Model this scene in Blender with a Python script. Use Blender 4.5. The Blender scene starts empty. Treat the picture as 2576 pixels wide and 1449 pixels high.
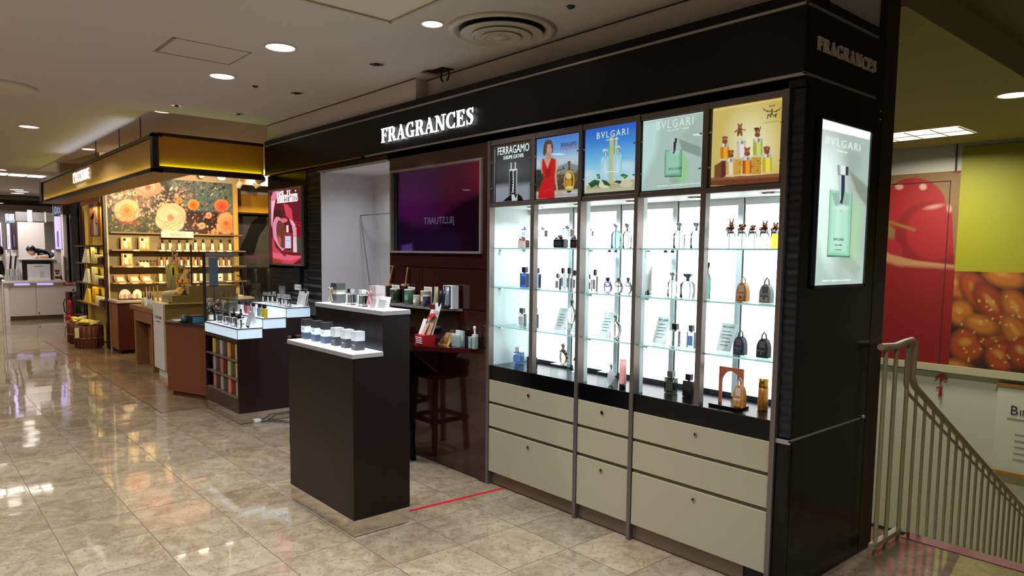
import bpy, math, random
import numpy as np
from mathutils import Vector, Matrix
random.seed(7); RNG = np.random.default_rng(5)
PI = math.pi
SC = bpy.context.scene
COL = SC.collection

# ------------------------------------------------------------------ camera
F_PX, YAW, PITCH, ROLL = 1786.26, 0.853098, 0.0875769, 0.0110771
CX, CY = 1288.0, 793.81
CAM = np.array([0.0, 0.0, 1.6])
LOOK = np.array([-math.sin(YAW)*math.cos(PITCH), math.cos(YAW)*math.cos(PITCH), -math.sin(PITCH)])
_r = np.array([math.cos(YAW), math.sin(YAW), 0.0]); _u = np.cross(_r, LOOK)
RT = math.cos(ROLL)*_r + math.sin(ROLL)*_u
UP = -math.sin(ROLL)*_r + math.cos(ROLL)*_u
cam_d = bpy.data.cameras.new('camera'); cam = bpy.data.objects.new('camera', cam_d); COL.objects.link(cam)
cam_d.sensor_width = 36.0; cam_d.lens = F_PX/2576*36.0
cam_d.shift_y = (CY-724.5)/2576.0
cam_d.clip_start = 0.05; cam_d.clip_end = 200
cam.matrix_world = Matrix(((RT[0], UP[0], -LOOK[0], CAM[0]), (RT[1], UP[1], -LOOK[1], CAM[1]), (RT[2], UP[2], -LOOK[2], CAM[2]), (0, 0, 0, 1)))
SC.camera = cam

# ------------------------------------------------------------------ world, colour, exposure
W = bpy.data.worlds.new('world'); SC.world = W; W.use_nodes = True
W.node_tree.nodes['Background'].inputs[0].default_value = (0.75, 0.77, 0.80, 1)
W.node_tree.nodes['Background'].inputs[1].default_value = 0.42
SC.view_settings.view_transform = 'Standard'; SC.view_settings.look = 'None'
SC.view_settings.exposure = 0.08; SC.view_settings.gamma = 1.0; SC.view_settings.use_curve_mapping = False
SC.cycles.use_denoising = True
SC.cycles.max_bounces = 8; SC.cycles.diffuse_bounces = 3; SC.cycles.glossy_bounces = 4
SC.cycles.transmission_bounces = 6; SC.cycles.transparent_max_bounces = 12
SC.cycles.caustics_reflective = False; SC.cycles.caustics_refractive = False
SC.cycles.sample_clamp_indirect = 4.0; SC.cycles.sample_clamp_direct = 0.0
SC.cycles.use_adaptive_sampling = True; SC.cycles.adaptive_threshold = 0.02

def lin(c):
    return tuple((v/255/12.92 if v/255 <= 0.04045 else ((v/255+0.055)/1.055)**2.4) for v in c[:3])

def area(name, loc, w, size=0.1, col=(255, 236, 214), size_y=None, rot=(0, 0, 0), spread=2.6, shape='DISK'):
    d = bpy.data.lights.new(name, 'AREA'); d.energy = w; d.color = lin(col); d.shape = shape; d.size = size
    if size_y: d.shape = 'RECTANGLE'; d.size_y = size_y
    d.spread = spread
    o = bpy.data.objects.new(name, d); COL.objects.link(o); o.location = loc; o.rotation_euler = rot
    return o
def spot(name, loc, target, w, ang=60, col=(255, 230, 190), blend=0.6, r=0.03):
    d = bpy.data.lights.new(name, 'SPOT'); d.energy = w; d.color = lin(col); d.spot_size = math.radians(ang)
    d.spot_blend = blend; d.shadow_soft_size = r
    o = bpy.data.objects.new(name, d); COL.objects.link(o); o.location = loc
    o.rotation_euler = (Vector(target)-Vector(loc)).to_track_quat('-Z', 'Y').to_euler()
    return o
WARM = (250, 246, 244); NEUT = (238, 244, 255); COOL = (226, 240, 255)
# downlights of the aisle ceiling (x, y, watts, radius); unseen rear rows added and boosted to bounce light onto the ceiling
DOWN = [(-4.57, 1.97, 17, .095), (-5.62, 1.96, 17, .095), (-3.50, 2.42, 9, .07),
        (-1.2, 0.9, 20, .095), (-2.5, 1.75, 26, .095), (-2.3, -0.6, 22, .095), (-4.6, -0.6, 22, .095), (-0.6, 2.6, 10, .095),
        (-6.8, -0.6, 22, .095), (-9.2, -0.2, 22, .095), (-9.4, 1.2, 18, .095), (-11.8, 0.1, 22, .095), (-14.9, 1.45, 22, .095),
        (-15.5, -1.6, 16, .095), (-17.87, 1.55, 20, .095), (-19.7, 2.2, 20, .095), (-18.2, 0.7, 18, .095), (-20.5, 0.6, 20, .095),
        (-7.6, -2.6, 30, .095), (-12.0, -3.0, 22, .095), (-3.4, -2.8, 34, .095), (1.2, -1.0, 16, .095)]
CEIL = 2.915
for x, y, w, r in DOWN:
    area('ceiling_lamp_light', (x, y, CEIL-0.012), w*(1.05 if y > -.5 else 2.2), 2*r*0.86, NEUT if x > -8 else WARM, spread=1.9 if y > 1.6 and x > -6 else 2.4)
# warm ceiling lamps inside the golden store
for x, y, w in [(-8.9, 3.2, 16), (-10.9, 3.4, 16), (-9.6, 4.6, 14), (-11.6, 4.8, 10), (-14.2, 3.0, 10)]:
    area('store_lamp_light', (x, y, 3.02), w, 0.18, (255, 218, 160), spread=2.4)
# dim greenish light of the stairwell
area('stair_lamp_light', (-1.72, 6.8, 2.88), 46, 0.16, (255, 250, 230), spread=2.9)
area('stair_tube_light', (-2.95, 8.3, 2.87), 58, 0.6, (255, 250, 230), size_y=0.6, spread=2.9)
# strip lamps above the canopy that wash the ceiling with bluish white light
area('canopy_top_light', (-9.9, 1.86, 2.72), 1.6, 3.6, (196, 216, 255), size_y=0.08, rot=(PI, 0, 0), spread=2.2)

# ------------------------------------------------------------------ helpers
def at(px, py, ax, v):
    """point where the line of sight through a photo pixel meets a real plane of the room"""
    d = LOOK*F_PX + RT*(px-CX) - UP*(py-CY); i = 'XYZ'.index(ax)
    return CAM + d*((v-CAM[i])/d[i])
def tanxy(px, py):
    d = LOOK*F_PX + RT*(px-CX) - UP*(py-CY); return abs(d[0]/d[1])
def pix(P):
    d = P-CAM; z = d@LOOK
    return CX+F_PX*(d@RT)/z, CY-F_PX*(d@UP)/z

MATS = {}
def mat(name, col=(200, 200, 200), rough=0.5, metal=0.0, emit=0.0, ecol=None, trans=0.0, ior=1.45, alpha=1.0, coat=0.0, spec=0.5, attr=False, nosample=True, noise=0.0, nscale=8, bump=0.0):
    if name in MATS: return MATS[name]
    m = bpy.data.materials.new(name); m.use_nodes = True; MATS[name] = m
    nt = m.node_tree; p = nt.nodes['Principled BSDF']; I = p.inputs
    c = lin(col)+(1,)
    I['Base Color'].default_value = c; I['Roughness'].default_value = rough; I['Metallic'].default_value = metal
    I['Specular IOR Level'].default_value = spec; I['Transmission Weight'].default_value = trans; I['IOR'].default_value = ior
    I['Alpha'].default_value = alpha; I['Coat Weight'].default_value = coat; I['Coat Roughness'].default_value = 0.04
    src = None
    if attr:
        a = nt.nodes.new('ShaderNodeAttribute'); a.attribute_name = 'paint'; src = a.outputs['Color']
        if emit > 0: nt.links.new(src, I['Emission Color']); I['Base Color'].default_value = (0, 0, 0, 1)
        else: nt.links.new(src, I['Base Color'])
    elif noise > 0 or bump > 0:
        tc = nt.nodes.new('ShaderNodeTexCoord'); n = nt.nodes.new('ShaderNodeTexNoise'); n.inputs['Scale'].default_value = nscale; n.inputs['Detail'].default_value = 4
        nt.links.new(tc.outputs['Object'], n.inputs['Vector'])
        if noise > 0:
            r = nt.nodes.new('ShaderNodeMix'); r.data_type = 'RGBA'
            r.inputs[6].default_value = tuple(v*(1-noise) for v in c[:3])+(1,); r.inputs[7].default_value = tuple(min(1, v*(1+noise)) for v in c[:3])+(1,)
            nt.links.new(n.outputs['Fac'], r.inputs[0]); nt.links.new(r.outputs[2], I['Base Color'])
        if bump > 0:
            b = nt.nodes.new('ShaderNodeBump'); b.inputs['Strength'].default_value = bump; b.inputs['Distance'].default_value = 0.01
            nt.links.new(n.outputs['Fac'], b.inputs['Height']); nt.links.new(b.outputs[0], I['Normal'])
    if emit > 0:
        I['Emission Strength'].default_value = emit
        if not attr: I['Emission Color'].default_value = lin(ecol or col)+(1,)
        if nosample: m.cycles.emission_sampling = 'NONE'
    return m
def pane(name, tint=(235, 245, 243), gloss=0.05, rough=0.0):
    """thin clear sheet: lets light through, mirrors a little"""
    if name in MATS: return MATS[name]
    m = bpy.data.materials.new(name); m.use_nodes = True; MATS[name] = m; nt = m.node_tree; nt.nodes.clear()
    o = nt.nodes.new('ShaderNodeOutputMaterial'); t = nt.nodes.new('ShaderNodeBsdfTransparent'); g = nt.nodes.new('ShaderNodeBsdfGlossy')
    t.inputs[0].default_value = lin(tint)+(1,); g.inputs['Roughness'].default_value = rough
    fr = nt.nodes.new('ShaderNodeLayerWeight'); fr.inputs[0].default_value = 0.5
    pw_ = nt.nodes.new('ShaderNodeMath'); pw_.operation = 'POWER'; pw_.inputs[1].default_value = 5.0; nt.links.new(fr.outputs['Facing'], pw_.inputs[0])
    ad = nt.nodes.new('ShaderNodeMath'); ad.operation = 'MULTIPLY_ADD'; ad.inputs[1].default_value = 1.0-gloss; ad.inputs[2].default_value = gloss; ad.use_clamp = True
    mx = nt.nodes.new('ShaderNodeMixShader'); L = nt.links
    L.new(pw_.outputs[0], ad.inputs[0]); L.new(ad.outputs[0], mx.inputs[0]); L.new(t.outputs[0], mx.inputs[1]); L.new(g.outputs[0], mx.inputs[2]); L.new(mx.outputs[0], o.inputs[0])
    return m

class B:
    """collects boxes, tubes, turned shapes into one mesh"""
    def __init__(s): s.v = []; s.f = []; s.m = []; s.sm = []; s.mats = []
    def _mi(s, m):
        if m not in s.mats: s.mats.append(m)
        return s.mats.index(m)
    def add(s, vs, fs, m, smooth=False):
        b = len(s.v); s.v += [tuple(map(float, q)) for q in vs]; k = s._mi(m)
        for f in fs: s.f.append(tuple(i+b for i in f)); s.m.append(k); s.sm.append(smooth)
        return s
    def box(s, x0, x1, y0, y1, z0, z1, m, bev=0.0):
        x0, x1 = min(x0, x1), max(x0, x1); y0, y1 = min(y0, y1), max(y0, y1); z0, z1 = min(z0, z1), max(z0, z1)
        vs = [(x, y, z) for z in (z0, z1) for y in (y0, y1) for x in (x0, x1)]
        return s.add(vs, [(0, 2, 3, 1), (4, 5, 7, 6), (0, 1, 5, 4), (2, 6, 7, 3), (0, 4, 6, 2), (1, 3, 7, 5)], m)
    def hexa(s, P, m):
        """8 corners: bottom ring then top ring"""
        return s.add(P, [(3, 2, 1, 0), (4, 5, 6, 7), (0, 1, 5, 4), (1, 2, 6, 5), (2, 3, 7, 6), (3, 0, 4, 7)], m)
    def prism(s, poly, ax, a0, a1, m, smooth=False):
        """polygon in the two other axes, pushed along ax"""
        n = len(poly); vs = []
        for a in (a0, a1):
            for p, q in poly: vs.append({'X': (a, p, q), 'Y': (p, a, q), 'Z': (p, q, a)}[ax])
        fs = [tuple(range(n)), tuple(range(2*n-1, n-1, -1))]
        s.add(vs, fs, m); 
        return s.add(vs, [(i, i+n, (i+1) % n+n, (i+1) % n) for i in range(n)], m, smooth)
    def lathe(s, c, prof, m, n=20, sx=1, sy=1, sq=0.0, smooth=True, rot=0.0):
        """prof [(r, z)]; sq>0 squares the section off"""
        vs = []; k = len(prof)
        for r, z in prof:
            for i in range(n):
                a = 2*PI*i/n; ca, sa = math.cos(a), math.sin(a)
                if sq > 0:
                    e = 1-sq; ca = math.copysign(abs(ca)**e, ca); sa = math.copysign(abs(sa)**e, sa)
                x, y = r*sx*ca, r*sy*sa
                vs.append((c[0]+x*math.cos(rot)-y*math.sin(rot), c[1]+x*math.sin(rot)+y*math.cos(rot), c[2]+z))
        fs = [(j*n+i, j*n+(i+1) % n, (j+1)*n+(i+1) % n, (j+1)*n+i) for j in range(k-1) for i in range(n)]
        s.add(vs, fs, m, smooth)
        return s.add([vs[i] for i in range(n)]+[vs[(k-1)*n+i] for i in range(n)], [tuple(range(n-1, -1, -1)), tuple(range(n, 2*n))], m)
    def ball(s, c, r, m, n=14, sx=1, sy=1, sz=1):
        pr = [(r*math.sin(PI*j/8), -r*sz*math.cos(PI*j/8)) for j in range(1, 8)]
        return s.lathe(c, [(r*.12, -r*sz*.98)]+pr+[(r*.12, r*sz*.98)], m, n, sx, sy)
    def tube(s, pts, r, m, n=8, closed=False):
        P = [Vector(p) for p in pts]; k = len(P); vs = []; nrm = None
        for i in range(k):
            a = P[(i-1) % k] if (closed or i > 0) else P[i]; b = P[(i+1) % k] if (closed or i < k-1) else P[i]
            t = (b-a).normalized()
            if nrm is None: nrm = t.orthogonal().normalized()
            nrm = (nrm - t*nrm.dot(t)); nrm = nrm.normalized() if nrm.length > 1e-6 else t.orthogonal().normalized()
            bn = t.cross(nrm); rr = r[i] if isinstance(r, (list, tuple)) else r
            for j in range(n):
                an = 2*PI*j/n; vs.append(P[i]+nrm*(rr*math.cos(an))+bn*(rr*math.sin(an)))
        kk = k if closed else k-1
        fs = [(i*n+j, i*n+(j+1) % n, ((i+1) % k)*n+(j+1) % n, ((i+1) % k)*n+j) for i in range(kk) for j in range(n)]
        s.add(vs, fs, m, True)
        if not closed: s.add(vs[:n]+vs[-n:], [tuple(range(n-1, -1, -1)), tuple(range(n, 2*n))], m)
        return s
    def rot(s, c, ax, ang, start=0):
        R = Matrix.Rotation(ang, 3, ax); c = Vector(c)
        s.v = s.v[:start]+[tuple(R @ (Vector(q)-c)+c) for q in s.v[start:]]; return s
    def build(s, name, parent=None, base=None, bevel=0.0, seg=2, sub=0):
        me = bpy.data.meshes.new(name)
        if base is None and parent is None:
            A = np.array(s.v); base = ((A[:, 0].min()+A[:, 0].max())/2, (A[:, 1].min()+A[:, 1].max())/2, A[:, 2].min())
        off = WLOC[parent.name] if parent else Vector(base)
        if parent and base is not None: off = Vector(base)
        me.from_pydata([tuple(Vector(q)-off) for q in s.v], [], s.f)
        for m in s.mats: me.materials.append(m)
        me.polygons.foreach_set('material_index', s.m); me.polygons.foreach_set('use_smooth', s.sm); me.update()
        o = bpy.data.objects.new(name, me); COL.objects.link(o)
        if parent: o.parent = parent; o.location = off-WLOC[parent.name]
        else: o.location = off
        WLOC[o.name] = off.copy()
        if bevel: bv = o.modifiers.new('bevel', 'BEVEL'); bv.width = bevel; bv.segments = seg; bv.limit_method = 'ANGLE'
        if sub: sd = o.modifiers.new('sub', 'SUBSURF'); sd.levels = sub; sd.render_levels = sub
        return o
WLOC = {}
def thing(name, loc, label, cat, group=None):
    o = bpy.data.objects.new(name, None); o.empty_display_size = 0.1; COL.objects.link(o); o.location = loc; WLOC[o.name] = Vector(loc)
    return tag(o, label, cat, group)
def tag(o, label, cat, group=None, kind=None):
    o['label'] = label; o['category'] = cat
    if group: o['group'] = group
    if kind: o['kind'] = kind
    return o
def struct(o): o['kind'] = 'structure'; return o
def lab(o, t): o['label'] = t; return o

# text in the built-in sans face, as a flat mesh lying on a plane (face: 'Y' looks to -y, 'X' looks to +x, 'Z' looks up)
def text(s, parent, org, h, m, face='Y', w=None, depth=0.0008, name='lettering', align='LEFT', space=1.0, italic=0.0, lean=None, basepos=None):
    c = bpy.data.curves.new(name, 'FONT'); c.body = s; c.size = 1.0; c.space_character = space; c.shear = italic; c.resolution_u = 2
    c.extrude = 0.0
    t = bpy.data.objects.new('tmp', c); COL.objects.link(t)
    dg = bpy.context.evaluated_depsgraph_get(); me = bpy.data.meshes.new_from_object(t.evaluated_get(dg)); bpy.data.objects.remove(t)
    A = np.array([v.co[:] for v in me.vertices]); x0, x1 = A[:, 0].min(), A[:, 0].max(); y0, y1 = A[:, 1].min(), A[:, 1].max()
    ky = h/(y1-y0); kx = (w/(x1-x0)) if w else ky; wd = (x1-x0)*kx
    sh = {'LEFT': 0, 'CENTER': -wd/2}[align]
    for v in me.vertices:
        a = (v.co.x-x0)*kx+sh; b = (v.co.y-y0)*ky
        p = {'Y': Vector((a, 0, b)), 'X': Vector((0, a, b)), 'Z': Vector((a, b, 0))}[face]
        if lean: p = lean @ p
        v.co = p
    me.materials.clear(); me.materials.append(m); me.name = name
    o = bpy.data.objects.new(name, me); COL.objects.link(o); org = Vector(org)
    if parent: o.parent = parent; o.location = org-WLOC[parent.name]
    else: o.location = org
    WLOC[o.name] = org.copy()
    sd = o.modifiers.new('thick', 'SOLIDIFY'); sd.thickness = depth; sd.offset = 0
    return o

# painted pictures: a fine grid of coloured points on a real flat panel
class Art:
    def __init__(s, ax, v, a0, a1, z0, z1, step, ox=0, oy=0, k=1.0):
        s.nx = max(2, int(abs(a1-a0)/step)); s.nz = max(2, int(abs(z1-z0)/step))
        A, Z = np.meshgrid(np.linspace(a0, a1, s.nx+1), np.linspace(z0, z1, s.nz+1))
        V = np.full_like(A, v)
        P = np.stack({'X': (V, A, Z), 'Y': (A, V, Z)}[ax], -1).reshape(-1, 3); s.P = P; s.ax = ax
        d = P-CAM; zz = d@LOOK; s.x = (CX+F_PX*(d@RT)/zz-ox)*k; s.y = (CY-F_PX*(d@UP)/zz-oy)*k
        s.u = ((A-a0)/(a1-a0)).ravel(); s.v = ((Z-z0)/(z1-z0)).ravel()
        s.c = np.zeros((len(P), 3)); s.k = k
    def blend(s, al, col):
        col = np.array(lin(col)) if isinstance(col, tuple) else col
        s.c = s.c*(1-al[:, None])+col*al[:, None]; return s
    def fill(s, col): return s.blend(np.ones(len(s.c)), col)
    def vgrad(s, stops):
        ks = [k for k, _ in stops]; cs = np.array([lin(c) for _, c in stops])
        s.c = np.stack([np.interp(s.v, ks, cs[:, i]) for i in range(3)], -1); return s
    def ell(s, cx, cy, rx, ry, col, a=1.0, soft=1.5, rot=0.0):
        dx, dy = s.x-cx, s.y-cy; c, n = math.cos(rot), math.sin(rot); p, q = (dx*c+dy*n)/rx, (-dx*n+dy*c)/ry
        r = np.sqrt(p*p+q*q)+1e-9; sd = (r-1)*min(rx, ry); return s.blend(np.clip(0.5-sd/soft, 0, 1)*a, col)
    def poly(s, pts, col, a=1.0, soft=1.5):
        x, y = s.x, s.y; ins = np.zeros(len(x), bool); dist = np.full(len(x), 1e9); n = len(pts)
        for i in range(n):
            (x0, y0), (x1, y1) = pts[i], pts[(i+1) % n]; ex, ey = x1-x0, y1-y0; L = ex*ex+ey*ey+1e-9
            t = np.clip(((x-x0)*ex+(y-y0)*ey)/L, 0, 1); dist = np.minimum(dist, np.hypot(x-x0-t*ex, y-y0-t*ey))
            if y0 != y1: ins ^= ((y0 > y) != (y1 > y)) & (x < ex*(y-y0)/(y1-y0)+x0)
        sd = np.where(ins, -dist, dist); return s.blend(np.clip(0.5-sd/soft, 0, 1)*a, col)
    def line(s, pts, w, col, a=1.0, soft=1.5):
        x, y = s.x, s.y; dist = np.full(len(x), 1e9)
        for (x0, y0), (x1, y1) in zip(pts[:-1], pts[1:]):
            ex, ey = x1-x0, y1-y0; t = np.clip(((x-x0)*ex+(y-y0)*ey)/(ex*ex+ey*ey+1e-9), 0, 1); dist = np.minimum(dist, np.hypot(x-x0-t*ex, y-y0-t*ey))
        return s.blend(np.clip(0.5-(dist-w/2)/soft, 0, 1)*a, col)
    def build(s, name, parent, m, gain=1.0):
        me = bpy.data.meshes.new(name); nx, nz = s.nx, s.nz; off = WLOC[parent.name] if parent else Vector(s.P.mean(0))
        V = (s.P-np.array(off)).astype(np.float32); N = len(V)
        I, J = np.meshgrid(np.arange(nx), np.arange(nz)); q = (J*(nx+1)+I).ravel()
        Fs = np.stack([q, q+1, q+nx+2, q+nx+1], -1).astype(np.int32); 
        if s.ax == 'X' and s.P[1, 1] < s.P[0, 1]: Fs = Fs[:, ::-1]
        me.vertices.add(N); me.vertices.foreach_set('co', V.ravel()); k = len(Fs)
        me.loops.add(k*4); me.loops.foreach_set('vertex_index', Fs.ravel()); me.polygons.add(k)
        me.polygons.foreach_set('loop_start', np.arange(0, 4*k, 4, dtype=np.int32)); me.polygons.foreach_set('loop_total', np.full(k, 4, np.int32))
        me.update(calc_edges=True); me.validate()
        at_ = me.color_attributes.new('paint', 'FLOAT_COLOR', 'POINT')
        at_.data.foreach_set('color', np.concatenate([np.clip(s.c*gain, 0, 50), np.ones((N, 1))], 1).astype(np.float32).ravel())
        me.materials.append(m); o = bpy.data.objects.new(name, me); COL.objects.link(o)
        if parent: o.parent = parent
        else: o.location = off
        WLOC[o.name] = Vector(off); return o

# serif capitals as outlines (cap height 1): r = bar, q = slanted bar, p = swept stroke with changing width
T, t_ = 0.20, 0.065
def _sw(pts): return ('p', pts)
def _arc(cx, cy, rx, ry, a0, a1, T=T, n=18):
    out = []
    for i in range(n+1):
        a = math.radians(a0+(a1-a0)*i/n); out.append((cx+rx*math.cos(a), cy+ry*math.sin(a), t_+(T-t_)*abs(math.cos(a))**1.3))
    return ('p', out)
GL = {
 'F': (.74, [('r', .10, 0, .30, 1), ('r', .02, 0, .40, t_), ('r', .02, 1-t_, .70, 1), ('q', .64, .74, .70, .74, .58, 1, .70, 1), ('r', .3, .47, .54, .47+t_), ('r', .50, .36, .54, .66)]),
 'E': (.78, [('r', .10, 0, .30, 1), ('r', .02, 0, .72, t_), ('r', .02, 1-t_, .70, 1), ('q', .64, .74, .70, .74, .58, 1, .70, 1), ('q', .58, 0, .72, 0, .68, .27, .74, .27), ('r', .3, .48, .54, .48+t_), ('r', .50, .37, .54, .66)]),
 'R': (.88, [('r', .10, 0, .30, 1), ('r', .02, 0, .38, t_), ('r', .02, 1-t_, .45, 1), ('r', .3, .46, .45, .46+t_), _arc(.44, .73, .20, .237, 90, -90), ('q', .62, 0, .86, 0, .40, .48, .60, .48), ('r', .62, 0, .90, t_)]),
 'A': (.94, [('q', .10, 0, .17, 0, .44, .98, .50, 1), ('q', .62, 0, .84, 0, .38, 1, .53, 1), ('r', .24, .30, .68, .30+t_), ('r', .0, 0, .28, t_), ('r', .54, 0, .94, t_)]),
 'G': (.92, [_arc(.47, .5, .36, .465, 48, 300), ('r', .62, .0, .80, .42), ('r', .52, .42-t_, .90, .42), ('r', .70, .66, .74, 1), ('q', .50, .0, .66, 0.02, .50, .06, .70, .16)]),
 'C': (.84, [_arc(.48, .5, .37, .465, 48, 312), ('r', .72, .66, .76, 1), ('r', .72, 0, .76, .30)]),
 'N': (.98, [('r', .13, 0, .20, 1), ('r', .76, 0, .83, 1), ('q', .66, 0, .83, 0, .06, 1, .29, 1), ('r', .0, 0, .33, t_), ('r', .62, 1-t_, .97, 1), ('r', .0, 1-t_, .2, 1)]),
 'S': (.68, [_sw([(.57, .80, .05), (.50, .91, .06), (.38, .965, .07), (.25, .93, .12), (.165, .83, .17), (.175, .70, .20), (.28, .59, .22), (.40, .50, .23), (.50, .39, .21), (.52, .25, .18), (.45, .10, .12), (.33, .035, .07), (.2, .06, .06), (.10, .18, .05)]), ('r', .55, .70, .59, 1), ('r', .07, 0, .11, .30)]),
 'M': (1.1, [('r', .12, 0, .18, 1), ('q', .48, 0, .56, 0, .06, 1, .27, 1), ('q', .48, 0, .54, 0, .84, 1, .9, 1), ('r', .84, 0, 1.02, 1), ('r', 0, 0, .3, t_), ('r', .74, 0, 1.1, t_), ('r', .0, 1-t_, .2, 1), ('r', .85, 1-t_, 1.1, 1)]),
 'H': (.98, [('r', .10, 0, .28, 1), ('r', .70, 0, .88, 1), ('r', .2, .48, .8, .48+t_), ('r', 0, 0, .38, t_), ('r', 0, 1-t_, .38, 1), ('r', .60, 0, .98, t_), ('r', .60, 1-t_, .98, 1)]),
 'L': (.72, [('r', .10, 0, .28, 1), ('r', 0, 0, .66, t_), ('r', 0, 1-t_, .38, 1), ('q', .52, 0, .66, 0, .62, .3, .68, .3)]),
 'O': (.92, [_arc(.46, .5, .36, .465, 0, 360)]),
 'I': (.42, [('r', .12, 0, .30, 1), ('r', 0, 0, .42, t_), ('r', 0, 1-t_, .42, 1)]),
 'T': (.80, [('r', .31, 0, .49, 1), ('r', .2, 0, .6, t_), ('r', .03, 1-t_, .77, 1), ('r', .03, .72, .07, 1), ('r', .73, .72, .77, 1)]),
 "'": (.22, [('r', .05, .72, .15, 1)]),
 'i': (.34, [('r', .10, 0, .25, .66), ('r', .02, 0, .33, .05), ('r', .02, .61, .2, .66), ('r', .10, .8, .25, .95)]),
 'l': (.34, [('r', .10, 0, .25, 1.02), ('r', .02, 0, .33, .05), ('r', .02, .97, .2, 1.02)]),
 'e': (.56, [_arc(.29, .33, .21, .32, -50, -345, .14), ('r', .12, .34, .5, .39)]),
 'r': (.46, [('r', .10, 0, .25, .66), ('r', .02, 0, .33, .05), ('q', .2, .5, .26, .45, .36, .66, .44, .56)]),
 'a': (.58, [('r', .32, 0, .46, .5), _arc(.26, .17, .16, .16, 20, 330, .13), _arc(.28, .48, .17, .17, 0, 160, .1), ('r', .4, 0, .56, .05)]),
 's': (.46, [_sw([(.36, .5, .04), (.25, .63, .06), (.12, .55, .12), (.14, .42, .14), (.3, .28, .14), (.36, .14, .12), (.22, .02, .06), (.08, .12, .04)])]),
 ' ': (.3, []),
}
def glyph(b, ch, mapf, depthv, m, grow=0.0):
    """adds a raised letter; mapf(x, y) -> point on the face, depthv = vector from face to back"""
    wd, st = GL[ch]; dv = Vector(depthv)
    def slab(P, lift=0):
        n = len(P); A = [mapf(*p)-dv*lift for p in P]; Bk = [a+dv*(1+lift) for a in A]
        b.add([tuple(a) for a in A+Bk], [tuple(range(n)), tuple(range(2*n-1, n-1, -1))]+[(i, i+n, (i+1) % n+n, (i+1) % n) for i in range(n)], m)
    for i, s_ in enumerate(st):
        lf = i*0.01
        if s_[0] == 'r': _, x0, y0, x1, y1 = s_; slab([(x0, y0), (x1, y0), (x1, y1), (x0, y1)], lf)
        elif s_[0] == 'q': _, a, b_, c, d, e, f, g, h = s_; slab([(a, b_), (c, d), (g, h), (e, f)], lf)
        else:
            pts = s_[1]; n = len(pts); Lf = []; Rt = []
            for k in range(n):
                p0 = pts[max(0, k-1)]; p1 = pts[min(n-1, k+1)]; dx, dy = p1[0]-p0[0], p1[1]-p0[1]; L = math.hypot(dx, dy)+1e-9
                nx, ny = -dy/L, dx/L; x, y, w = pts[k]; Lf.append((x+nx*w/2, y+ny*w/2)); Rt.append((x-nx*w/2, y-ny*w/2))
            A = [mapf(*p)-dv*lf for p in Lf]; C = [mapf(*p)-dv*lf for p in Rt]; vs = A+C+[a+dv*(1+lf) for a in A]+[a+dv*(1+lf) for a in C]; fs = []
            for k in range(n-1):
                fs += [(k, n+k, n+k+1, k+1), (2*n+k, 2*n+k+1, 3*n+k+1, 3*n+k), (k, k+1, 2*n+k+1, 2*n+k), (n+k, 3*n+k, 3*n+k+1, n+k+1)]
            b.add([tuple(v) for v in vs], fs, m)
def word(s, root, m, mapf, depthv, W_, H_, gap=0.06, mside=None):
    """serif word scaled to width W_ and height H_ on mapf(a, b) in metres; every letter is a child"""
    tot = sum(GL[c][0]+gap for c in s)-gap; kx = W_/tot; x = 0.0
    for c in s:
        if GL[c][1]:
            b = B(); glyph(b, c, lambda p, q, x=x: mapf((x+p)*kx, q*H_), depthv, m); b.build('letter', root)
        x += GL[c][0]+gap
# ------------------------------------------------------------------ materials
black = mat('black_lacquer', (6, 6, 8), 0.20, spec=.35)
blackm = mat('black_matte', (12, 11, 12), 0.6)
ribm = mat('black_ribbed', (16, 16, 22), 0.38, spec=.5)
brown = mat('dark_brown_gloss', (50, 22, 20), 0.10, coat=0.4)
brownm = mat('dark_brown_panel', (46, 24, 22), 0.42)
steel = mat('brushed_steel', (226, 220, 212), 0.10, metal=1.0)
chrome = mat('polished_steel', (190, 185, 178), 0.12, metal=1.0)
satin = mat('satin_frame', (122, 112, 106), 0.38, metal=0.7)
silver = mat('silver_trim', (168, 160, 155), 0.35, metal=0.6)
brass = mat('brass_trim', (178, 118, 48), 0.35, metal=0.8)
drawerm = mat('olive_grey_laminate', (158, 150, 122), 0.38)
kick = mat('kick_metal', (120, 104, 88), 0.35, metal=0.6)
white = mat('white_paint', (232, 232, 228), 0.45)
ceilm = mat('ceiling_paint', (190, 182, 174), 0.85)
wallm = mat('wall_paint', (205, 196, 190), 0.8)
glow = mat('backlit_panel', (255, 255, 255), 0.5, emit=1.9, nosample=False)
glowc = mat('lit_cool_panel', (198, 222, 238), 0.3, emit=0.60, nosample=False, coat=0.5)
glowt = mat('lit_top_panel', (235, 246, 255), 0.10, emit=1.05, nosample=False, coat=0.6)
lampm = mat('lamp_disc', (255, 246, 232), 0.5, emit=5.0)
artE = mat('printed_film_lit', emit=1.0, attr=True, rough=0.25)
artD = mat('printed_paper', attr=True, rough=0.6)
clear = pane('clear_pane', (246, 250, 249), 0.04)
shelfg = pane('shelf_glass', (234, 245, 243), 0.05)
edgeg = mat('glass_edge', (150, 205, 200), 0.15, emit=0.25)  # edge is no lamp; a faint glow is put into its colour
paper = mat('white_card', (238, 238, 234), 0.6)
ink = mat('dark_ink', (40, 40, 44), 0.6)
goldm = mat('gold_metal', (205, 150, 70), 0.25, metal=1.0)
bglass = mat('clear_glass', (250, 252, 252), 0.0, trans=1.0, ior=1.45)
redm = mat('red_paint', (168, 16, 26), 0.4)
creamm = mat('cream_paint', (196, 184, 150), 0.5)

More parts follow.
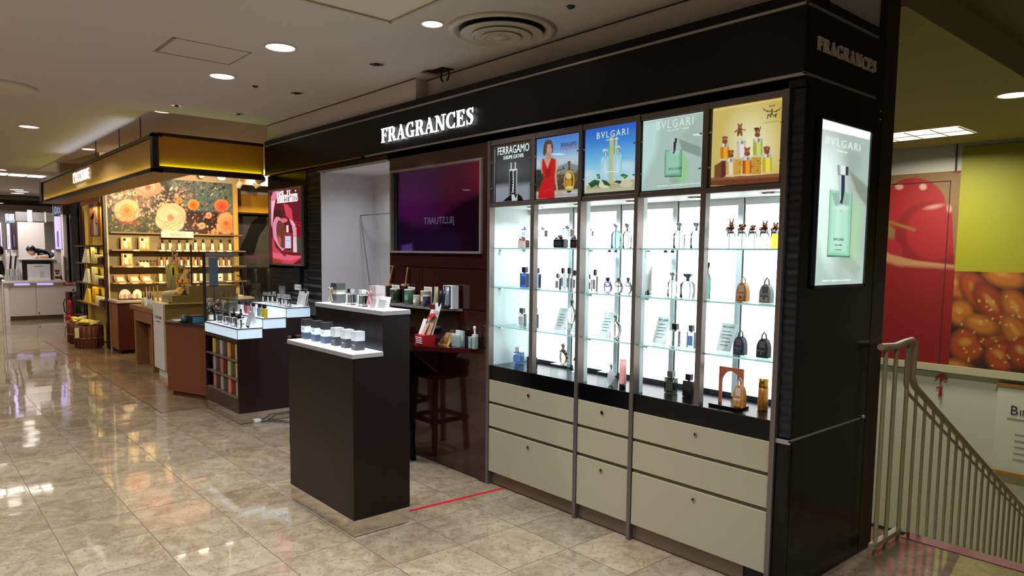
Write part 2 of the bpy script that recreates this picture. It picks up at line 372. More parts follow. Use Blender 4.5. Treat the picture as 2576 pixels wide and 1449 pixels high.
# polished marble tiles with fine grout lines
def tile_mat(name, c1, c2, c3, grout, rough):
    m = bpy.data.materials.new(name); m.use_nodes = True; nt = m.node_tree; L = nt.links; p = nt.nodes['Principled BSDF']; N = nt.nodes.new
    tc = N('ShaderNodeTexCoord'); sep = N('ShaderNodeSeparateXYZ'); L.new(tc.outputs['Object'], sep.inputs[0])
    def mth(op, a, b=None, c=None):
        n = N('ShaderNodeMath'); n.operation = op
        for i, v in enumerate((a, b, c)):
            if v is None: continue
            if isinstance(v, (int, float)): n.inputs[i].default_value = v
            else: L.new(v, n.inputs[i])
        return n.outputs[0]
    s = 0.4175
    gx = mth('DIVIDE', mth('ADD', sep.outputs[0], 2.61), s); gy = mth('DIVIDE', mth('ADD', sep.outputs[1], -1.03), s)
    ix, iy = mth('FLOOR', gx), mth('FLOOR', gy)
    def edge(g): 
        f = mth('FRACT', g); return mth('MINIMUM', f, mth('SUBTRACT', 1.0, f))
    e = mth('MINIMUM', edge(gx), edge(gy)); gr = mth('LESS_THAN', e, 0.0055)
    cmb = N('ShaderNodeCombineXYZ'); L.new(ix, cmb.inputs[0]); L.new(iy, cmb.inputs[1])
    wn = N('ShaderNodeTexWhiteNoise'); wn.noise_dimensions = '2D'; L.new(cmb.outputs[0], wn.inputs['Vector'])
    off = N('ShaderNodeVectorMath'); off.operation = 'MULTIPLY_ADD'; L.new(wn.outputs['Color'], off.inputs[0]); off.inputs[1].default_value = (9, 9, 9); L.new(tc.outputs['Object'], off.inputs[2])
    n1 = N('ShaderNodeTexNoise'); n1.inputs['Scale'].default_value = 6.5; n1.inputs['Detail'].default_value = 9; n1.inputs['Roughness'].default_value = 0.68; n1.inputs['Distortion'].default_value = 0.9; L.new(off.outputs[0], n1.inputs['Vector'])
    n2 = N('ShaderNodeTexNoise'); n2.inputs['Scale'].default_value = 26; n2.inputs['Detail'].default_value = 6; n2.inputs['Distortion'].default_value = 2.2; L.new(off.outputs[0], n2.inputs['Vector'])
    cr = N('ShaderNodeValToRGB'); L.new(n1.outputs['Fac'], cr.inputs[0]); E_ = cr.color_ramp.elements
    E_[0].position = 0.36; E_[0].color = lin(c1)+(1,); E_[1].position = 0.62; E_[1].color = lin(c2)+(1,)
    vein = N('ShaderNodeValToRGB'); L.new(n2.outputs['Fac'], vein.inputs[0]); V = vein.color_ramp.elements
    V[0].position = 0.36; V[0].color = (1, 1, 1, 1); V[1].position = 0.44; V[1].color = (0, 0, 0, 1)
    mx = N('ShaderNodeMix'); mx.data_type = 'RGBA'; L.new(mth('MULTIPLY', vein.outputs[0], 0.5), mx.inputs[0]); L.new(cr.outputs[0], mx.inputs[6]); mx.inputs[7].default_value = lin(c3)+(1,)
    tone = mth('MULTIPLY_ADD', wn.outputs['Value'], 0.24, 0.84)
    hs = N('ShaderNodeVectorMath'); hs.operation = 'SCALE'; L.new(mx.outputs[2], hs.inputs[0]); L.new(tone, hs.inputs['Scale'])
    sc_ = N('ShaderNodeSeparateColor'); L.new(wn.outputs['Color'], sc_.inputs[0])
    tn = N('ShaderNodeMix'); tn.data_type = 'RGBA'; L.new(sc_.outputs[1], tn.inputs[0]); tn.inputs[6].default_value = (1.04, .985, .94, 1); tn.inputs[7].default_value = (.97, 1.01, 1.0, 1)
    hm = N('ShaderNodeVectorMath'); hm.operation = 'MULTIPLY'; L.new(hs.outputs[0], hm.inputs[0]); L.new(tn.outputs[2], hm.inputs[1])
    mg = N('ShaderNodeMix'); mg.data_type = 'RGBA'; L.new(gr, mg.inputs[0]); L.new(hm.outputs[0], mg.inputs[6]); mg.inputs[7].default_value = lin(grout)+(1,)
    L.new(mg.outputs[2], p.inputs['Base Color']); L.new(mth('MULTIPLY_ADD', gr, 0.5, rough), p.inputs['Roughness'])
    p.inputs['Specular IOR Level'].default_value = 0.62
    # each slab is laid a hair out of level, and the polish is faintly wavy
    nm = N('ShaderNodeNewGeometry'); sb = N('ShaderNodeVectorMath'); sb.operation = 'SUBTRACT'; L.new(wn.outputs['Color'], sb.inputs[0]); sb.inputs[1].default_value = (.5, .5, .5)
    sc = N('ShaderNodeVectorMath'); sc.operation = 'MULTIPLY'; L.new(sb.outputs[0], sc.inputs[0]); sc.inputs[1].default_value = (.011, .011, 0)
    ad = N('ShaderNodeVectorMath'); ad.operation = 'ADD'; L.new(nm.outputs['Normal'], ad.inputs[0]); L.new(sc.outputs[0], ad.inputs[1])
    no = N('ShaderNodeVectorMath'); no.operation = 'NORMALIZE'; L.new(ad.outputs[0], no.inputs[0])
    n3 = N('ShaderNodeTexNoise'); n3.inputs['Scale'].default_value = 5; n3.inputs['Detail'].default_value = 2; L.new(tc.outputs['Object'], n3.inputs['Vector'])
    bp = N('ShaderNodeBump'); bp.inputs['Strength'].default_value = 0.10; bp.inputs['Distance'].default_value = 0.004; L.new(n3.outputs['Fac'], bp.inputs['Height']); L.new(no.outputs[0], bp.inputs['Normal']); L.new(bp.outputs[0], p.inputs['Normal'])
    return m
tile = tile_mat('marble_tiles', (126, 108, 85), (154, 139, 115), (98, 76, 53), (78, 66, 52), 0.05)
tile2 = tile_mat('brown_store_tiles', (116, 94, 68), (142, 118, 88), (88, 68, 46), (84, 70, 50), 0.16)

# ------------------------------------------------------------------ floor, ceiling, walls
XL, YS = -7.43, 1.926
b = B(); b.box(-34, 6, -9, YS, -.1, 0, tile).box(XL, 6, YS, 4.33, -.1, 0, tile).box(-34, -15.1, YS, 10, -.1, 0, tile)
struct(b.build('floor', base=(0, 0, 0)))
b = B(); b.box(-15.1, XL, YS, 4.33, -.1, 0, tile2).box(-15.1, XL+1.3, 4.33, 10, -.1, 0, tile2); struct(b.build('floor_store', base=(0, 0, 0)))
b = B(); b.box(-14.45, XL+.006, YS-.006, YS+.006, -.01, .0012, mat('joint_strip', (58, 46, 34), .6)).box(XL-.006, XL+.006, YS, 4.3, -.01, .0012, mat('joint_strip')); struct(b.build('trim_floor', base=(0, 0, 0)))
b = B(); b.box(-34, 6, -9, 1.955, CEIL, 3.08, ceilm).box(-7.48, 6, 1.955, 3.17, CEIL, 3.08, ceilm).box(-34, -14.65, 1.955, 10, CEIL, 3.08, ceilm)
b.box(-14.7, -7.40, 1.9, 10, 3.08, 3.16, ceilm); b.box(-7.48, -4.65, 3.17, 10, CEIL, 3.08, ceilm)
struct(b.build('ceiling', base=(0, 0, 0)))
b = B(); b.box(-34, -33.9, -9, 10, 0, 3, wallm); struct(b.build('wall_far'))
b = B(); b.box(-34, 6, -9.1, -9, 0, 3, wallm); struct(b.build('wall_back'))
b = B(); b.box(6, 6.1, -9, 10, -2, 3.2, wallm); struct(b.build('wall_right'))
b = B(); b.box(-34, -8, 9.95, 10, 0, 3.1, mat('store_back_wall', (70, 62, 54), 0.8)); struct(b.build('wall_store'))
# wall strip above the black canopy
b = B(); b.box(-4.65, -1.60, 3.17, 3.32, 2.70, CEIL, wallm).box(-1.70, -1.60, 3.17, 3.885, 2.70, 3.1, wallm).box(-7.48, -4.65, 3.065, 3.32, 2.70, CEIL, wallm)
struct(b.build('wall_front'))
b = B(); seamm = mat('joint_dark', (60, 50, 44), 0.8)
for x0, x1, y in ((-4.65, -1.60, 3.167), (-7.47, -4.65, 3.062)): b.box(x0, x1, y-.004, y+.003, CEIL-.006, CEIL+.001, seamm)
struct(b.build('trim_1'))
# dark brown pilaster at the end of the unit, and the black wall behind the fittings
b = B(); b.box(-1.75, -1.563, 3.875, 4.03, 0, 3.1, brownm); struct(b.build('wall_end'))
b = B(); b.box(-7.49, -6.27, 3.46, 3.52, 0, 2.75, blackm).box(-6.27, -5.03, 3.66, 3.72, 0, 2.75, blackm).box(-5.03, -1.64, 3.46, 3.52, 0, 2.75, blackm); struct(b.build('wall_inner'))

# stairwell
stw = mat('stair_wall_paint', (180, 178, 162), 0.7)
b = B(); b.box(-6, 6, 9.3, 9.4, -2.0, 3.2, stw).box(-6.1, -6, 4.33, 9.4, -2, 3.2, stw)
struct(b.build('wall_stairs'))
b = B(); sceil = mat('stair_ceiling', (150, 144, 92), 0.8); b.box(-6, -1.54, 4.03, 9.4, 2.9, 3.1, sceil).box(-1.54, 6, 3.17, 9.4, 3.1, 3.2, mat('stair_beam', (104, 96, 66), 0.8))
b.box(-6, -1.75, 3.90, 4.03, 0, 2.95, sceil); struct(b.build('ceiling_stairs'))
b = B(); b.box(-6, 6, 8.0, 9.3, -2.0, -1.885, mat('green_landing', (186, 192, 130), 0.5)).box(-6, -1.55, 4.4, 8.0, -2.0, -1.885, mat('green_landing'))
struct(b.build('floor_landing', base=(0, 0, -1.885)))
b = B(); b.box(-6, 6, 9.28, 9.3, -1.885, -1.79, mat('navy_skirting', (22, 20, 40), 0.5)); struct(b.build('baseboard_stairs'))
st = thing('staircase', (-0.6, 4.4, -1.885), 'flight of stairs going down behind the white railing, red edge at its top', 'stairs')
for i in range(12):
    b = B(); z = -0.157*(i+1); y = 4.4+i*0.3
    b.box(-1.46, 2.4, y, y+0.32, z-.18, z, mat('stair_tread', (120, 112, 84), 0.6)); b.box(-1.46, 2.4, y, y+.03, z, z+.004, redm); b.build('step', st)
b = B(); b.box(-1.50, 2.4, 4.29, 4.40, -.02, 0.004, mat('red_nosing', (128, 30, 30), 0.5)); lab(b.build('nosing', st), 'red strip at the top edge of the stairs')

# picture wall of the stairwell
pw = thing('wall_mural', (-2.9, 9.28, .35), 'large printed wall panels with red cherries and golden pastries above the staircase', 'mural')
A = Art('Y', 9.275, -4.2, -2.84, .352, 2.60, .009)
A.fill((158, 14, 20)); X_, Y_ = A.x, A.y
A.poly([(2200, 380), (2420, 440), (2408, 660), (2200, 640)], (150, 112, 62))
A.ell(2300, 520, 80, 73, (176, 20, 26), soft=3); A.ell(2335, 600, 85, 92, (150, 12, 18), soft=4); A.ell(2350, 585, 70, 70, (186, 30, 38), soft=10, a=.8)
A.ell(2232, 640, 40, 42, (176, 30, 40), soft=8); A.line([(2230, 556), (2300, 578)], 8, (160, 112, 40), soft=3); A.ell(2262, 470, 10, 7, (230, 180, 150), soft=4); A.ell(2322, 470, 9, 8, (230, 180, 150), soft=4)
A.ell(2350, 520, 22, 5, (220, 150, 130), soft=5, rot=-.2); A.ell(2388, 525, 6, 10, (230, 170, 150), soft=4)
A.poly([(2200, 612), (2240, 640), (2300, 655), (2410, 668), (2410, 700), (2200, 690)], (208, 150, 104), soft=4)
A.poly([(2200, 650), (2260, 668), (2408, 676), (2408, 960), (2200, 960)], (158, 14, 20), soft=10)
A.poly([(2392, 452), (2402, 440), (2425, 430), (2425, 700), (2402, 690)], (150, 112, 62), soft=1)
A.build('cherry_panel', pw, artD, .5)
A = Art('Y', 9.275, -2.84, 1.0, 1.45, 2.86, .02); A.fill((134, 130, 6)).build('yellow_panel', pw, artD)
A = Art('Y', 9.275, -2.84, -1.7, .352, 1.45, .009)
A.fill((60, 22, 6)); rg = np.random.default_rng(3)
for i, (x, y, rx, ry, ro) in enumerate([(2420, 720, 55, 40, 0), (2530, 700, 60, 30, .2), (2462, 740, 70, 36, .9), (2500, 770, 74, 36, .9), (2560, 780, 60, 36, 1.0), (2420, 790, 34, 36, 0), (2436, 870, 50, 48, 0), (2500, 850, 55, 38, .8), (2560, 840, 60, 34, .9), (2470, 820, 50, 26, .3), (2520, 900, 44, 40, .5), (2575, 890, 44, 44, .6), (2410, 925, 40, 20, .2)]):
    c = [(196, 106, 24), (208, 120, 26), (188, 76, 18), (168, 62, 16)][i % 4]
    A.ell(x, y, rx, ry, (92, 30, 8), soft=8, rot=ro); A.ell(x-3, y-4, rx*.84, ry*.82, c, soft=14, rot=ro); A.ell(x-8, y-10, rx*.3, ry*.2, (232, 168, 70), soft=8, rot=ro, a=.7)
for _ in range(46): A.ell(rg.uniform(2400, 2570), rg.uniform(740, 935), 3.4, 2.2, (226, 190, 92), soft=2, rot=rg.uniform(0, 3))
A.build('pastry_panel', pw, artD, .5)
b = B(); dk = mat('panel_gap', (50, 20, 14), 0.7)
b.box(-4.2, -2.94, 9.268, 9.272, 2.485, 2.493, dk).box(-2.945, -2.937, 9.268, 9.272, .36, 2.49, dk).box(-2.905, -2.895, 9.27, 9.29, 2.6, 2.9, dk); b.build('door_outline', pw)
rl = B(); rl.box(-6, 6, 9.23, 9.3, .27, .352, mat('rail_paint', (170, 164, 132), 0.5)).box(-6, -2.9, 9.225, 9.24, .262, .272, ink); struct(rl.build('trim_2'))
sg = thing('floor_number_sign', (-2.905, 9.27, -.034), 'dark red arrow pointing up above the numeral 1 on the stairwell wall', 'sign')
b = B(); y0, y1 = 9.262, 9.27
dred = mat('dark_red', (124, 12, 26), 0.6)
b.prism([(-2.918, -.034), (-2.888, -.034), (-2.888, .094), (-2.905, .094), (-2.948, .076), (-2.948, .056), (-2.918, .064)], 'Y', y0, y1, dred); b.build('numeral', sg)
b = B(); b.prism([(-2.914, .144), (-2.892, .144), (-2.892, .205), (-2.846, .170), (-2.834, .186), (-2.903, .244), (-2.972, .186), (-2.960, .170), (-2.914, .205)], 'Y', y0, y1, dred); b.build('arrow', sg)
bz = thing('notice_board', (-1.9, 9.26, -.77), 'framed white notice with black heading and chart, low on the stairwell wall', 'notice')
b = B(); b.box(-2.33, -1.4, 9.25, 9.28, -.77, .20, mat('notice_paper', (186, 186, 170), 0.4)); b.build('sheet', bz)
B().box(-2.34, -1.4, 9.23, 9.28, .19, .225, brass).build('rail', bz); B().box(-2.34, -1.4, 9.23, 9.28, -.80, -.765, brass).build('rail', bz)
text('B', bz, (-2.19, 9.245, -.115), .10, ink, 'Y'); text('IN', bz, (-2.105, 9.245, -.115), .065, ink, 'Y'); 
b = B(); b.box(-2.22, -1.6, 9.243, 9.247, -.165, -.16, ink)
for i in range(5): b.box(-2.14, -1.9, 9.243, 9.247, -.33-i*.07, -.322-i*.07, mat('grey_ink', (130, 130, 120), .6))
b.build('printed_line', bz)

# white stair railing
rp = mat('railing_paint', (176, 162, 120), 0.45)
rr = thing('stair_railing', (-1.5, 4.07, 0), 'cream painted metal stair railing with thin balusters going down to the right', 'railing')
b = B(); zh = lambda y: 0.87-(y-4.36)*0.515
b.tube([(-1.5, 3.86, 1.135), (-1.5, 4.05, 1.125), (-1.5, 4.16, 1.135), (-1.5, 4.28, 1.14), (-1.5, 4.315, 1.12), (-1.5, 4.32, 1.06), (-1.5, 4.31, .93), (-1.5, 4.36, .87), (-1.5, 8.1, zh(8.1))], .019, rp, 10); b.build('handrail', rr)
b = B(); b.tube([(-1.5, 4.22, 1.10), (-1.5, 4.22, .90), (-1.5, 4.27, .84), (-1.5, 8.1, zh(8.1)-.06)], .010, rp, 8); b.build('lower_rail', rr)
b = B(); b.box(-1.515, -1.485, 3.88, 4.25, .04, .07, rp); b.build('bottom_bar', rr)
for y in (3.93, 4.07, 4.245): B().tube([(-1.5, y, 0), (-1.5, y, 1.12)], .012, rp, 8).build('baluster', rr)
for i in range(25):
    y = 4.395+i*.1495; B().tube([(-1.5, y, -.16-(y-4.395)*.5), (-1.5, y, zh(y))], .0095, rp, 8).build('baluster', rr)

# ceiling fittings
def downlight(x, y, r, label, z=CEIL, grp=None, on=True):
    t = thing('downlight', (x, y, z), label, 'ceiling light', grp)
    b = B(); b.lathe((x, y, z), [(r*1.12, 0), (r*1.12, -.006), (r*.98, -.007), (r*.95, .0)], mat('lamp_rim', (205, 200, 194), .35), 28); b.build('rim', t)
    b = B(); b.lathe((x, y, z), [(r*.94, -.004), (r*.5, -.0035), (r*.02, -.003)], lampm if on else mat('lamp_reflector', (190, 188, 184), .15, metal=.9), 28); b.build('lens' if on else 'reflector', t)
    if not on:
        b = B(); b.lathe((x, y, z), [(r*.35, -.012), (r*.30, -.004)], blackm, 14).box(x-r*.9, x+r*.9, y-.003, y+.003, z-.008, z-.004, chrome); b.build('bulb', t)
    return t
downlight(-4.57, 1.97, .095, 'bright round downlight nearest to the big round air vent')
downlight(-5.62, 1.96, .09, 'bright round downlight, second one to the left of the big round air vent')
downlight(-3.50, 2.42, .062, 'small dim round ceiling light right beside the big round air vent')
for x, y, t in ((-4.5, 2.64, 'small unlit spot fitting in the ceiling between the round vent and the lit downlights'), (-5.76, 2.62, 'small unlit spot fitting in the ceiling above the left end of the black canopy'),
                (-7.04, 2.04, 'small ceiling spot near the corner of the golden canopy, nearest to the aisle'), (-7.03, 2.60, 'small unlit ceiling spot beside the white light streaks over the golden canopy')):
    downlight(x, y, .055, t, on=False)
for x, y in ((-14.9, 1.45), (-17.87, 1.55), (-18.2, .7), (-20.5, .6), (-24, 1.4), (-26, 2.5)):
    downlight(x, y, .11, 'small bright round downlight far down the aisle, beyond the golden canopy', grp='far aisle downlights')
for x, y in ((-8.35, 2.28), (-12.3, 2.3)):
    downlight(x, y, .09, 'round light in the raised ceiling just above the %s of the golden canopy' % ('near corner' if x > -10 else 'far half'), z=3.08)
for x, y, w, r in DOWN[3:]:
    if (x, y) in ((-14.9, 1.45), (-17.87, 1.55), (-19.7, 2.2), (-18.2, .7), (-20.5, .6)): continue
    downlight(x, y, r, 'round aisle downlight out of the picture', grp='aisle downlights outside the picture')
downlight(-1.74, 6.80, .12, 'round ceiling light at the top of the stairwell', z=2.9)
t = thing('ceiling_panel_light', (-2.95, 8.3, 2.9), 'square gridded ceiling light in the stairwell ceiling', 'ceiling light')
b = B(); b.box(-3.5, -2.5, 8.0, 8.55, 2.893, 2.9, mat('tube_panel', (250, 255, 225), .5, emit=1.3)); b.build('diffuser', t)
b = B()
for i in range(5): b.box(-3.5+i*.25-.006, -3.5+i*.25+.006, 8.0, 8.55, 2.887, 2.893, silver)
b.box(-3.5, -2.5, 8.27, 8.282, 2.887, 2.893, silver); b.build('louvre', t)
t = thing('ceiling_panel_light', (-15.7, 1.9, CEIL), 'long four-cell fluorescent ceiling light at the far end of the golden canopy', 'ceiling light')
for i in range(4): b = B(); b.box(-15.9, -15.5, 1.12+i*.28, 1.36+i*.28, CEIL-.012, CEIL-.004, lampm); b.build('cell', t)
b = B(); b.box(-15.95, -15.45, 1.08, 2.26, CEIL-.005, CEIL, white); b.build('tray', t)
# round air vent
vx, vy, vr = -3.31, 2.785, .318
t = thing('ceiling_vent', (vx, vy, CEIL), 'big round ceiling air vent made of stepped rings', 'vent')
vm = mat('vent_paint', (188, 180, 160), .4); vd = mat('vent_dark', (38, 34, 28), .7)
b = B(); b.lathe((vx, vy, CEIL), [(vr, -.001), (vr, -.014), (vr*.94, -.022), (vr*.86, -.014), (vr*.80, -.002)], vm, 56); b.build('outer_ring', t)
b = B(); b.lathe((vx, vy, CEIL), [(vr*.80, -.003), (vr*.02, -.002)], vd, 40); b.build('recess', t)
for r0, r1, z0, z1 in ((.77, .62, -.030, -.010), (.56, .43, -.040, -.016), (.37, .26, -.048, -.024)):
    b = B(); b.lathe((vx, vy, CEIL), [(vr*r0, z0), (vr*(r0-.03), z0-.006), (vr*r1, z1), (vr*r1, z1+.006), (vr*r0, z0+.004)], vm, 48); b.build('ring', t)
b = B(); b.lathe((vx, vy, CEIL), [(vr*.15, -.050), (vr*.14, -.054), (vr*.01, -.056)], vm, 30).tube([(vx+.04, vy-.05, CEIL-.05), (vx+.13, vy-.13, CEIL-.02)], .004, vm).tube([(vx-.05, vy-.06, CEIL-.05), (vx-.10, vy-.16, CEIL-.02)], .004, vm); b.build('hub', t)
for x, y, tx in ((-2.753, 2.795, 'tiny black sprinkler hole in the ceiling right of the big round vent'), (-5.765, 2.27, 'tiny black sprinkler head in the ceiling near the two lit downlights')):
    tag(B().lathe((x, y, CEIL), [(.022, 0), (.022, -.006), (.012, -.014), (.002, -.015)], mat('sprinkler', (40, 36, 34), .5), 16).build('ceiling_sprinkler'), tx, 'sprinkler')
# access hatch, dropped panel
t = B(); hm = mat('hatch_line', (132, 124, 116), .8); P = [(-4.83, 1.39), (-4.83, 1.88), (-5.245, 1.88), (-5.245, 1.405)]
for i in range(4): (x0, y0), (x1, y1) = P[i], P[(i+1) % 4]; t.box(min(x0, x1)-.004, max(x0, x1)+.004, min(y0, y1)-.004, max(y0, y1)+.004, CEIL-.0025, CEIL+.001, hm)
tag(t.build('access_hatch'), 'faint rectangular outline of an access hatch in the white ceiling', 'hatch')
t = thing('hanging_sign_panel', (-3.3, 1.9, 2.84), 'flat cream panel hung close under the ceiling at the top edge of the picture', 'ceiling panel')
b = B(); hp = [at(770, 0, 'Z', 2.84), at(981, 52, 'Z', 2.84)]
c = hp[1]; b.box(c[0], c[0]+.72, c[1]-.60, c[1], 2.84, 2.875, mat('panel_cream', (205, 196, 172), .5)); b.build('board', t)
b = B(); fm = mat('panel_frame', (168, 156, 132), .45)
b.box(c[0]-.012, c[0]+.72, c[1], c[1]+.014, 2.832, 2.885, fm).box(c[0]-.014, c[0], c[1]-.60, c[1]+.014, 2.832, 2.885, fm); b.build('frame', t)
for dx in (.1, .6): B().box(c[0]+dx, c[0]+dx+.02, c[1]-.1, c[1]-.08, 2.875, CEIL, fm).build('hanger', t)
t = thing('cable_hatch', (-4.3, 3.03, CEIL), 'small dark open ceiling flap with a loop of black cable above the lit white lettering', 'cable outlet')
b = B(); b.box(-4.36, -4.24, 3.02, 3.12, CEIL-.004, CEIL, blackm); b.build('opening', t)
b = B(); b.hexa([(-4.46, 2.98, CEIL-.012), (-4.35, 2.98, CEIL-.03), (-4.35, 3.10, CEIL-.03), (-4.46, 3.10, CEIL-.012), (-4.46, 2.98, CEIL-.008), (-4.35, 2.98, CEIL-.026), (-4.35, 3.10, CEIL-.026), (-4.46, 3.10, CEIL-.008)], mat('flap', (120, 104, 80), .6)); b.build('flap', t)
b = B(); b.tube([(-4.28+.05*math.sin(a), 3.07, CEIL-.045-.045*math.cos(a+PI)) for a in [i*PI/6 for i in range(-5, 6)]], .007, blackm); b.build('cable', t)
b = B(); b.lathe((-7.25, .70, CEIL), [(.30, 0), (.30, -.012), (.26, -.02), (.2, -.004), (.02, -.004)], vm, 36); tag(b.build('ceiling_vent'), 'round ceiling vent just cut off by the left edge of the picture', 'vent')
# ------------------------------------------------------------------ black canopy with the lit lettering
YF = 3.059
fascm = mat('canopy_black', (4, 4, 5), .38, spec=.28)
cn = thing('canopy_fascia', (-4.5, 3.05, 2.385), 'long black canopy with thin silver trims running above the whole perfume unit', 'canopy')
b = B(); b.box(-7.475, -1.56, 3.03, 3.45, 2.392, 2.742, fascm).box(-1.75, -1.56, 3.45, 3.872, 2.392, 2.742, fascm); b.build('board', cn)
b = B(); b.box(-7.475, -1.552, 3.022, 3.03, 2.684, 2.696, silver).box(-1.56, -1.552, 3.022, 3.76, 2.684, 2.694, silver); b.build('upper_trim', cn)
b = B(); b.box(-5.35, -1.552, 3.022, 3.034, 2.385, 2.398, silver).box(-1.56, -1.552, 3.022, 3.76, 2.390, 2.400, silver); b.build('lower_trim', cn)
b = B(); b.box(-7.475, -5.42, 3.022, 3.034, 2.385, 2.396, brass); lab(b.build('lower_trim', cn), 'orange brass trim at the left end of the canopy')
# lit word on the front
pl, pr_ = at(955, 357, 'Y', 3.0), at(1188, 313, 'Y', 3.0); ptl, ptr = at(956, 320, 'Y', 3.0), at(1188, 270, 'Y', 3.0)
hgt = ((ptl[2]-pl[2])+(ptr[2]-pr_[2]))/2*0.97; zb = (pl[2]+pr_[2])/2
fs = thing('lit_sign', (pl[0], 3.0, zb), 'glowing white serif word FRAGRANCES on the front of the black canopy', 'sign')
lw = mat('lit_letter', (255, 255, 255), .5, emit=3.0)
x0 = pl[0]; word('FRAGRANCES', fs, lw, lambda p, q: Vector((x0+p, 3.012, zb+q)), (0, .005, 0), pr_[0]-pl[0], hgt, gap=.06)
# dull word on the side
sl, sr, stl, str_ = at(2059, 125.5, 'X', -1.55), at(2205.6, 183, 'X', -1.55), at(2060, 92, 'X', -1.55), at(2206.8, 152.5, 'X', -1.55)
h2 = ((stl[2]-sl[2])+(str_[2]-sr[2]))/2; z2 = (sl[2]+sr[2])/2; y2 = sl[1]
ss = thing('side_sign', (-1.55, y2, z2), 'dull unlit serif word FRAGRANCES on the right end of the black canopy', 'sign')
word('FRAGRANCES', ss, mat('dull_letter', (226, 212, 190), .45), lambda p, q: Vector((-1.550, y2+p, z2+q)), (-.009, 0, 0), sr[1]-sl[1], h2, gap=.06)

# ------------------------------------------------------------------ tall lit display cabinet
BX = [-3.745, -3.312, -2.904, -2.482, -2.063, -1.637]
dc = thing('display_cabinet', (-2.69, 3.25, 0), 'tall brightly lit display cabinet with glass shelves above olive grey drawers', 'display cabinet')
for i, x in enumerate((-3.742, -2.904, -2.482, -1.642)): B().box(x-.013, x+.013, 3.045, 3.10, 0, 2.345, satin).build('post', dc, bevel=.002)
for x in (BX[1], BX[4]): B().box(x-.016, x+.016, 3.050, 3.09, .835, 2.345, satin).build('post', dc, bevel=.002)
b = B(); b.box(-3.73, -1.654, 3.0525, 3.075, 2.312, 2.345, satin).box(-3.73, -1.654, 3.0525, 3.075, 1.905, 1.932, satin); b.build('rail', dc, bevel=.002)
b = B(); b.box(-3.73, -1.654, 3.06, 3.45, 1.905, 1.918, white); b.build('inner_ceiling', dc)
b = B(); b.box(-3.755, -1.63, 3.08, 3.45, 1.935, 2.345, blackm); b.build('upper_casing', dc)
b = B(); b.box(-3.73, -1.654, 3.058, 3.43, .735, .835, black); b.build('ledge', dc, bevel=.002)
b = B(); b.box(-3.735, -1.65, 3.07, 3.44, 0.094, .76, blackm); b.build('carcass', dc)
b = B(); b.box(-3.735, -1.78, 3.078, 3.44, .008, .094, kick).box(-1.78, -1.65, 3.085, 3.44, .0, .094, blackm); b.build('plinth', dc)
sidew = mat('cabinet_side_white', (222, 236, 236), .35)
b = B(); b.box(-3.742, -3.728, 3.09, 3.42, .835, 1.905, sidew); b.build('side_panel', dc)
b = B(); b.box(-1.656, -1.642, 3.09, 3.42, .835, 1.905, sidew); b.build('side_panel', dc)
for x in (-2.904, -2.482):
    b = B(); b.box(x-.009, x+.009, 3.10, 3.135, .835, 1.905, sidew); b.build('divider', dc)
# glowing back
ups = [BX[0]+.01]+[x for x in (-3.312, -2.904, -2.482, -2.063)]+[BX[5]-.01]
for i in range(5):
    B().box(ups[i]+.021, ups[i+1]-.019, 3.412, 3.422, .858, 1.868, glow).build('light_panel', dc)
bkf = mat('back_frame_metal', (226, 230, 232), .45); bke = mat('back_edge_dark', (64, 66, 70), .5)
for x in ups[1:-1]:
    b = B(); b.box(x-.015, x+.015, 3.398, 3.424, .84, 1.905, bkf).box(x-.019, x-.015, 3.404, 3.424, .84, 1.905, bke).box(x+.015, x+.021, 3.404, 3.424, .84, 1.905, bke); b.build('upright', dc)
b = B(); b.box(-3.735, -1.65, 3.404, 3.43, .835, .858, bke).box(-3.735, -1.65, 3.404, 3.43, 1.868, 1.905, bkf); b.build('back_rail', dc)
for i in range(5):
    x = (BX[i]+BX[i+1])/2+.06; b = B(); b.lathe((x, 3.22, 1.905), [(.055, 0), (.055, -.008), (.045, -.010)], chrome, 24).lathe((x, 3.22, 1.896), [(.044, -.001), (.002, -.002)], lampm, 20); b.build('lamp', dc)
    area('cabinet_lamp_light', (x, 3.22, 1.885), 3.0, .08, COOL, spread=2.6)
for z in (1.107, 1.372, 1.635):
    for xa, xb in ((-3.726, -2.918), (-2.892, -2.495), (-2.470, -1.658)):
        b = B(); b.box(xa, xb, 3.09, 3.39, z-.008, z, shelfg); s_ = b.build('glass_shelf', dc)
        b = B(); b.box(xa, xb, 3.088, 3.09, z-.008, z, edgeg); b.build('edge', s_)
        b = B()
        for x in (xa+.012, xb-.012):
            for y in (3.14, 3.36): b.box(x-.012, x+.012, y-.008, y+.008, z-.022, z-.009, chrome)
        b.build('bracket', s_)
DR = [(-3.728, -2.919), (-2.889, -2.498), (-2.466, -1.656)]
for xa, xb in DR:
    for k, (z0, z1) in enumerate(((.586, .735), (.414, .568), (.096, .394))):
        d = B().box(xa, xb, 3.052, 3.072, z0, z1, drawerm).build('drawer', dc, bevel=.0025)
        if k != 1:
            xc = (xa+xb)/2; zc = z1-.046; b = B(); b.prism([(xc+.0105*math.cos(a*PI/10), zc+.0105*math.sin(a*PI/10)) for a in range(20)], 'Y', 3.046, 3.054, chrome)
            b.prism([(xc+.006*math.cos(a*PI/8), zc+.006*math.sin(a*PI/8)) for a in range(16)], 'Y', 3.0445, 3.047, blackm); b.build('lock', d)
    b = B()
    for z0, z1 in ((.568, .586), (.394, .414), (.735, .748)): b.box(xa, xb, 3.064, 3.0705, z0, z1, mat('drawer_groove', (92, 84, 62), .4, metal=.4))
    b.build('groove', dc)
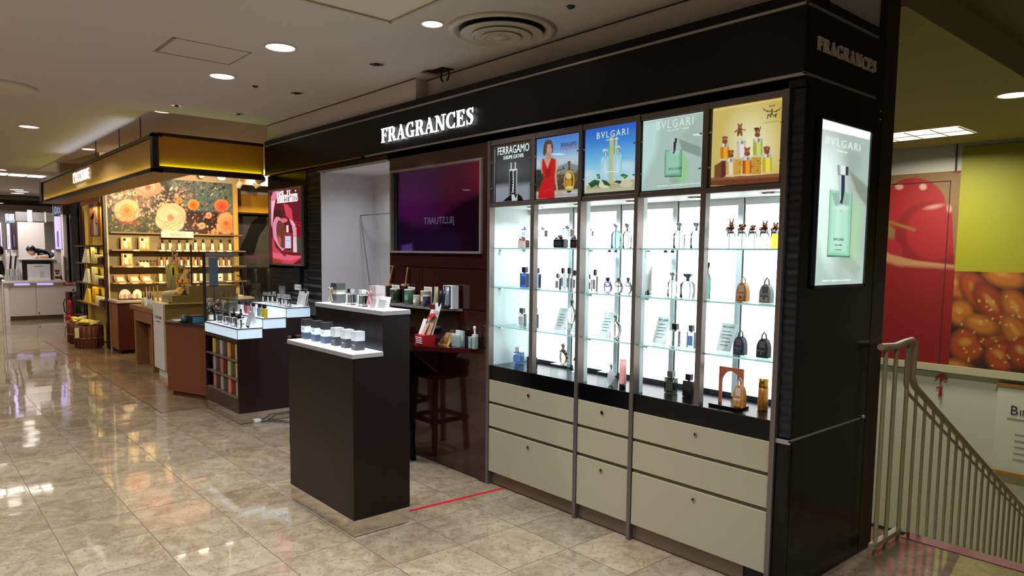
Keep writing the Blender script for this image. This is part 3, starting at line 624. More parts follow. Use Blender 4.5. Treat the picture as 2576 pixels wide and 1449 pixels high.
# right end: ribbed strip and black end wall
ep = thing('end_panel', (-1.6, 3.46, 0), 'black end wall of the perfume unit with a narrow ribbed strip facing the aisle', 'wall panel')
def wave(b, x0, x1, y, z0, z1, pitch, amp, m):
    n = int((z1-z0)/pitch*10); P = [(y-amp*math.sin(2*PI*(z0+(z1-z0)*i/n)/pitch), z0+(z1-z0)*i/n) for i in range(n+1)]
    b.prism([(y+.03, z0)]+P+[(y+.03, z1)], 'X', x0, x1, m, smooth=True)
b = B(); wave(b, -1.628, -1.566, 3.066, .768, 2.345, .0745, .0028, ribm); b.build('ribbed_strip', ep)
b = B(); b.box(-1.636, -1.565, 3.085, 3.872, .0, 2.392, black).box(-1.628, -1.565, 3.060, 3.09, 0, .735, black).box(-1.640, -1.562, 3.056, 3.09, 2.345, 2.392, black); b.build('end_wall', ep)
b = B(); b.box(-1.629, -1.560, 3.055, 3.066, .738, .758, silver).box(-1.566, -1.560, 3.055, 3.80, .751, .760, silver); b.build('silver_band', ep)
b = B(); b.ball((-1.558, 3.83, .76), .012, silver).ball((-1.555, 3.83, 2.30), .006, silver).ball((-1.555, 3.83, 2.34), .005, silver); b.build('fixing', ep)

# perfume lightbox on the end wall
lb = thing('lit_poster', (-1.56, 3.47, 1.45), 'tall glowing light box with a pale green perfume bottle on the black end wall', 'light box')
fy0, fy1, fz0, fz1 = 3.190, 3.748, 1.452, 2.236
b = B(); fr = mat('box_frame', (66, 66, 72), .3, metal=.6)
b.box(-1.566, -1.550, fy0, fy0+.014, fz0, fz1, fr).box(-1.566, -1.550, fy1-.014, fy1, fz0, fz1, fr).box(-1.566, -1.550, fy0, fy1, fz0, fz0+.014, fr).box(-1.566, -1.550, fy0, fy1, fz1-.014, fz1, fr); b.build('frame', lb)
A = Art('X', -1.558, fy0+.014, fy1-.014, fz0+.014, fz1-.014, .0028, ox=1960, oy=260, k=2.896)
A.fill((168, 186, 176)); 
A.poly([(200, 0), (470, 160), (300, 620), (180, 900)], (170, 176, 170), soft=60)
A.ell(320, 600, 130, 330, (236, 255, 250), soft=150); A.ell(290, 950, 110, 420, (222, 248, 238), soft=120, a=.9); A.ell(560, 1230, 120, 120, (186, 206, 196), soft=100, a=.6)
A.ell(540, 420, 60, 100, (140, 150, 140), soft=60, a=.4); A.poly([(505, 480), (680, 640), (670, 800), (560, 640)], (128, 136, 122), soft=20, a=.85)
A.poly([(540, 670), (600, 760), (580, 1100), (530, 1200), (500, 1130)], (170, 224, 150), soft=60, a=.55)
A.poly([(440, 1120), (520, 1100), (600, 1200), (560, 1280), (480, 1200)], (160, 176, 160), soft=30, a=.7)
A.poly([(250, 900), (300, 1100), (400, 1330), (230, 1330)], (150, 180, 166), soft=60, a=.6)
A.poly([(372, 628), (532, 652), (512, 1122), (350, 1116)], (146, 206, 174), soft=3)
A.poly([(384, 640), (470, 660), (500, 780), (500, 1000), (490, 1088), (366, 1084)], (180, 228, 204), soft=26)
A.poly([(420, 680), (450, 700), (440, 1040), (400, 1040)], (190, 236, 214), soft=20, a=.9)
A.line([(372, 628), (350, 1116), (512, 1122), (532, 652)], 3, (40, 110, 84), soft=3); A.line([(352, 1110), (510, 1116)], 7, (20, 90, 66), soft=4)
A.poly([(385, 650), (520, 660), (505, 750), (450, 790), (405, 740)], (150, 184, 170), soft=8); A.ell(455, 760, 50, 20, (206, 232, 220), soft=14)
A.poly([(424, 448), (506, 462), (504, 526), (426, 516)], (150, 160, 162), soft=3); A.poly([(446, 450), (484, 456), (484, 524), (446, 518)], (222, 230, 230), soft=8); A.poly([(486, 460), (506, 463), (504, 526), (484, 524)], (58, 66, 72), soft=4)
A.poly([(432, 516), (480, 524), (478, 640), (460, 736), (440, 720)], (44, 56, 70), soft=4); A.poly([(434, 520), (454, 524), (450, 700), (440, 720)], (196, 206, 210), soft=5)
A.poly([(280, 90), (672, 190), (660, 266), (280, 176)], (255, 255, 255), soft=3)
A.build('film', lb, artE, 1.0)
wt = mat('white_print', (240, 248, 245), .5, emit=.75)
q = at(1960+343/2.896, 260+297/2.896, 'X', -1.556); q2 = at(1960+590/2.896, 260+355/2.896, 'X', -1.556)
text('BVLGARI', lb, (-1.5555, q[1], q[2]+.002), .036, wt, 'X', w=q2[1]-q[1], space=1.3)
q = at(1960+425/2.896, 260+350/2.896, 'X', -1.556); text('ROMA 1884', lb, (-1.5555, q[1], q[2]), .008, wt, 'X', w=.11)
q = at(1960+397/2.896, 260+996/2.896, 'X', -1.556); gt = mat('green_print', (40, 96, 70), .5, emit=.15)
text('BVLGARI', lb, (-1.5555, q[1], q[2]-.002), .013, gt, 'X', w=.105); text('POUR HOMME', lb, (-1.5555, q[1]+.01, q[2]-.026), .006, gt, 'X', w=.08); text('EAU DE PARFUM', lb, (-1.5555, q[1]+.015, q[2]-.048), .004, gt, 'X', w=.07)
q = at(1960+315/2.896, 260+1300/2.896, 'X', -1.556); text('RIVIVERE L ESSENZA EAU DE PARFUM', lb, (-1.5555, q[1], q[2]), .008, wt, 'X', w=.30)

# ------------------------------------------------------------------ the five framed posters above the cabinet
PS = []
def poster(i, label, x0, x1, z0, z1):
    xa, xb = BX[i]+.018, BX[i+1]-.018
    t = thing('lit_poster', ((xa+xb)/2, 3.05, 1.932), label, 'poster')
    b = B(); b.box(xa, xb, 3.063, 3.079, 1.934, 2.311, satin); b.build('backing', t)
    b = B(); b.box(xa+.004, xb-.004, 3.0555, 3.058, 1.936, 2.300, clear); b.build('cover', t)
    for sx in (xa+.009, xb-.009):
        for z in (2.03, 2.20): B().lathe((sx, 3.0525, z), [(.0001, -.005), (.006, -.004), (.006, .004), (.0001, .005)], chrome, 10).build('screw', t)
    return t, 3.0612
def pxz(cx, cy, ox, oy, k, y): return at(ox+cx/k, oy+cy/k, 'Y', y)
# 1 black leather perfume
K1 = 4.829
t, y = poster(0, 'dark poster of a black perfume bottle with FERRAGAMO in white capitals', 0, 0, 0, 0)
A = Art('Y', y, -3.700, -3.345, 1.938, 2.285, .0028, 1210, 240, K1)
A.fill((52, 52, 58)); A.ell(400, 900, 200, 120, (120, 120, 128), soft=160, a=.35); A.poly([(150, 1100), (600, 1070), (600, 1320), (150, 1320)], (150, 152, 164), soft=70)
A.poly([(120, 620), (185, 620), (178, 1300), (120, 1300)], (16, 16, 20), soft=8); A.line([(170, 640), (160, 1290)], 6, (190, 195, 205), soft=3)
A.poly([(265, 1285), (360, 1205), (440, 1185), (490, 1225), (520, 1280)], (12, 12, 14), soft=3); A.poly([(370, 1195), (445, 1190), (440, 1280), (375, 1282)], (214, 216, 222), soft=3); A.poly([(400, 1200), (440, 1195), (425, 1260)], (24, 24, 30), soft=3)
A.poly([(340, 905), (442, 895), (436, 1200), (338, 1205)], (26, 26, 32), soft=3); A.poly([(425, 905), (442, 900), (436, 1195), (422, 1195)], (170, 178, 190), soft=6); A.poly([(340, 910), (352, 910), (350, 1190), (340, 1195)], (130, 136, 150), soft=5)
A.poly([(358, 905), (358, 820), (374, 810), (374, 900)], (200, 204, 212), soft=2); A.poly([(408, 895), (408, 812), (424, 808), (424, 893)], (200, 204, 212), soft=2)
A.poly([(345, 900), (440, 890), (440, 910), (345, 918)], (226, 228, 234), soft=2); A.line([(370, 1180), (400, 1175)], 6, (220, 220, 226), soft=3)
A.build('film', t, artE, .9)
q = pxz(203, 730, 1210, 240, K1, y-.001); q2 = pxz(585, 680, 1210, 240, K1, y-.001); text('FERRAGAMO', t, (q[0], y-.001, q[2]), .050, wt, 'Y', w=q2[0]-q[0])
q = pxz(272, 782, 1210, 240, K1, y-.001); q2 = pxz(518, 752, 1210, 240, K1, y-.001); text('SUBLIME LEATHER', t, (q[0], y-.001, q[2]), .024, wt, 'Y', w=q2[0]-q[0])
lt = Matrix.Rotation(-PI/2, 3, 'Y'); q = pxz(400, 1165, 1210, 240, K1, y-.001); text('FERRAGAMO', t, (q[0], y-.001, q[2]), .016, wt, 'Y', w=.14, lean=lt)
# 2 red dress
t, y = poster(1, 'poster of a woman in a red dress beside a round golden perfume bottle', 0, 0, 0, 0)
A = Art('Y', y, -3.290, -2.925, 1.938, 2.305, .0026, 1210, 240, K1)
A.vgrad([(0, (120, 110, 110)), (.1, (170, 165, 160)), (.14, (70, 56, 44)), (.36, (96, 78, 60)), (.44, (190, 186, 180)), (.6, (190, 208, 224)), (.8, (104, 158, 224)), (1, (70, 126, 214))])
A.poly([(940, 860), (1050, 820), (1200, 850), (1200, 920), (930, 920)], (120, 124, 132), soft=16, a=.8)
rg = np.random.default_rng(11)
for _ in range(90): x = rg.uniform(900, 1180); A.ell(x, rg.uniform(900, 1140), rg.uniform(6, 16), rg.uniform(4, 12), [(120, 86, 54), (66, 46, 32), (176, 144, 104), (44, 34, 28)][rg.integers(4)], soft=5, a=.8)
A.poly([(985, 900), (1000, 850), (1018, 895)], (90, 60, 46), soft=3); A.poly([(670, 900), (760, 900), (760, 1120), (670, 1120)], (40, 52, 40), soft=20)
A.poly([(680, 1170), (1180, 1150), (1180, 1270), (680, 1270)], (188, 186, 184), soft=6); A.line([(900, 1215), (1180, 1205)], 5, (110, 110, 114), soft=4); A.line([(900, 1190), (1180, 1178)], 4, (226, 226, 226), soft=4)
sk = (206, 160, 134)
A.poly([(730, 800), (790, 750), (850, 745), (915, 765), (920, 840), (900, 880), (740, 880)], sk, soft=5); A.poly([(905, 780), (922, 800), (920, 1000), (935, 1150), (1000, 1190), (985, 1205), (925, 1200), (900, 1060), (890, 900)], sk, soft=4)
A.poly([(725, 800), (745, 790), (760, 920), (735, 960)], sk, soft=4); A.poly([(785, 660), (845, 660), (850, 770), (790, 770)], (190, 142, 116), soft=6)
A.poly([(760, 640), (775, 560), (820, 538), (860, 556), (876, 620), (874, 690), (860, 700), (860, 620), (840, 590), (806, 600), (796, 690), (770, 740), (755, 720)], (84, 58, 48), soft=5); A.ell(828, 640, 36, 62, sk, soft=4, rot=-.05); A.poly([(790, 545), (850, 540), (872, 590), (872, 660), (856, 640), (845, 590), (806, 600), (800, 640), (790, 700), (765, 735), (752, 700), (765, 590)], (92, 66, 54), soft=5)
A.line([(806, 632), (822, 630)], 4, (70, 44, 40), soft=3); A.line([(845, 630), (857, 630)], 4, (70, 44, 40), soft=3); A.line([(828, 690), (848, 688)], 5, (170, 66, 66), soft=3); A.line([(836, 640), (842, 664), (834, 668)], 3, (160, 112, 90), soft=3)
A.poly([(745, 770), (760, 765), (808, 890), (855, 755), (905, 780), (905, 900), (890, 1010), (895, 1250), (690, 1255), (700, 1160), (745, 1030), (770, 985), (740, 900)], (204, 24, 32), soft=3)
A.poly([(770, 880), (808, 900), (850, 830), (850, 960), (790, 1010)], (168, 14, 24), soft=14); A.line([(760, 1000), (880, 960)], 6, (140, 10, 20), soft=6); A.line([(730, 1100), (860, 1040)], 5, (168, 14, 24), soft=6); A.line([(740, 1180), (880, 1120)], 8, (224, 50, 54), soft=8)
A.ell(1072, 1040, 66, 134, (206, 168, 78), soft=4, rot=.05); A.ell(1072, 1040, 52, 112, (120, 84, 34), soft=8, rot=.05); A.ell(1066, 980, 34, 44, (222, 202, 140), soft=8); A.ell(1064, 1060, 38, 50, (206, 140, 44), soft=8); A.ell(1075, 1120, 44, 24, (232, 206, 110), soft=8)
A.poly([(1050, 800), (1090, 800), (1082, 850), (1090, 910), (1055, 910), (1062, 850)], (96, 76, 56), soft=3); A.poly([(1040, 1160), (1100, 1160), (1090, 1182), (1050, 1182)], (40, 32, 24), soft=3)
A.build('film', t, artE, .95)
q = pxz(972, 628, 1210, 240, K1, y); q2 = pxz(1168, 608, 1210, 240, K1, y); text('FERRAGAMO', t, (q[0], y-.001, q[2]), .023, mat('navy_print', (30, 40, 80), .5, emit=.3), 'Y', w=q2[0]-q[0])
q = pxz(968, 672, 1210, 240, K1, y); text('FIAMMA', t, (q[0], y-.001, q[2]), .026, mat('mauve_print', (160, 96, 120), .5, emit=.6), 'Y', w=q2[0]-q[0], space=1.2)
# 3 blue
t, y = poster(2, 'blue sky poster with two clear perfume bottles, bamboo and green leaves', 0, 0, 0, 0)
A = Art('Y', y, -2.878, -2.500, 1.950, 2.312, .0027, 1210, 240, K1)
A.vgrad([(0, (190, 190, 160)), (.14, (210, 222, 220)), (.3, (176, 218, 240)), (.5, (118, 190, 236)), (.75, (62, 140, 222)), (1, (34, 92, 200))])
A.ell(1750, 850, 120, 50, (210, 232, 244), soft=60, a=.7); A.ell(1320, 950, 60, 40, (210, 232, 244), soft=50, a=.6)
A.poly([(1280, 1100), (1480, 1060), (1860, 1020), (1860, 1190), (1280, 1220)], (186, 176, 140), soft=8); A.poly([(1420, 1090), (1480, 1050), (1560, 1120), (1480, 1130)], (226, 222, 190), soft=6); A.ell(1760, 1070, 80, 50, (214, 206, 176), soft=10); A.poly([(1280, 1150), (1860, 1110), (1860, 1190), (1280, 1215)], (196, 190, 164), soft=4)
for x0, x1, c in ((1562, 1590, (190, 200, 130)), (1592, 1612, (206, 196, 140)), (1630, 1656, (204, 206, 150))): A.poly([(x0, 510), (x1, 505), (x1-2, 1070), (x0, 1075)], c, soft=4)
A.line([(1565, 620), (1600, 640), (1560, 700)], 10, (170, 196, 60), soft=5); A.poly([(1560, 650), (1590, 610), (1600, 650), (1580, 730)], (186, 204, 50), soft=4)
for x0, x1, t0, b0 in ((1462, 1558, 740, 1040), (1612, 1708, 700, 1010)):
    A.poly([(x0, t0+30), (x0+20, t0), (x1-20, t0-8), (x1, t0+20), (x1-4, b0), (x0+4, b0+12)], (170, 214, 232), soft=4, a=.9); A.line([(x0, t0+30), (x0+4, b0)], 4, (220, 244, 250), soft=3); A.line([(x1, t0+20), (x1-4, b0)], 4, (110, 170, 200), soft=3)
    A.poly([(x0+34, t0-50), (x1-28, t0-54), (x1-30, t0+20), (x0+40, t0+26)], (110, 140, 150), soft=5); A.poly([(x0+44, t0-50), (x0+56, t0-50), (x0+56, t0+20), (x0+48, t0+22)], (230, 240, 244), soft=4); A.ell((x0+x1)/2, t0-70, 34, 22, (196, 216, 214), soft=5); A.line([(x0+40, t0-52), (x1-30, t0-58)], 8, (40, 60, 60), soft=4)
    A.ell((x0+x1)/2, t0+170, 26, 90, (206, 232, 244), soft=20, a=.8)
for P in ([(1300, 1070), (1380, 1022), (1450, 1040), (1400, 1090), (1340, 1125)], [(1460, 1020), (1530, 1040), (1580, 1100), (1500, 1090)], [(1400, 960), (1440, 955), (1452, 1010), (1420, 1015)], [(1400, 1060), (1440, 1050), (1420, 1125)], [(1690, 970), (1730, 950), (1790, 975), (1750, 1015)], [(1610, 1050), (1660, 1030), (1710, 1040), (1690, 1075)]): A.poly(P, (30, 84, 40), soft=4)
A.line([(1310, 1072), (1440, 1040)], 3, (90, 150, 70), soft=3); A.ell(1425, 985, 16, 18, (90, 170, 70), soft=8); A.ell(1740, 985, 26, 12, (96, 170, 70), soft=6)
A.build('film', t, artE, .95)
q = pxz(1408, 528, 1210, 240, K1, y); q2 = pxz(1788, 476, 1210, 240, K1, y); text('BVLGARI', t, (q[0], y-.001, q[2]-.002), .036, wt, 'Y', w=q2[0]-q[0], space=1.3)
q = pxz(1524, 548, 1210, 240, K1, y); text('ROMA 1884', t, (q[0], y-.001, q[2]-.002), .008, wt, 'Y', w=.09)
# 4 pale green
K2 = 4.829; o = (1600, 220)
t, y = poster(3, 'pale green poster of one square perfume bottle with a silver cap', 0, 0, 0, 0)
A = Art('Y', y, -2.458, -2.078, 1.940, 2.308, .0027, 1600, 220, 4.83)
A.fill((176, 196, 190)); A.poly([(60, 440), (300, 400), (240, 800), (60, 1200)], (196, 224, 220), soft=90); A.poly([(560, 600), (800, 300), (800, 800)], (168, 186, 176), soft=50)
A.poly([(515, 620), (790, 730), (790, 850), (560, 760)], (132, 146, 140), soft=14, a=.85); A.poly([(560, 760), (640, 900), (620, 1120), (520, 1200), (480, 1110)], (150, 210, 120), soft=40, a=.7); A.ell(470, 1130, 60, 40, (140, 160, 140), soft=30, a=.6)
A.poly([(355, 765), (560, 745), (548, 1080), (350, 1088)], (118, 176, 146), soft=3); A.poly([(370, 780), (530, 770), (520, 1040), (366, 1050)], (156, 204, 180), soft=24); A.line([(355, 765), (350, 1088), (548, 1082), (560, 745)], 4, (40, 100, 80), soft=3); A.line([(352, 1082), (548, 1076)], 9, (20, 84, 60), soft=5)
A.poly([(400, 765), (540, 755), (500, 830), (440, 820)], (176, 210, 196), soft=10); A.poly([(424, 620), (516, 616), (514, 660), (424, 668)], (190, 200, 200), soft=3); A.poly([(470, 617), (500, 616), (500, 662), (470, 664)], (40, 48, 56), soft=4)
A.poly([(436, 660), (492, 658), (480, 760), (460, 812), (436, 790)], (34, 42, 54), soft=4); A.poly([(436, 664), (454, 662), (452, 790), (440, 790)], (206, 214, 216), soft=4)
A.build('film', t, artE, 1.0)
q = pxz(250, 515, *o, 4.83, y); q2 = pxz(696, 440, *o, 4.83, y); text('BVLGARI', t, (q[0], y-.001, q[2]-.002), .043, wt, 'Y', w=q2[0]-q[0], space=1.3)
q = pxz(385, 530, *o, 4.83, y); text('ROMA 1884', t, (q[0], y-.001, q[2]-.003), .009, wt, 'Y', w=.13); q = pxz(400, 1000, *o, 4.83, y); text('BVLGARI', t, (q[0], y-.001, q[2]-.003), .012, gt, 'Y', w=.08)
q = pxz(262, 1208, *o, 4.83, y); text('RIVIVERE L ESSENZA EAU DE PARFUM', t, (q[0], y-.001, q[2]-.002), .009, wt, 'Y', w=.30)
# 5 golden
t, y = poster(4, 'golden poster of round perfume bottles topped with little brown animals', 0, 0, 0, 0)
o5 = (1780, 240, 6.3)
A = Art('Y', y, -2.030, -1.672, 1.938, 2.318, .0024, *o5)
A.fill((214, 186, 104)); A.ell(700, 800, 300, 420, (250, 240, 196), soft=420, a=.9); A.poly([(1000, 60), (1200, 60), (1200, 500)], (206, 170, 80), soft=80, a=.6)
A.poly([(40, 1310), (1180, 1235), (1180, 1400), (40, 1420)], (150, 88, 52), soft=3); A.poly([(40, 1350), (1180, 1290), (1180, 1420), (40, 1430)], (116, 60, 38), soft=4)
for x in (215, 415, 615, 832): A.ell(x, 1380-(x-215)*.06, 9, 9, (50, 24, 16), soft=3)
A.poly([(110, 1110), (200, 1060), (290, 1010), (290, 1290), (105, 1310)], (120, 74, 44), soft=3); A.poly([(215, 1030), (290, 1010), (285, 1290), (212, 1300)], (96, 44, 34), soft=3)
A.poly([(430, 1000), (545, 995), (530, 1250), (430, 1260)], (214, 160, 60), soft=3); A.poly([(705, 975), (855, 965), (845, 1245), (700, 1255)], (206, 152, 54), soft=3); A.line([(435, 1105), (535, 1100)], 4, (110, 70, 20), soft=3); A.line([(710, 1085), (850, 1078)], 4, (110, 70, 20), soft=3)
for x, y_ in ((510, 1065), (503, 1210), (802, 1038), (722, 1128), (796, 1188)): A.ell(x, y_, 10, 10, (60, 34, 14), soft=3)
def jar(x0, x1, t0, b0, c, hi):
    A.poly([(x0, t0+50), (x1, t0+46), (x1, b0), (x0, b0+8)], c, soft=3); A.poly([(x0+(x1-x0)*.35, t0+50), (x0+(x1-x0)*.8, t0+48), (x0+(x1-x0)*.8, b0-8), (x0+(x1-x0)*.35, b0-4)], hi, soft=24, a=.9)
    A.poly([(x0, t0), (x1, t0-6), (x1, t0+46), (x0, t0+52)], (190, 186, 176), soft=3); A.poly([(x0+(x1-x0)*.5, t0), (x0+(x1-x0)*.66, t0), (x0+(x1-x0)*.66, t0+46), (x0+(x1-x0)*.5, t0+46)], (110, 110, 116), soft=4); A.poly([(x0+(x1-x0)*.25, t0), (x0+(x1-x0)*.42, t0), (x0+(x1-x0)*.42, t0+46), (x0+(x1-x0)*.25, t0+46)], (240, 240, 236), soft=5)
    A.poly([(x0-6, b0-6), (x1+4, b0-10), (x1+4, b0+20), (x0-6, b0+26)], (226, 200, 150), soft=4)
bw = (132, 72, 44)
def beast(cx, cy, s, ear, up=1.0):
    A.ell(cx, cy+50*s, 44*s, 38*s, bw, soft=4); A.ell(cx, cy, 38*s, 36*s, (150, 86, 56), soft=4)
    for sg_ in (-1, 1): A.ell(cx+sg_*32*s, cy-34*s*up, 16*s, ear*s, bw, soft=4, rot=sg_*.3)
    A.ell(cx+8*s, cy+6*s, 14*s, 10*s, (196, 140, 110), soft=6); A.ell(cx-10*s, cy-8*s, 4, 4, (30, 14, 10), soft=2); A.ell(cx+14*s, cy-8*s, 4, 4, (30, 14, 10), soft=2)
jar(205, 340, 765, 1010, (214, 120, 14), (250, 176, 40)); beast(275, 680, 1.0, 12, .4)
jar(460, 605, 720, 990, (216, 190, 190), (252, 236, 232)); A.poly([(510, 730), (540, 650), (560, 730)], (200, 206, 210), soft=3); beast(512, 490, .8, 24); A.poly([(470, 560), (550, 555), (552, 640), (530, 648), (512, 600), (492, 648), (468, 645)], bw, soft=4); A.line([(430, 580), (480, 545)], 18, bw, soft=4); A.line([(595, 550), (545, 540)], 18, bw, soft=4)
jar(720, 872, 685, 955, (170, 176, 66), (222, 220, 120)); beast(790, 575, 1.0, 16, .7); A.ell(780, 525, 46, 16, (60, 34, 30), soft=4); A.poly([(820, 530), (842, 478), (850, 530)], bw, soft=3)
jar(290, 430, 1005, 1270, (206, 160, 110), (250, 226, 180)); beast(368, 900, 1.0, 28, .2); jar(550, 698, 980, 1250, (190, 80, 20), (252, 170, 40)); beast(628, 870, 1.05, 16); jar(868, 1020, 935, 1225, (206, 180, 30), (246, 230, 90)); beast(938, 840, 1.05, 34, -.2)
# winged emblem
ek = (74, 56, 24)
for s_ in (-1, 1):
    for j in range(4): A.line([(1018+s_*20, 250+j*3), (1018+s_*(70+j*6), 262-j*8), (1018+s_*(140-j*6), 205-j*2-(10 if s_ > 0 else 0)+j*14)], 9-j, ek, soft=3)
A.ell(1018, 226, 14, 16, ek, soft=3); A.poly([(1000, 245), (1036, 242), (1018, 300)], ek, soft=3)
A.line([(950, 368), (955, 310), (1018, 300)], 14, ek, soft=3); A.line([(955, 305), (1000, 345), (1018, 270), (1050, 335), (1090, 288), (1080, 352)], 13, ek, soft=3); A.line([(1090, 288), (1078, 352)], 16, ek, soft=3)
A.line([(918, 415), (1110, 388)], 4, ek, soft=3); A.line([(880, 442), (1140, 406)], 4, ek, soft=3)
A.build('film', t, artE, .97)
q = pxz(980, 188, *o5, y); text('MCM', t, (q[0], y-.001, q[2]-.001), .010, mat('umber_print', (74, 56, 24), .5, emit=.2), 'Y', w=.026)

# ------------------------------------------------------------------ brown gloss wall with the screen
tw = thing('brown_wall_panel', (-4.4, 3.07, 0), 'glossy dark brown wall panels between the white niche and the lit cabinet', 'wall panel')
def pnl(x0, x1, z0, z1): B().box(x0, x1, YF, 3.09, z0, z1, brown).build('panel', tw, bevel=.0015)
TVX0, TVX1, TVZ0, TVZ1 = -4.995, -3.818, 1.593, 2.243
b = B(); b.box(-5.022, TVX0, YF, 3.09, 1.489, 2.342, brown).box(TVX1, -3.757, YF, 3.09, 1.489, 2.342, brown).box(TVX0, TVX1, YF, 3.09, 1.489, TVZ0, brown).box(TVX0, TVX1, YF, 3.09, TVZ1, 2.342, brown); b.build('screen_surround', tw)
pnl(-5.022, -4.72, 1.20, 1.483); pnl(-4.716, -4.55, 1.20, 1.483); pnl(-4.546, -3.757, 1.20, 1.483); pnl(-5.022, -3.757, .95, 1.196); pnl(-5.022, -3.757, 0.005, .946)
b = B(); b.box(-5.022, -3.757, 3.10, 3.12, 0, 2.342, blackm); b.build('backing', tw)
b = B(); b.box(-3.838, -3.757, 3.047, YF, 0, .935, brown); lab(b.build('edge_strip', tw), 'raised brown strip beside the drawers')
tv = thing('wall_screen', (-4.4, 3.05, TVZ0), 'large silver framed screen glowing dark purple and crimson in the brown wall', 'screen')
b = B(); f_ = .020
b.box(TVX0, TVX0+f_, 3.040, 3.10, TVZ0, TVZ1, silver).box(TVX1-f_, TVX1, 3.040, 3.10, TVZ0, TVZ1, silver).box(TVX0+f_, TVX1-f_, 3.040, 3.10, TVZ0, TVZ0+f_*.8, silver).box(TVX0+f_, TVX1-f_, 3.040, 3.10, TVZ1-f_*.8, TVZ1, silver); b.build('frame', tv, bevel=.002)
A = Art('Y', 3.084, TVX0+f_, TVX1-f_, TVZ0+.016, TVZ1-.016, .006, 900, 340, 3.45)
A.fill((58, 20, 62)); A.poly([(700, 180), (1100, 150), (1100, 640), (700, 700)], (74, 14, 44), soft=200); A.ell(1080, 330, 110, 180, (112, 12, 44), soft=160, a=.8); A.ell(480, 600, 160, 160, (82, 22, 84), soft=160, a=.8)
A.poly([(1090, 500), (930, 560), (800, 650), (700, 800), (680, 1050), (1100, 1050)], (28, 8, 22), soft=60); A.poly([(300, 700), (480, 790), (700, 800), (900, 850), (900, 1100), (300, 1100)], (34, 14, 44), soft=80); A.poly([(380, 1010), (380, 960), (470, 940), (480, 1010)], (84, 62, 130), soft=20)
A.build('screen', tv, mat('screen_film', emit=.85, attr=True, rough=.012, coat=0), .62)
b = B(); b.box(TVX0+f_, -4.93, 3.070, 3.085, TVZ0+.016, TVZ1-.016, blackm); b.build('dark_bezel', tv)

ws = thing('wall_shelf', (-4.5, 3.0, 1.18), 'thin grey edged wall shelf of candles below the screen', 'shelf')
b = B(); b.prism([(-5.0, 3.058), (-5.0, 2.915), (-4.154, 2.953), (-4.04, 3.058)], 'Z', 1.183, 1.200, silver); b.build('board', ws)
for x in (-4.94, -4.39): B().box(x-.01, x+.01, 3.03, 3.058, 1.12, 1.183, brownm).build('bracket', ws)
tb = thing('wall_table', (-4.5, 2.9, .90), 'glossy dark red-brown counter table with a slanted front edge under the wall shelf', 'table')
b = B(); b.prism([(-5.02, 3.046), (-5.02, 2.60), (-4.75, 2.56), (-4.236, 2.745), (-3.785, 3.046)], 'Z', .905, .937, mat('red_brown_gloss', (60, 16, 16), .08, coat=.7)); b.build('table_top', tb, bevel=.003)
b = B(); b.prism([(3.05, .90), (2.82, .90), (2.86, .85), (3.05, .70)], 'X', -4.35, -4.32, brownm); b.build('bracket', tb)

# white niche left of the screen wall
nw = mat('niche_white', (214, 212, 216), .6)
nc = thing('white_niche', (-5.6, 3.4, 0), 'tall recess with plain pale grey walls between the dark column and the screen', 'niche')
B().box(-6.27, -6.255, 3.07, 3.64, 0, 2.335, nw).build('side_wall', nc); B().box(-6.255, -5.03, 3.632, 3.65, 0, 2.335, nw).build('rear_wall', nc); B().box(-5.045, -5.03, 3.10, 3.64, 0, 2.335, nw).build('side_wall', nc)
B().box(-6.255, -5.045, 3.11, 3.64, 2.335, 2.345, nw).build('top_wall', nc)
b = B(); b.box(-6.27, -5.025, 3.045, 3.10, 2.337, 2.385, black).box(-6.27, -5.025, 3.040, 3.06, 2.333, 2.341, silver); b.build('head_rail', nc)
area('niche_light', (-5.6, 3.25, 2.32), 3.2, .5, NEUT, size_y=.1)
rk = thing('shadow_rods', (-5.3, 3.5, 0), 'thin grey rods, level and slanted, in place of shadow lines in the white niche', 'stand')  # grey rods stand in for shadow lines inside the niche
gp = mat('shadow_rod_grey', (140, 138, 138), .4, metal=.5)
c0 = at(907, 542, 'Y', 3.45); c1 = at(978, 536, 'Y', 3.45); c2 = at(936, 760, 'Y', 3.45); B().tube([tuple(c1+np.array([.05, 0, 0])), tuple(c0)], .006, gp).build('rail', rk)
B().tube([tuple(c0), tuple(c2), tuple(c2+(c2-c0)*(c2[2]/(c0[2]-c2[2])))], .006, gp).build('leg', rk)
c3 = at(950, 548, 'Y', 3.44); B().box(c3[0]-.025, c3[0]+.02, 3.438, 3.441, c3[2]-.10, c3[2], mat('beige_tag', (170, 158, 140), .6)).build('hanging_tag', rk)

# black column with the ribbon poster
mc = thing('black_column', (-6.9, 3.08, 0), 'black column with fine horizontal ribs between the golden store and the white niche', 'column')
b = B(); b.box(-7.475, -6.55, YF, 3.46, 1.42, 2.385, black); b.build('upper_face', mc)
b = B(); wave(b, -7.475, -6.55, YF+.004, 0, 1.42, .047, .003, ribm); b.build('ribbed_face', mc)
b = B(); wave(b, -6.55, -6.272, YF+.006, 0, 2.385, .0745, .0035, ribm); b.build('ribbed_face', mc)
b = B(); b.box(-7.475, -7.46, 3.07, 3.46, 0, 2.385, black); b.build('side_face', mc)
mp = thing('lit_poster', (-7.0, 3.05, 1.45), 'glowing poster of pink ribbon loops around a small bottle on the black column', 'poster')
MX0, MX1, MZ0, MZ1 = -7.412, -6.618, 1.450, 2.232
b = B(); f_ = .018; b.box(MX0, MX0+f_, 3.035, 3.06, MZ0, MZ1, silver).box(MX1-f_, MX1, 3.035, 3.06, MZ0, MZ1, silver).box(MX0+f_, MX1-f_, 3.035, 3.06, MZ0, MZ0+f_, silver).box(MX0+f_, MX1-f_, 3.035, 3.06, MZ1-f_, MZ1, silver); b.build('frame', mp)
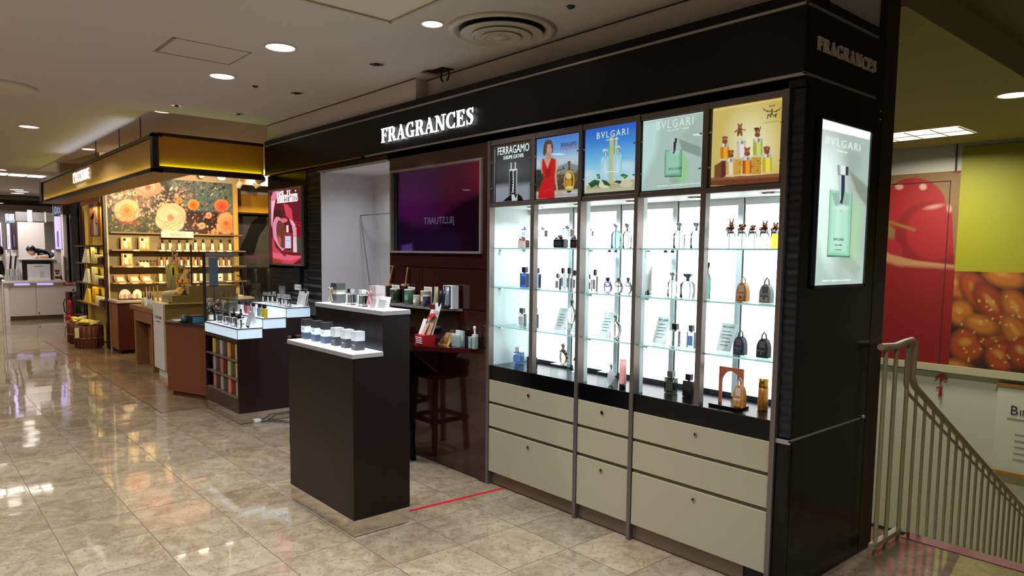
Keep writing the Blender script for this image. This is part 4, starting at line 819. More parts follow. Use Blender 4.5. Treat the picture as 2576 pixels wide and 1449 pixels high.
A = Art('Y', 3.048, MX0+f_, MX1-f_, MZ0+f_, MZ1-f_, .0055, 670, 460, 6.58)
A.fill((104, 26, 34)); A.poly([(60, 120), (620, 40), (620, 200), (60, 300)], (84, 32, 22), soft=30); A.poly([(440, 620), (620, 600), (620, 880), (440, 900)], (136, 14, 32), soft=8); A.poly([(500, 900), (620, 880), (620, 1150), (500, 1160)], (74, 66, 62), soft=5)
A.ell(200, 510, 70, 70, (58, 34, 34), soft=14); A.poly([(60, 700), (110, 640), (110, 900), (60, 1000)], (90, 20, 30), soft=8)
pk, pk2, pk3 = (226, 120, 150), (206, 66, 86), (240, 190, 210)
A.poly([(76, 240), (110, 150), (170, 130), (255, 160), (200, 210), (150, 290), (120, 450), (100, 760), (80, 700)], pk, soft=4); A.poly([(80, 300), (150, 290), (118, 450), (100, 700), (84, 600)], pk3, soft=14)
A.poly([(95, 900), (200, 1060), (330, 1215), (420, 1200), (620, 1210), (430, 1350), (110, 1350)], (206, 66, 84), soft=4); A.poly([(100, 1150), (300, 1180), (420, 1200), (600, 1215), (400, 1290), (110, 1240)], (226, 100, 120), soft=14); A.poly([(110, 1250), (260, 1290), (250, 1345), (112, 1345)], (150, 60, 40), soft=10)
A.poly([(285, 340), (350, 360), (420, 440), (440, 620), (485, 700), (440, 800), (380, 600), (320, 540)], pk2, soft=4); A.poly([(380, 590), (440, 640), (485, 700), (440, 800)], (236, 170, 200), soft=10)
A.ell(215, 850, 105, 290, (226, 140, 170), soft=4, rot=-.12); A.ell(248, 850, 76, 235, (112, 60, 44), soft=5, rot=-.14); A.poly([(110, 900), (190, 1040), (335, 1210), (300, 1215), (150, 1060)], (96, 40, 30), soft=5); A.poly([(200, 860), (250, 930), (230, 1050), (190, 980)], (196, 90, 80), soft=10); A.ell(290, 620, 60, 34, (226, 110, 120), soft=14)
A.poly([(440, 740), (495, 735), (508, 1150), (445, 1150)], (226, 200, 206), soft=4); A.poly([(440, 740), (495, 735), (500, 900), (440, 900)], (226, 150, 160), soft=10); A.line([(480, 655), (570, 655), (598, 680), (570, 705), (480, 700)], 6, (200, 90, 90), soft=3); A.line([(360, 600), (420, 720), (430, 900)], 16, (60, 30, 26), soft=6)
A.poly([(290, 830), (420, 830), (430, 1150), (300, 1150)], (150, 50, 56), soft=4); A.poly([(310, 880), (405, 880), (408, 1085), (312, 1085)], (206, 206, 236), soft=3); A.poly([(330, 700), (365, 700), (367, 815), (332, 818)], (244, 224, 206), soft=3); A.poly([(320, 1085), (420, 1085), (420, 1120), (320, 1120)], (90, 40, 26), soft=5)
A.line([(330, 960), (385, 957)], 8, (120, 120, 170), soft=5, a=.7)
A.build('film', mp, artE, .95)
ql, qr = at(670+168/6.58, 460+345/6.58, 'Y', 3.04), at(670+512/6.58, 460+318/6.58, 'Y', 3.04)
b = B(); s0 = 'MillerHarris'; tot = sum(GL[c][0]-.03 for c in s0); kx = (qr[0]-ql[0])/tot; xx = 0
for c in s0: glyph(b, c, lambda p, q, xx=xx: Vector((ql[0]+(xx+p)*kx, 3.043, ql[2]+.004+q*.118)), (0, .003, 0), mat('white_film', (255, 240, 245), .5, emit=.9)); xx += GL[c][0]-.03
b.build('brand_lettering', mp)
t = thing('wall_outlet', (-6.69, 3.05, 1.27), 'small black outlet box on the ribbed column under the pink poster', 'outlet')
p0, p1 = at(740, 672, 'Y', 3.04), at(755, 712, 'Y', 3.04); B().box(p0[0], p1[0], 3.035, 3.055, p1[2], p0[2], blackm).build('cover', t)
t = thing('code_card', (-6.69, 3.05, 1.2), 'small white card with dark lettering stuck on the ribbed black column', 'card')
p0, p1 = at(741, 715, 'Y', 3.04), at(755, 730, 'Y', 3.04); B().box(p0[0], p1[0], 3.040, 3.054, p1[2], p0[2], paper).build('card', t)
b = B()
for i in range(4): b.box(p0[0]+.02+i*.028, p0[0]+.036+i*.028, 3.0385, 3.0405, p1[2]+.03, p0[2]-.03, ink)
b.build('print', t)
# red floor tape
r0, r1 = at(1033, 1285, 'Z', 0), at(1272, 1227, 'Z', 0)
d = (r1-r0)/np.linalg.norm(r1-r0); n = np.array([-d[1], d[0], 0]); r0 = r0-d*.35
B_ = B(); B_.hexa([tuple(p) for p in (r0-n*.013, r1-n*.013, r1+n*.013, r0+n*.013)]+[tuple(p+np.array([0, 0, .0015])) for p in (r0-n*.013, r1-n*.013, r1+n*.013, r0+n*.013)], mat('red_tape', (190, 20, 40), .35))
tag(B_.build('floor_tape'), 'strip of red tape on the floor tiles from the centre counter to the drawers', 'tape')
# ------------------------------------------------------------------ small goods: bottles, boxes, cards
def fit(x0, x1, yt, z, Y=None, yb=None, rho=.6, ax='Y', lo=3.13, hi=3.34):
    """size and place of a small object standing at height z, from its outline in the photo"""
    xm = (x0+x1)/2
    if Y is None:
        Y = float(np.clip(at(xm, yb, 'Z', z)[1], lo, hi))
    t = tanxy(xm, yt)
    if ax == 'Y':
        a, c = at(x0, yt+10, 'Y', Y), at(x1, yt+10, 'Y', Y); L = c[0]-a[0]; w = L/(1+rho*t); top = at(xm, yt, 'Y', Y)[2]
        return (a[0]+c[0])/2, Y, w, w*rho, max(.01, top-z)
    a, c = at(x0, yt+10, 'X', Y), at(x1, yt+10, 'X', Y); L = c[1]-a[1]; d = L/(1+rho/t); top = at(xm, yt, 'X', Y)[2]
    return Y, (a[1]+c[1])/2, d*rho, d, max(.01, top-z)
GLM = {}
def gcol(c, rough=0.0):
    k = 'glass_%d_%d_%d' % c
    return mat(k, c, rough, trans=1.0, ior=1.42)
capk = mat('cap_black', (16, 16, 18), .3, coat=.4); caps = mat('cap_silver', (205, 205, 208), .2, metal=1.0); capw = mat('cap_white', (228, 228, 226), .35)
def bottle(kind, F, z, col, cap, label, cat='bottle', group=None, lblc=None, rot=0.0, liquid=None, name='perfume_bottle', face='Y'):
    x, y, w, d, h = F
    if kind in ('tall', 'round', 'tube', 'cyl', 'dropper'): w, d = w*1.36, d*1.36
    t = thing(name, (x, y, z), label, cat, group); g = gcol(col) if isinstance(col, tuple) else col
    if kind == 'rect':
        hb = h*.70; b = B(); P = [(x-w/2, x+w/2, y-d/2, y+d/2)]
        b.box(x-w/2, x+w/2, y-d/2, y+d/2, z+.0005, z+hb, g); o = b.build('body', t, bevel=min(w, d)*.12, seg=2)
        b = B(); b.lathe((x, y, z+hb), [(w*.14, 0), (w*.14, h*.05)], caps, 12); b.build('neck', t)
        b = B(); cw = w*.25; b.box(x-cw, x+cw, y-min(cw, d*.45), y+min(cw, d*.45), z+hb+h*.04, z+h, cap); b.build('cap', t, bevel=.0015)
        if lblc:
            b = B(); 
            if face == 'Y': b.box(x-w*.34, x+w*.34, y-d/2-.0012, y-d/2-.0004, z+hb*.18, z+hb*.78, lblc)
            else: b.box(x+w/2+.0004, x+w/2+.0012, y-d*.34, y+d*.34, z+hb*.18, z+hb*.78, lblc)
            b.build('label', t)
    elif kind == 'tall':   # slim flacon with a flared stopper
        b = B(); b.lathe((x, y, z), [(w*.46, .0005), (w*.5, h*.02), (w*.5, h*.55), (w*.34, h*.66), (w*.16, h*.70)], g, 20, sq=.35); b.build('body', t)
        b = B(); b.lathe((x, y, z+h*.70), [(w*.15, 0), (w*.13, h*.12), (w*.34, h*.20), (w*.38, h*.28), (w*.30, h*.30)], cap, 16); b.build('stopper', t)
    elif kind == 'round':  # upright disc
        r = w/2; hb = h*.72; b = B(); b.lathe((x, y, z+.0005), [(r*.35, 0), (r*.8, hb*.12), (r, hb*.42), (r*.9, hb*.72), (r*.45, hb*.93), (r*.2, hb)], g, 22, sy=.55); b.build('body', t)
        b = B(); b.lathe((x, y, z+hb), [(r*.22, 0), (r*.26, h*.10), (r*.38, h*.16), (r*.30, h*.25), (r*.06, h*.28)], cap, 14); b.build('cap', t)
    elif kind == 'bow':    # squat square flask with a bow at the neck
        hb = h*.66; b = B(); b.box(x-w/2, x+w/2, y-d/2, y+d/2, z+.0005, z+hb, g); b.build('body', t, bevel=w*.08)
        b = B(); b.box(x-w*.34, x+w*.34, y-d/2-.0012, y-d/2-.0004, z+hb*.2, z+hb*.75, lblc or paper); b.build('label', t)
        b = B(); b.lathe((x, y, z+hb), [(w*.1, 0), (w*.1, h*.1), (w*.2, h*.14), (w*.2, h*.30), (w*.12, h*.34)], caps, 14); b.build('cap', t)
        b = B(); zc = z+hb+h*.06
        for s_ in (-1, 1): b.prism([(x, zc-.002), (x+s_*w*.34, zc-h*.06), (x+s_*w*.34, zc+h*.08), (x, zc+.002)][::s_], 'Y', y-d*.4, y-d*.4+.003, cap)
        b.build('bow', t)
    elif kind == 'tube':
        b = B(); n = 16; vs = []
        for j, (k, sy, zz) in enumerate(((.42, 1, h*.16), (.5, .8, h*.2), (.5, .45, h*.6), (.5, .06, h))):
            for i in range(n): a = 2*PI*i/n; vs.append((x+w*k*math.cos(a), y+w*k*sy*math.sin(a), z+zz))
        b.add(vs, [(j*n+i, j*n+(i+1) % n, (j+1)*n+(i+1) % n, (j+1)*n+i) for j in range(3) for i in range(n)]+[tuple(range(3*n, 4*n))], g, True); b.build('tube_body', t)
        b = B(); b.lathe((x, y, z), [(w*.36, .0003), (w*.40, .002), (w*.40, h*.17), (w*.3, h*.18)], cap, 18); b.build('cap', t)
    elif kind == 'cyl':
        b = B(); b.lathe((x, y, z), [(w*.46, .0003), (w*.5, .003), (w*.5, h*.70), (w*.47, h*.71)], g, 22); b.build('body', t)
        b = B(); b.lathe((x, y, z+h*.71), [(w*.44, 0), (w*.48, .002), (w*.48, h*.27), (w*.42, h*.29)], cap, 22); b.build('cap', t)
    elif kind == 'dropper':
        b = B(); b.lathe((x, y, z), [(w*.46, .0003), (w*.5, .002), (w*.5, h*.50), (w*.2, h*.60)], g, 18); b.build('body', t)
        b = B(); b.lathe((x, y, z+h*.58), [(w*.24, 0), (w*.24, h*.16), (w*.15, h*.18), (w*.17, h*.34), (w*.08, h*.42)], cap, 14); b.build('dropper', t)
        if lblc: b = B(); b.lathe((x, y, z), [(w*.505, h*.10), (w*.505, h*.42)], lblc, 18); b.build('label', t)
    return t
def riser(x, y, z, w, d, h, label='small clear acrylic riser'):
    b = B(); th = .003; ac = pane('acrylic', (238, 246, 246), .07)
    b.box(x-w/2, x+w/2, y-d/2, y+d/2, z+h-th, z+h, ac).box(x-w/2, x-w/2+th, y-d/2, y+d/2, z, z+h-th, ac).box(x+w/2-th, x+w/2, y-d/2, y+d/2, z, z+h-th, ac)
    return tag(b.build('acrylic_riser'), label, 'display stand')
def card(x0, x1, yt, yb, z, label, head=None, Y=None, tilt=.35, lines=5, m=None, name='price_card', cat='card', lo=3.13, hi=3.34):
    xm = (x0+x1)/2
    if Y is None: Y = float(np.clip(at(xm, yb, 'Z', z)[1], lo, hi))
    a, c = at(x0+(x1-x0)*.1, yb, 'Y', Y), at(x1-(x1-x0)*.1, yb, 'Y', Y); w = abs(c[0]-a[0]); h = at(xm, yt, 'Y', Y)[2]-z; x = (a[0]+c[0])/2
    t = thing(name, (x, Y, z), label, cat); s0 = Vector((x, Y, z)); R = Matrix.Rotation(-tilt, 3, 'X'); hh = h/math.cos(tilt)
    def bx(b, u0, u1, v0, v1, dd, m_):
        P = [(u0, dd, v0), (u1, dd, v0), (u1, dd+.002, v0), (u0, dd+.002, v0), (u0, dd, v1), (u1, dd, v1), (u1, dd+.002, v1), (u0, dd+.002, v1)]
        b.hexa([tuple(s0+R @ Vector(p)) for p in P], m_)
    b = B(); bx(b, -w/2, w/2, 0, hh, 0, m or paper); b.build('sheet', t)
    b = B(); pk_ = mat('grey_print', (112, 116, 120), .6)
    for i in range(lines): v = hh*(.70-.62*i/max(1, lines)); bx(b, -w*.32, w*(.34 if i % 2 else .2), v, v+hh*.018, -.0012, pk_)
    b.build('print', t)
    b = B(); P = [(-w*.1, .002, hh*.7), (w*.1, .002, hh*.7), (w*.1, .004, hh*.7), (-w*.1, .004, hh*.7)]
    top = [s0+R @ Vector((q, .003, hh*.7)) for q in (-w*.1, w*.1)]; ft = [Vector((p.x, p.y+.35*tilt*h, z+.001)) for p in top]
    b.hexa([tuple(ft[0]), tuple(ft[1]), tuple(ft[1]+Vector((0, .002, 0))), tuple(ft[0]+Vector((0, .002, 0))), tuple(top[0]), tuple(top[1]), tuple(top[1]+Vector((0, .002, 0))), tuple(top[0]+Vector((0, .002, 0)))], m or paper); b.build('strut', t)
    if head: text(head, t, s0+R @ Vector((-w*.36, -.0014, hh*.84)), hh*.07, mat('head_print', (70, 74, 80), .6), 'Y', w=w*.72, lean=R, space=1.2)
    return t
S1, S2, S3, S0 = 1.6355, 1.3725, 1.1075, .8355
def showcase():
    cl = (244, 248, 248); k = capk; sm = gcol((215, 222, 226))
    red_, dark = (240, 160, 140), (26, 24, 30)
    # top shelf
    bottle('bow', fit(1302, 1334, 594, S1, 3.17, rho=.5), S1, (246, 176, 158), mat('bow_red', (206, 60, 66), .4), 'coral pink bow bottle on the top shelf, in the left bay')
    for x0, x1, yt, Y, tx in ((1309, 1333, 570, 3.31, 'clear bow bottle on a riser behind the coral pink one, top shelf'), (1353, 1379, 571, 3.26, 'lone clear bow bottle raised on the top shelf, left of the black bow bottle'), (1410, 1447, 567, 3.32, 'clear bow bottle raised behind the black bow bottle'), (1478, 1494, 575, 3.27, 'small clear square bottle raised at the left of the top shelf, third bay')):
        F = fit(x0, x1, yt, S1+.075, Y, rho=.5); riser(F[0], F[1], S1, F[2]*1.1, F[3]*1.3, .0745, 'clear acrylic riser under the '+tx.split(',')[0][:60].replace('lone ', '').split(' raised')[0].split(' on a')[0]+(', '+{1309: 'left bay', 1353: 'second bay left', 1410: 'second bay right', 1478: 'third bay'}[x0]))
        bottle('bow', F, S1+.075, cl, mat('bow_grey', (120, 120, 124), .4), tx, lblc=mat('pale_label', (206, 210, 214), .5))
    bottle('bow', fit(1391, 1431, 590, S1, 3.16, rho=.5), S1, blk_glass, mat('bow_black', (24, 24, 28), .4), 'wide black bow bottle on the top shelf', lblc=mat('slate_label', (44, 50, 58), .4))
    bottle('bow', fit(1434, 1458, 590, S1, 3.16, rho=.5), S1, plum_glass, mat('bow_plum', (60, 30, 44), .4), 'dark plum bow bottle on the top shelf, against the second post', lblc=mat('plum_label', (50, 32, 40), .4))
    bottle('tall', fit(1540, 1562, 562, S1, 3.20, rho=.8), S1, (150, 226, 210), mat('stopper_clear', (220, 232, 232), .1, metal=.6), 'turquoise glass flacon on the top shelf')
    bottle('tall', fit(1569, 1589, 562, S1, 3.20, rho=.8), S1, cl, caps, 'clear flacon with a silver stopper right of the turquoise one')
    bottle('tall', fit(1697, 1723, 560, S1, 3.20, rho=.8), S1, cl, caps, 'clear flacon at the left of the pair on the top shelf, fourth bay')
    bottle('tall', fit(1740, 1766, 560, S1, 3.20, rho=.8), S1, cl, caps, 'clear flacon at the right of the pair on the top shelf, fourth bay')
    gg = mat('bronze_animal', (120, 72, 40), .22, metal=.9)
    for i, (x0, x1, yt, c, an, tx) in enumerate(((1829, 1852, 547, cl, 'hare', 'leftmost bottle of the animal topped row, with a long eared hare'), (1856, 1880, 554, cl, 'ele', 'animal topped bottle with big round ears, second from the left'), (1883, 1907, 556, cl, 'dog', 'animal topped bottle with a flop eared dog, in the middle of the row'), (1912, 1938, 547, cl, 'fox', 'animal topped bottle with pointed ears, fourth from the left'), (1940, 1964, 550, (250, 186, 60), 'bear', 'amber yellow bottle topped with a little bear, right end of the row'))):
        x, y, w, d, h = fit(x0, x1, yt, S1, 3.19, rho=1.0); z = S1; hb = (at((x0+x1)/2, 588, 'Y', 3.19)[2]-z); r = w*.66
        t = thing('perfume_bottle', (x, y, z), tx, 'bottle', 'animal topped bottles')
        b = B(); b.lathe((x, y, z), [(r*.92, .0005), (r, .004), (r, hb*.98), (r*.9, hb)], gcol(c), 24); b.build('body', t)
        b = B(); b.lathe((x, y, z+hb), [(r*.96, 0), (r, .002), (r, h*.12), (r*.9, h*.125)], caps, 24); b.build('collar', t)
        b = B(); zc = z+hb+h*.12; s_ = (h-hb-h*.12); b.ball((x, y, zc+s_*.16), s_*.20, gg, 12, 1.3, 1.1); b.ball((x, y, zc+s_*.42), s_*.20, gg, 12, 1.1, 1.0); b.ball((x+s_*.05, y-s_*.2, zc+s_*.38), s_*.09, gg, 10)
        for q in (-1, 1):
            b.tube([(x+q*s_*.2, y-s_*.05, zc+s_*.2), (x+q*s_*.34, y-s_*.2, zc+s_*.12)], s_*.07, gg, 8); b.tube([(x+q*s_*.1, y-.002, zc+s_*.06), (x+q*s_*.25, y-s_*.35, zc+s_*.04)], s_*.08, gg, 8)
            if an == 'hare': b.tube([(x+q*s_*.09, y, zc+s_*.52), (x+q*s_*.18, y, zc+s_*.95)], [s_*.07, s_*.03], gg, 8)
            elif an == 'fox': b.tube([(x+q*s_*.12, y, zc+s_*.52), (x+q*s_*.22, y, zc+s_*.80)], [s_*.09, s_*.02], gg, 8)
            elif an == 'ele': b.ball((x+q*s_*.27, y, zc+s_*.46), s_*.16, gg, 10, 1, .3)
            elif an == 'dog': b.tube([(x+q*s_*.18, y, zc+s_*.55), (x+q*s_*.30, y, zc+s_*.34)], s_*.07, gg, 8)
            else: b.ball((x+q*s_*.17, y, zc+s_*.60), s_*.09, gg, 10, 1, .6)
        if an == 'ele': b.tube([(x, y-s_*.2, zc+s_*.40), (x, y-s_*.34, zc+s_*.28), (x, y-s_*.4, zc+s_*.34)], [s_*.07, s_*.05, s_*.03], gg, 8)
        b.build('animal_cap', t)
    # second shelf
    navy = (40, 74, 140)
    bottle('rect', fit(1308, 1333, 672, S2, 3.19, rho=.45), S2, (70, 104, 170), mat('cap_navy', (18, 22, 48), .3, coat=.3), 'navy blue square bottle on the second shelf, left bay', lblc=mat('navy_label', (64, 90, 150), .4))
    bottle('rect', fit(1341, 1362, 674, S2, 3.20, rho=.45), S2, (110, 146, 200), mat('cap_navy'), 'lighter blue square bottle just behind the first post, second shelf')
    for i, (x0, x1, yt, Y) in enumerate(((1396, 1413, 688, 3.16), (1409, 1424, 674, 3.30), (1424, 1441, 674, 3.20), (1440, 1454, 680, 3.20))):
        bottle('rect', fit(x0, x1, yt, S2, Y, rho=.6), S2, cl, caps if i == 0 else capk, ['short clear patterned flask in front of the second shelf group, second bay', 'clear bottle with dark cap at the back of the group, second shelf', 'clear patterned bottle with dark cap, middle of the second shelf group', 'slim clear bottle at the right of the second shelf group, beside the post'][i], lblc=sm_lbl)
    bottle('rect', fit(1478, 1492, 690, S2, 3.22, rho=.6), S2, cl, caps, 'slim patterned clear bottle at the left of the second shelf, third bay', lblc=sm_lbl)
    bottle('rect', fit(1490, 1505, 678, S2, 3.20, rho=.6), S2, cl, capk, 'patterned clear bottle with a dark cap beside the ring capped purple bottle', lblc=sm_lbl)
    for x0, x1, c, cp, tx in ((1517, 1541, (214, 196, 240), mat('ring_violet', (70, 50, 110), .3, metal=.6), 'purple tinted round bottle with a ring handle, second shelf'), (1545, 1568, cl, mat('ring_grey', (110, 108, 104), .3, metal=.8), 'middle round bottle with a grey ring handle, second shelf'), (1570, 1591, cl, mat('ring_grey'), 'right hand round clear bottle with a ring handle, second shelf')):
        F = fit(x0, x1, 697, S2, 3.20, rho=.5); t = bottle('round', F, S2, c, cp, tx); x, y, w, d, h = F
        b = B(); b.tube([(x+w*.42*math.cos(a), y, S2+h*.62+w*.42*math.sin(a)) for a in [i*2*PI/20 for i in range(20)]], w*.045, cp, 6, closed=True); b.build('ring_handle', t)
    bottle('tube', fit(1618, 1641, 661, S2, 3.20, rho=.5), S2, mat('tube_white', (236, 232, 228), .35), mat('cap_steel', (130, 130, 134), .2, metal=1), 'white lotion tube standing on its silver cap, fourth bay', 'tube', name='lotion_tube')
    bottle('tall', fit(1682, 1703, 685, S2, 3.20, rho=.8), S2, cl, caps, 'clear flacon beside the white lotion tube, second shelf')
    bottle('tall', fit(1716, 1746, 688, S2, 3.20, rho=.6), S2, cl, mat('cap_steel'), 'clear flacon with a grey knob, second shelf left of the third tall post')
    bottle('tall', fit(1774, 1788, 660, S2, 3.20, rho=.8), S2, (70, 130, 110), capk, 'dark green bottle half hidden behind the post, second shelf')
    def bag(x0, x1, yt, z, body, trim, tx, Y=3.19):
        x, y, w, d, h = fit(x0, x1, yt, z, Y, rho=.55); t = thing('miniature_backpack', (x, y, z), tx, 'backpack bottle', 'miniature backpack bottles')
        hb = h*.74; n = 20; out = [(x+w/2*(1 if i < 0 else 1)*math.cos(a)*1.0, 0) for i, a in ((0, 0),)]
        P = [(x-w*.5, z+.001), (x+w*.5, z+.001), (x+w*.5, z+hb*.45)]+[(x+w*.5*math.cos(a), z+hb*.45+hb*.55*math.sin(a)) for a in [i*PI/12 for i in range(1, 12)]]+[(x-w*.5, z+hb*.45)]
        B().prism(P, 'Y', y-d/2, y+d/2, body).build('body', t, bevel=w*.07)
        B().box(x-w*.36, x+w*.30, y-d/2-w*.08, y-d/2-.0002, z+hb*.06, z+hb*.38, body).build('pocket', t, bevel=w*.03)
        b = B(); b.box(x-w*.36, x+w*.30, y-d/2-w*.095, y-d/2-w*.08, z+hb*.32, z+hb*.42, trim); b.build('flap', t)
        b = B(); b.lathe((x-w*.03, y-d/2-w*.10, z+hb*.24), [(w*.06, -.002), (w*.06, .002)], goldm, 6).box(x-w*.09, x+w*.03, y-d/2-w*.11, y-d/2-w*.095, z+hb*.17, z+hb*.31, caps); b.build('clasp', t)
        zz = z+hb*.9; B().tube([(x-w*.22, y, zz-hb*.02), (x-w*.19, y, zz+h*.18), (x-w*.02, y, zz+h*.30), (x+w*.15, y, zz+h*.22), (x+w*.22, y, zz-hb*.02)], w*.06, trim, 8).build('handle', t)
        B().box(x-w*.26, x+w*.26, y-d/2-.0015, y-d/2, z+hb*.52, z+hb*.86, trim).build('top_pocket', t, bevel=.001)
        b = B(); sd = mat('stud_print', (70, 40, 24), .5)
        for i in range(5):
            for j in range(5): b.box(x-w*.40+i*w*.18, x-w*.36+i*w*.18, y-d/2-.0008, y-d/2, z+hb*(.08+j*.12), z+hb*(.11+j*.12), sd)
        b.build('pattern', t); return t
    tan = mat('bag_tan', (196, 126, 56), .5, noise=.12, nscale=90); gry = mat('bag_grey', (150, 148, 140), .5, noise=.15, nscale=90); nvy = mat('bag_navy', (46, 56, 76), .5, noise=.2, nscale=90); blk = mat('bag_black', (40, 38, 42), .5, noise=.2, nscale=90)
    dtr = mat('bag_dark_trim', (64, 44, 36), .4); gtr = mat('bag_grey_trim', (90, 88, 88), .4)
    bag(1853, 1888, 694, S2, tan, mat('bag_pale_trim', (190, 176, 160), .4), 'tan miniature backpack on the second shelf'); bag(1911, 1949, 697, S2, gry, gtr, 'grey miniature backpack on the second shelf')
    bag(1846, 1882, 829, S3, nvy, gtr, 'navy miniature backpack on the third shelf', 3.17); bag(1904, 1942, 834, S3, blk, gtr, 'black miniature backpack on the third shelf', 3.17)
    # third shelf
    bottle('rect', fit(1302, 1326, 775, S3, 3.19, rho=.45), S3, (214, 218, 220), mat('cap_grey', (110, 108, 106), .3, metal=.5), 'clear grey square bottle on the third shelf, left bay', lblc=mat('smoke_label', (196, 200, 202), .5))
    bottle('rect', fit(1340, 1356, 775, S3, 3.20, rho=.45), S3, (120, 140, 160), mat('cap_grey'), 'blue grey bottle peeping out behind the first post, third shelf')
    F = fit(1429, 1450, 752, S3+.05, 3.24, rho=.5); riser(F[0], F[1], S3, F[2]*1.5, F[3]*2, .0495, 'clear riser under the raised oval bottle on the third shelf'); bottle('round', F, S3+.05, cl, mat('cap_grey'), 'oval clear bottle raised on the third shelf')
    F = fit(1536, 1564, 790, S3, 3.20, rho=.5); bottle('round', F, S3, (250, 236, 238), caps, 'large round clear bottle on the third shelf, third bay')
    bottle('rect', fit(1684, 1715, 814, S3, 3.17, rho=.5), S3, cl, capk, 'clear square bottle with a wide black cap on the third shelf')
    bottle('rect', fit(1727, 1753, 818, S3, 3.18, rho=.5), S3, (176, 206, 240), mat('cap_grey'), 'square bottle of pale blue perfume on the third shelf', lblc=mat('blue_label', (110, 150, 210), .4))
    card(1390, 1421, 776, 822, S3, 'leaning price card on the third shelf, second bay', Y=3.24); card(1432, 1454, 812, 843, S3, 'small card in front of the raised oval bottle, third shelf', Y=3.13, lines=3)
    card(1503, 1535, 785, 838, S3, 'leaning price card on the third shelf, third bay', Y=3.24); card(1637, 1675, 798, 856, S3, 'leaning BVLGARI price card on the third shelf, fourth bay', 'BVLGARI', Y=3.23); card(1797, 1843, 815, 873, S3, 'leaning BVLGARI card on the third shelf beside the navy backpack', 'BVLGARI', Y=3.23)
    # cabinet floor
    bottle('rect', fit(1291, 1320, 873, S0, None, 915, rho=.6), S0, (120, 160, 220), caps, 'light blue square bottle on the black cabinet floor', lblc=mat('blue_label'))
    bottle('rect', fit(1325, 1353, 884, S0, 3.16, rho=.5), S0, mat('navy_flask', (16, 16, 40), .15, coat=.5), mat('cap_navy'), 'very dark navy flask behind the first post on the cabinet floor')
    F = fit(1404, 1431, 862, S0+.055, 3.24, rho=.6); riser(F[0]-.01, F[1]-.01, S0, .13, .07, .0545, 'clear riser under the egg shaped bottle'); bottle('round', F, S0+.055, (240, 234, 210), caps, 'egg shaped clear bottle with a ball stopper, on a low riser')
    F = fit(1441, 1458, 880, S0+.03, 3.20, rho=.6); bottle('round', F, S0+.03, cl, caps, 'round clear bottle against the second post, cabinet floor'); riser(F[0], F[1], S0, .07, .06, .0295, 'small clear riser against the second post')
    riser(-2.82, 3.22, S0, .07, .08, .06, 'empty clear riser at the left of the third bay')
    bottle('round', fit(1527, 1549, 914, S0, 3.15, rho=.8), S0, mat('frosted_white', (232, 234, 232), .3, trans=.4), caps, 'frosted white pear shaped bottle with a round stopper on the cabinet floor')
    bottle('tube', fit(1559, 1576, 904, S0, 3.13, rho=.5), S0, mat('tube_pink', (232, 160, 150), .35), capk, 'pink tube standing on its black cap on the cabinet floor', 'tube', name='lotion_tube')
    bottle('rect', fit(1671, 1707, 933, S0, None, 989, rho=.5), S0, (96, 100, 84), mat('cap_grey'), 'smoky dark green bottle with a broad silver shoulder on the cabinet floor', lblc=mat('olive_label', (70, 74, 60), .3))
    bottle('rect', fit(1717, 1751, 941, S0, None, 998, rho=.5), S0, mat('black_flask', (20, 18, 22), .2, coat=.5), mat('cap_dark', (40, 38, 44), .3, metal=.5), 'opaque black bottle standing next to the smoky green one')
    p = at(1862, 1017, 'Z', S0); x, y = p[0], 3.16; t = thing('arch_display', (x, y, S0), 'brown patterned arch frame on a black base around a tan backpack bottle', 'display stand')
    am = mat('arch_leather', (178, 96, 66), .5, noise=.25, nscale=120)
    B().box(x-.085, x+.085, y-.05, y+.05, S0, S0+.014, black).build('base', t, bevel=.001)
    hz = .20; wz = .068; P = [(x-wz, S0+.014), (x-wz+.016, S0+.014), (x-wz+.016, S0+.12)]+[(x-(wz-.016)*math.cos(a), S0+.12+.062*math.sin(a)) for a in [i*PI/12 for i in range(1, 12)]]+[(x+wz-.016, S0+.12), (x+wz-.016, S0+.014), (x+wz, S0+.014), (x+wz, S0+hz), (x-wz, S0+hz)]
    B().prism(P, 'Y', y+.012, y+.022, am).build('arch', t)
    bag(1845, 1880, 948, S0+.0145, tan, mat('bag_pale_trim'), 'tan miniature backpack standing inside the brown arch frame', y-.022)
    bottle('cyl', fit(1908, 1935, 952, S0, None, 1031, rho=1), S0, mat('spray_gold', (196, 128, 62), .3, metal=.6, noise=.2, nscale=120), goldm, 'tall gold cylinder spray at the right end of the cabinet floor', name='spray_bottle')
blk_glass = mat('black_flask', (20, 18, 22), .2, coat=.5); plum_glass = mat('plum_flask', (50, 20, 32), .2, coat=.5); sm_lbl = mat('grey_pattern', (150, 154, 160), .5)
showcase()

# ------------------------------------------------------------------ black counter in the centre
ct = thing('display_counter', (-3.9, 2.06, 0), 'two level black display counter with lit white tops in the middle of the floor', 'counter')
X0, X1, Y0, YM, Y1 = -4.318, -3.478, 1.880, 2.070, 2.248
b = B(); b.box(X0, X1, Y0, YM, .095, 1.010, mat('counter_dark', (20, 11, 11), .36, spec=.3)).box(X0, X1, YM, Y1, .095, 1.240, mat('counter_dark')); b.build('body', ct, bevel=.001)
B().box(X0+.002, X1-.002, Y0+.002, Y1-.002, .004, .095, steel).build('plinth', ct)
edm = mat('top_edge', (150, 146, 144), .35)
for ya, yb, z in ((Y0-.006, YM, 1.012), (YM-.003, Y1+.004, 1.242)):
    B().box(X0-.006, X1+.006, ya, yb, z, z+.024, edm).build('top_slab', ct, bevel=.001)
    B().box(X0-.002, X1+.002, ya+.004, yb-.002, z+.0242, z+.0262, glowt).build('lit_top', ct)
ZL, ZH = 1.0385, 1.2685
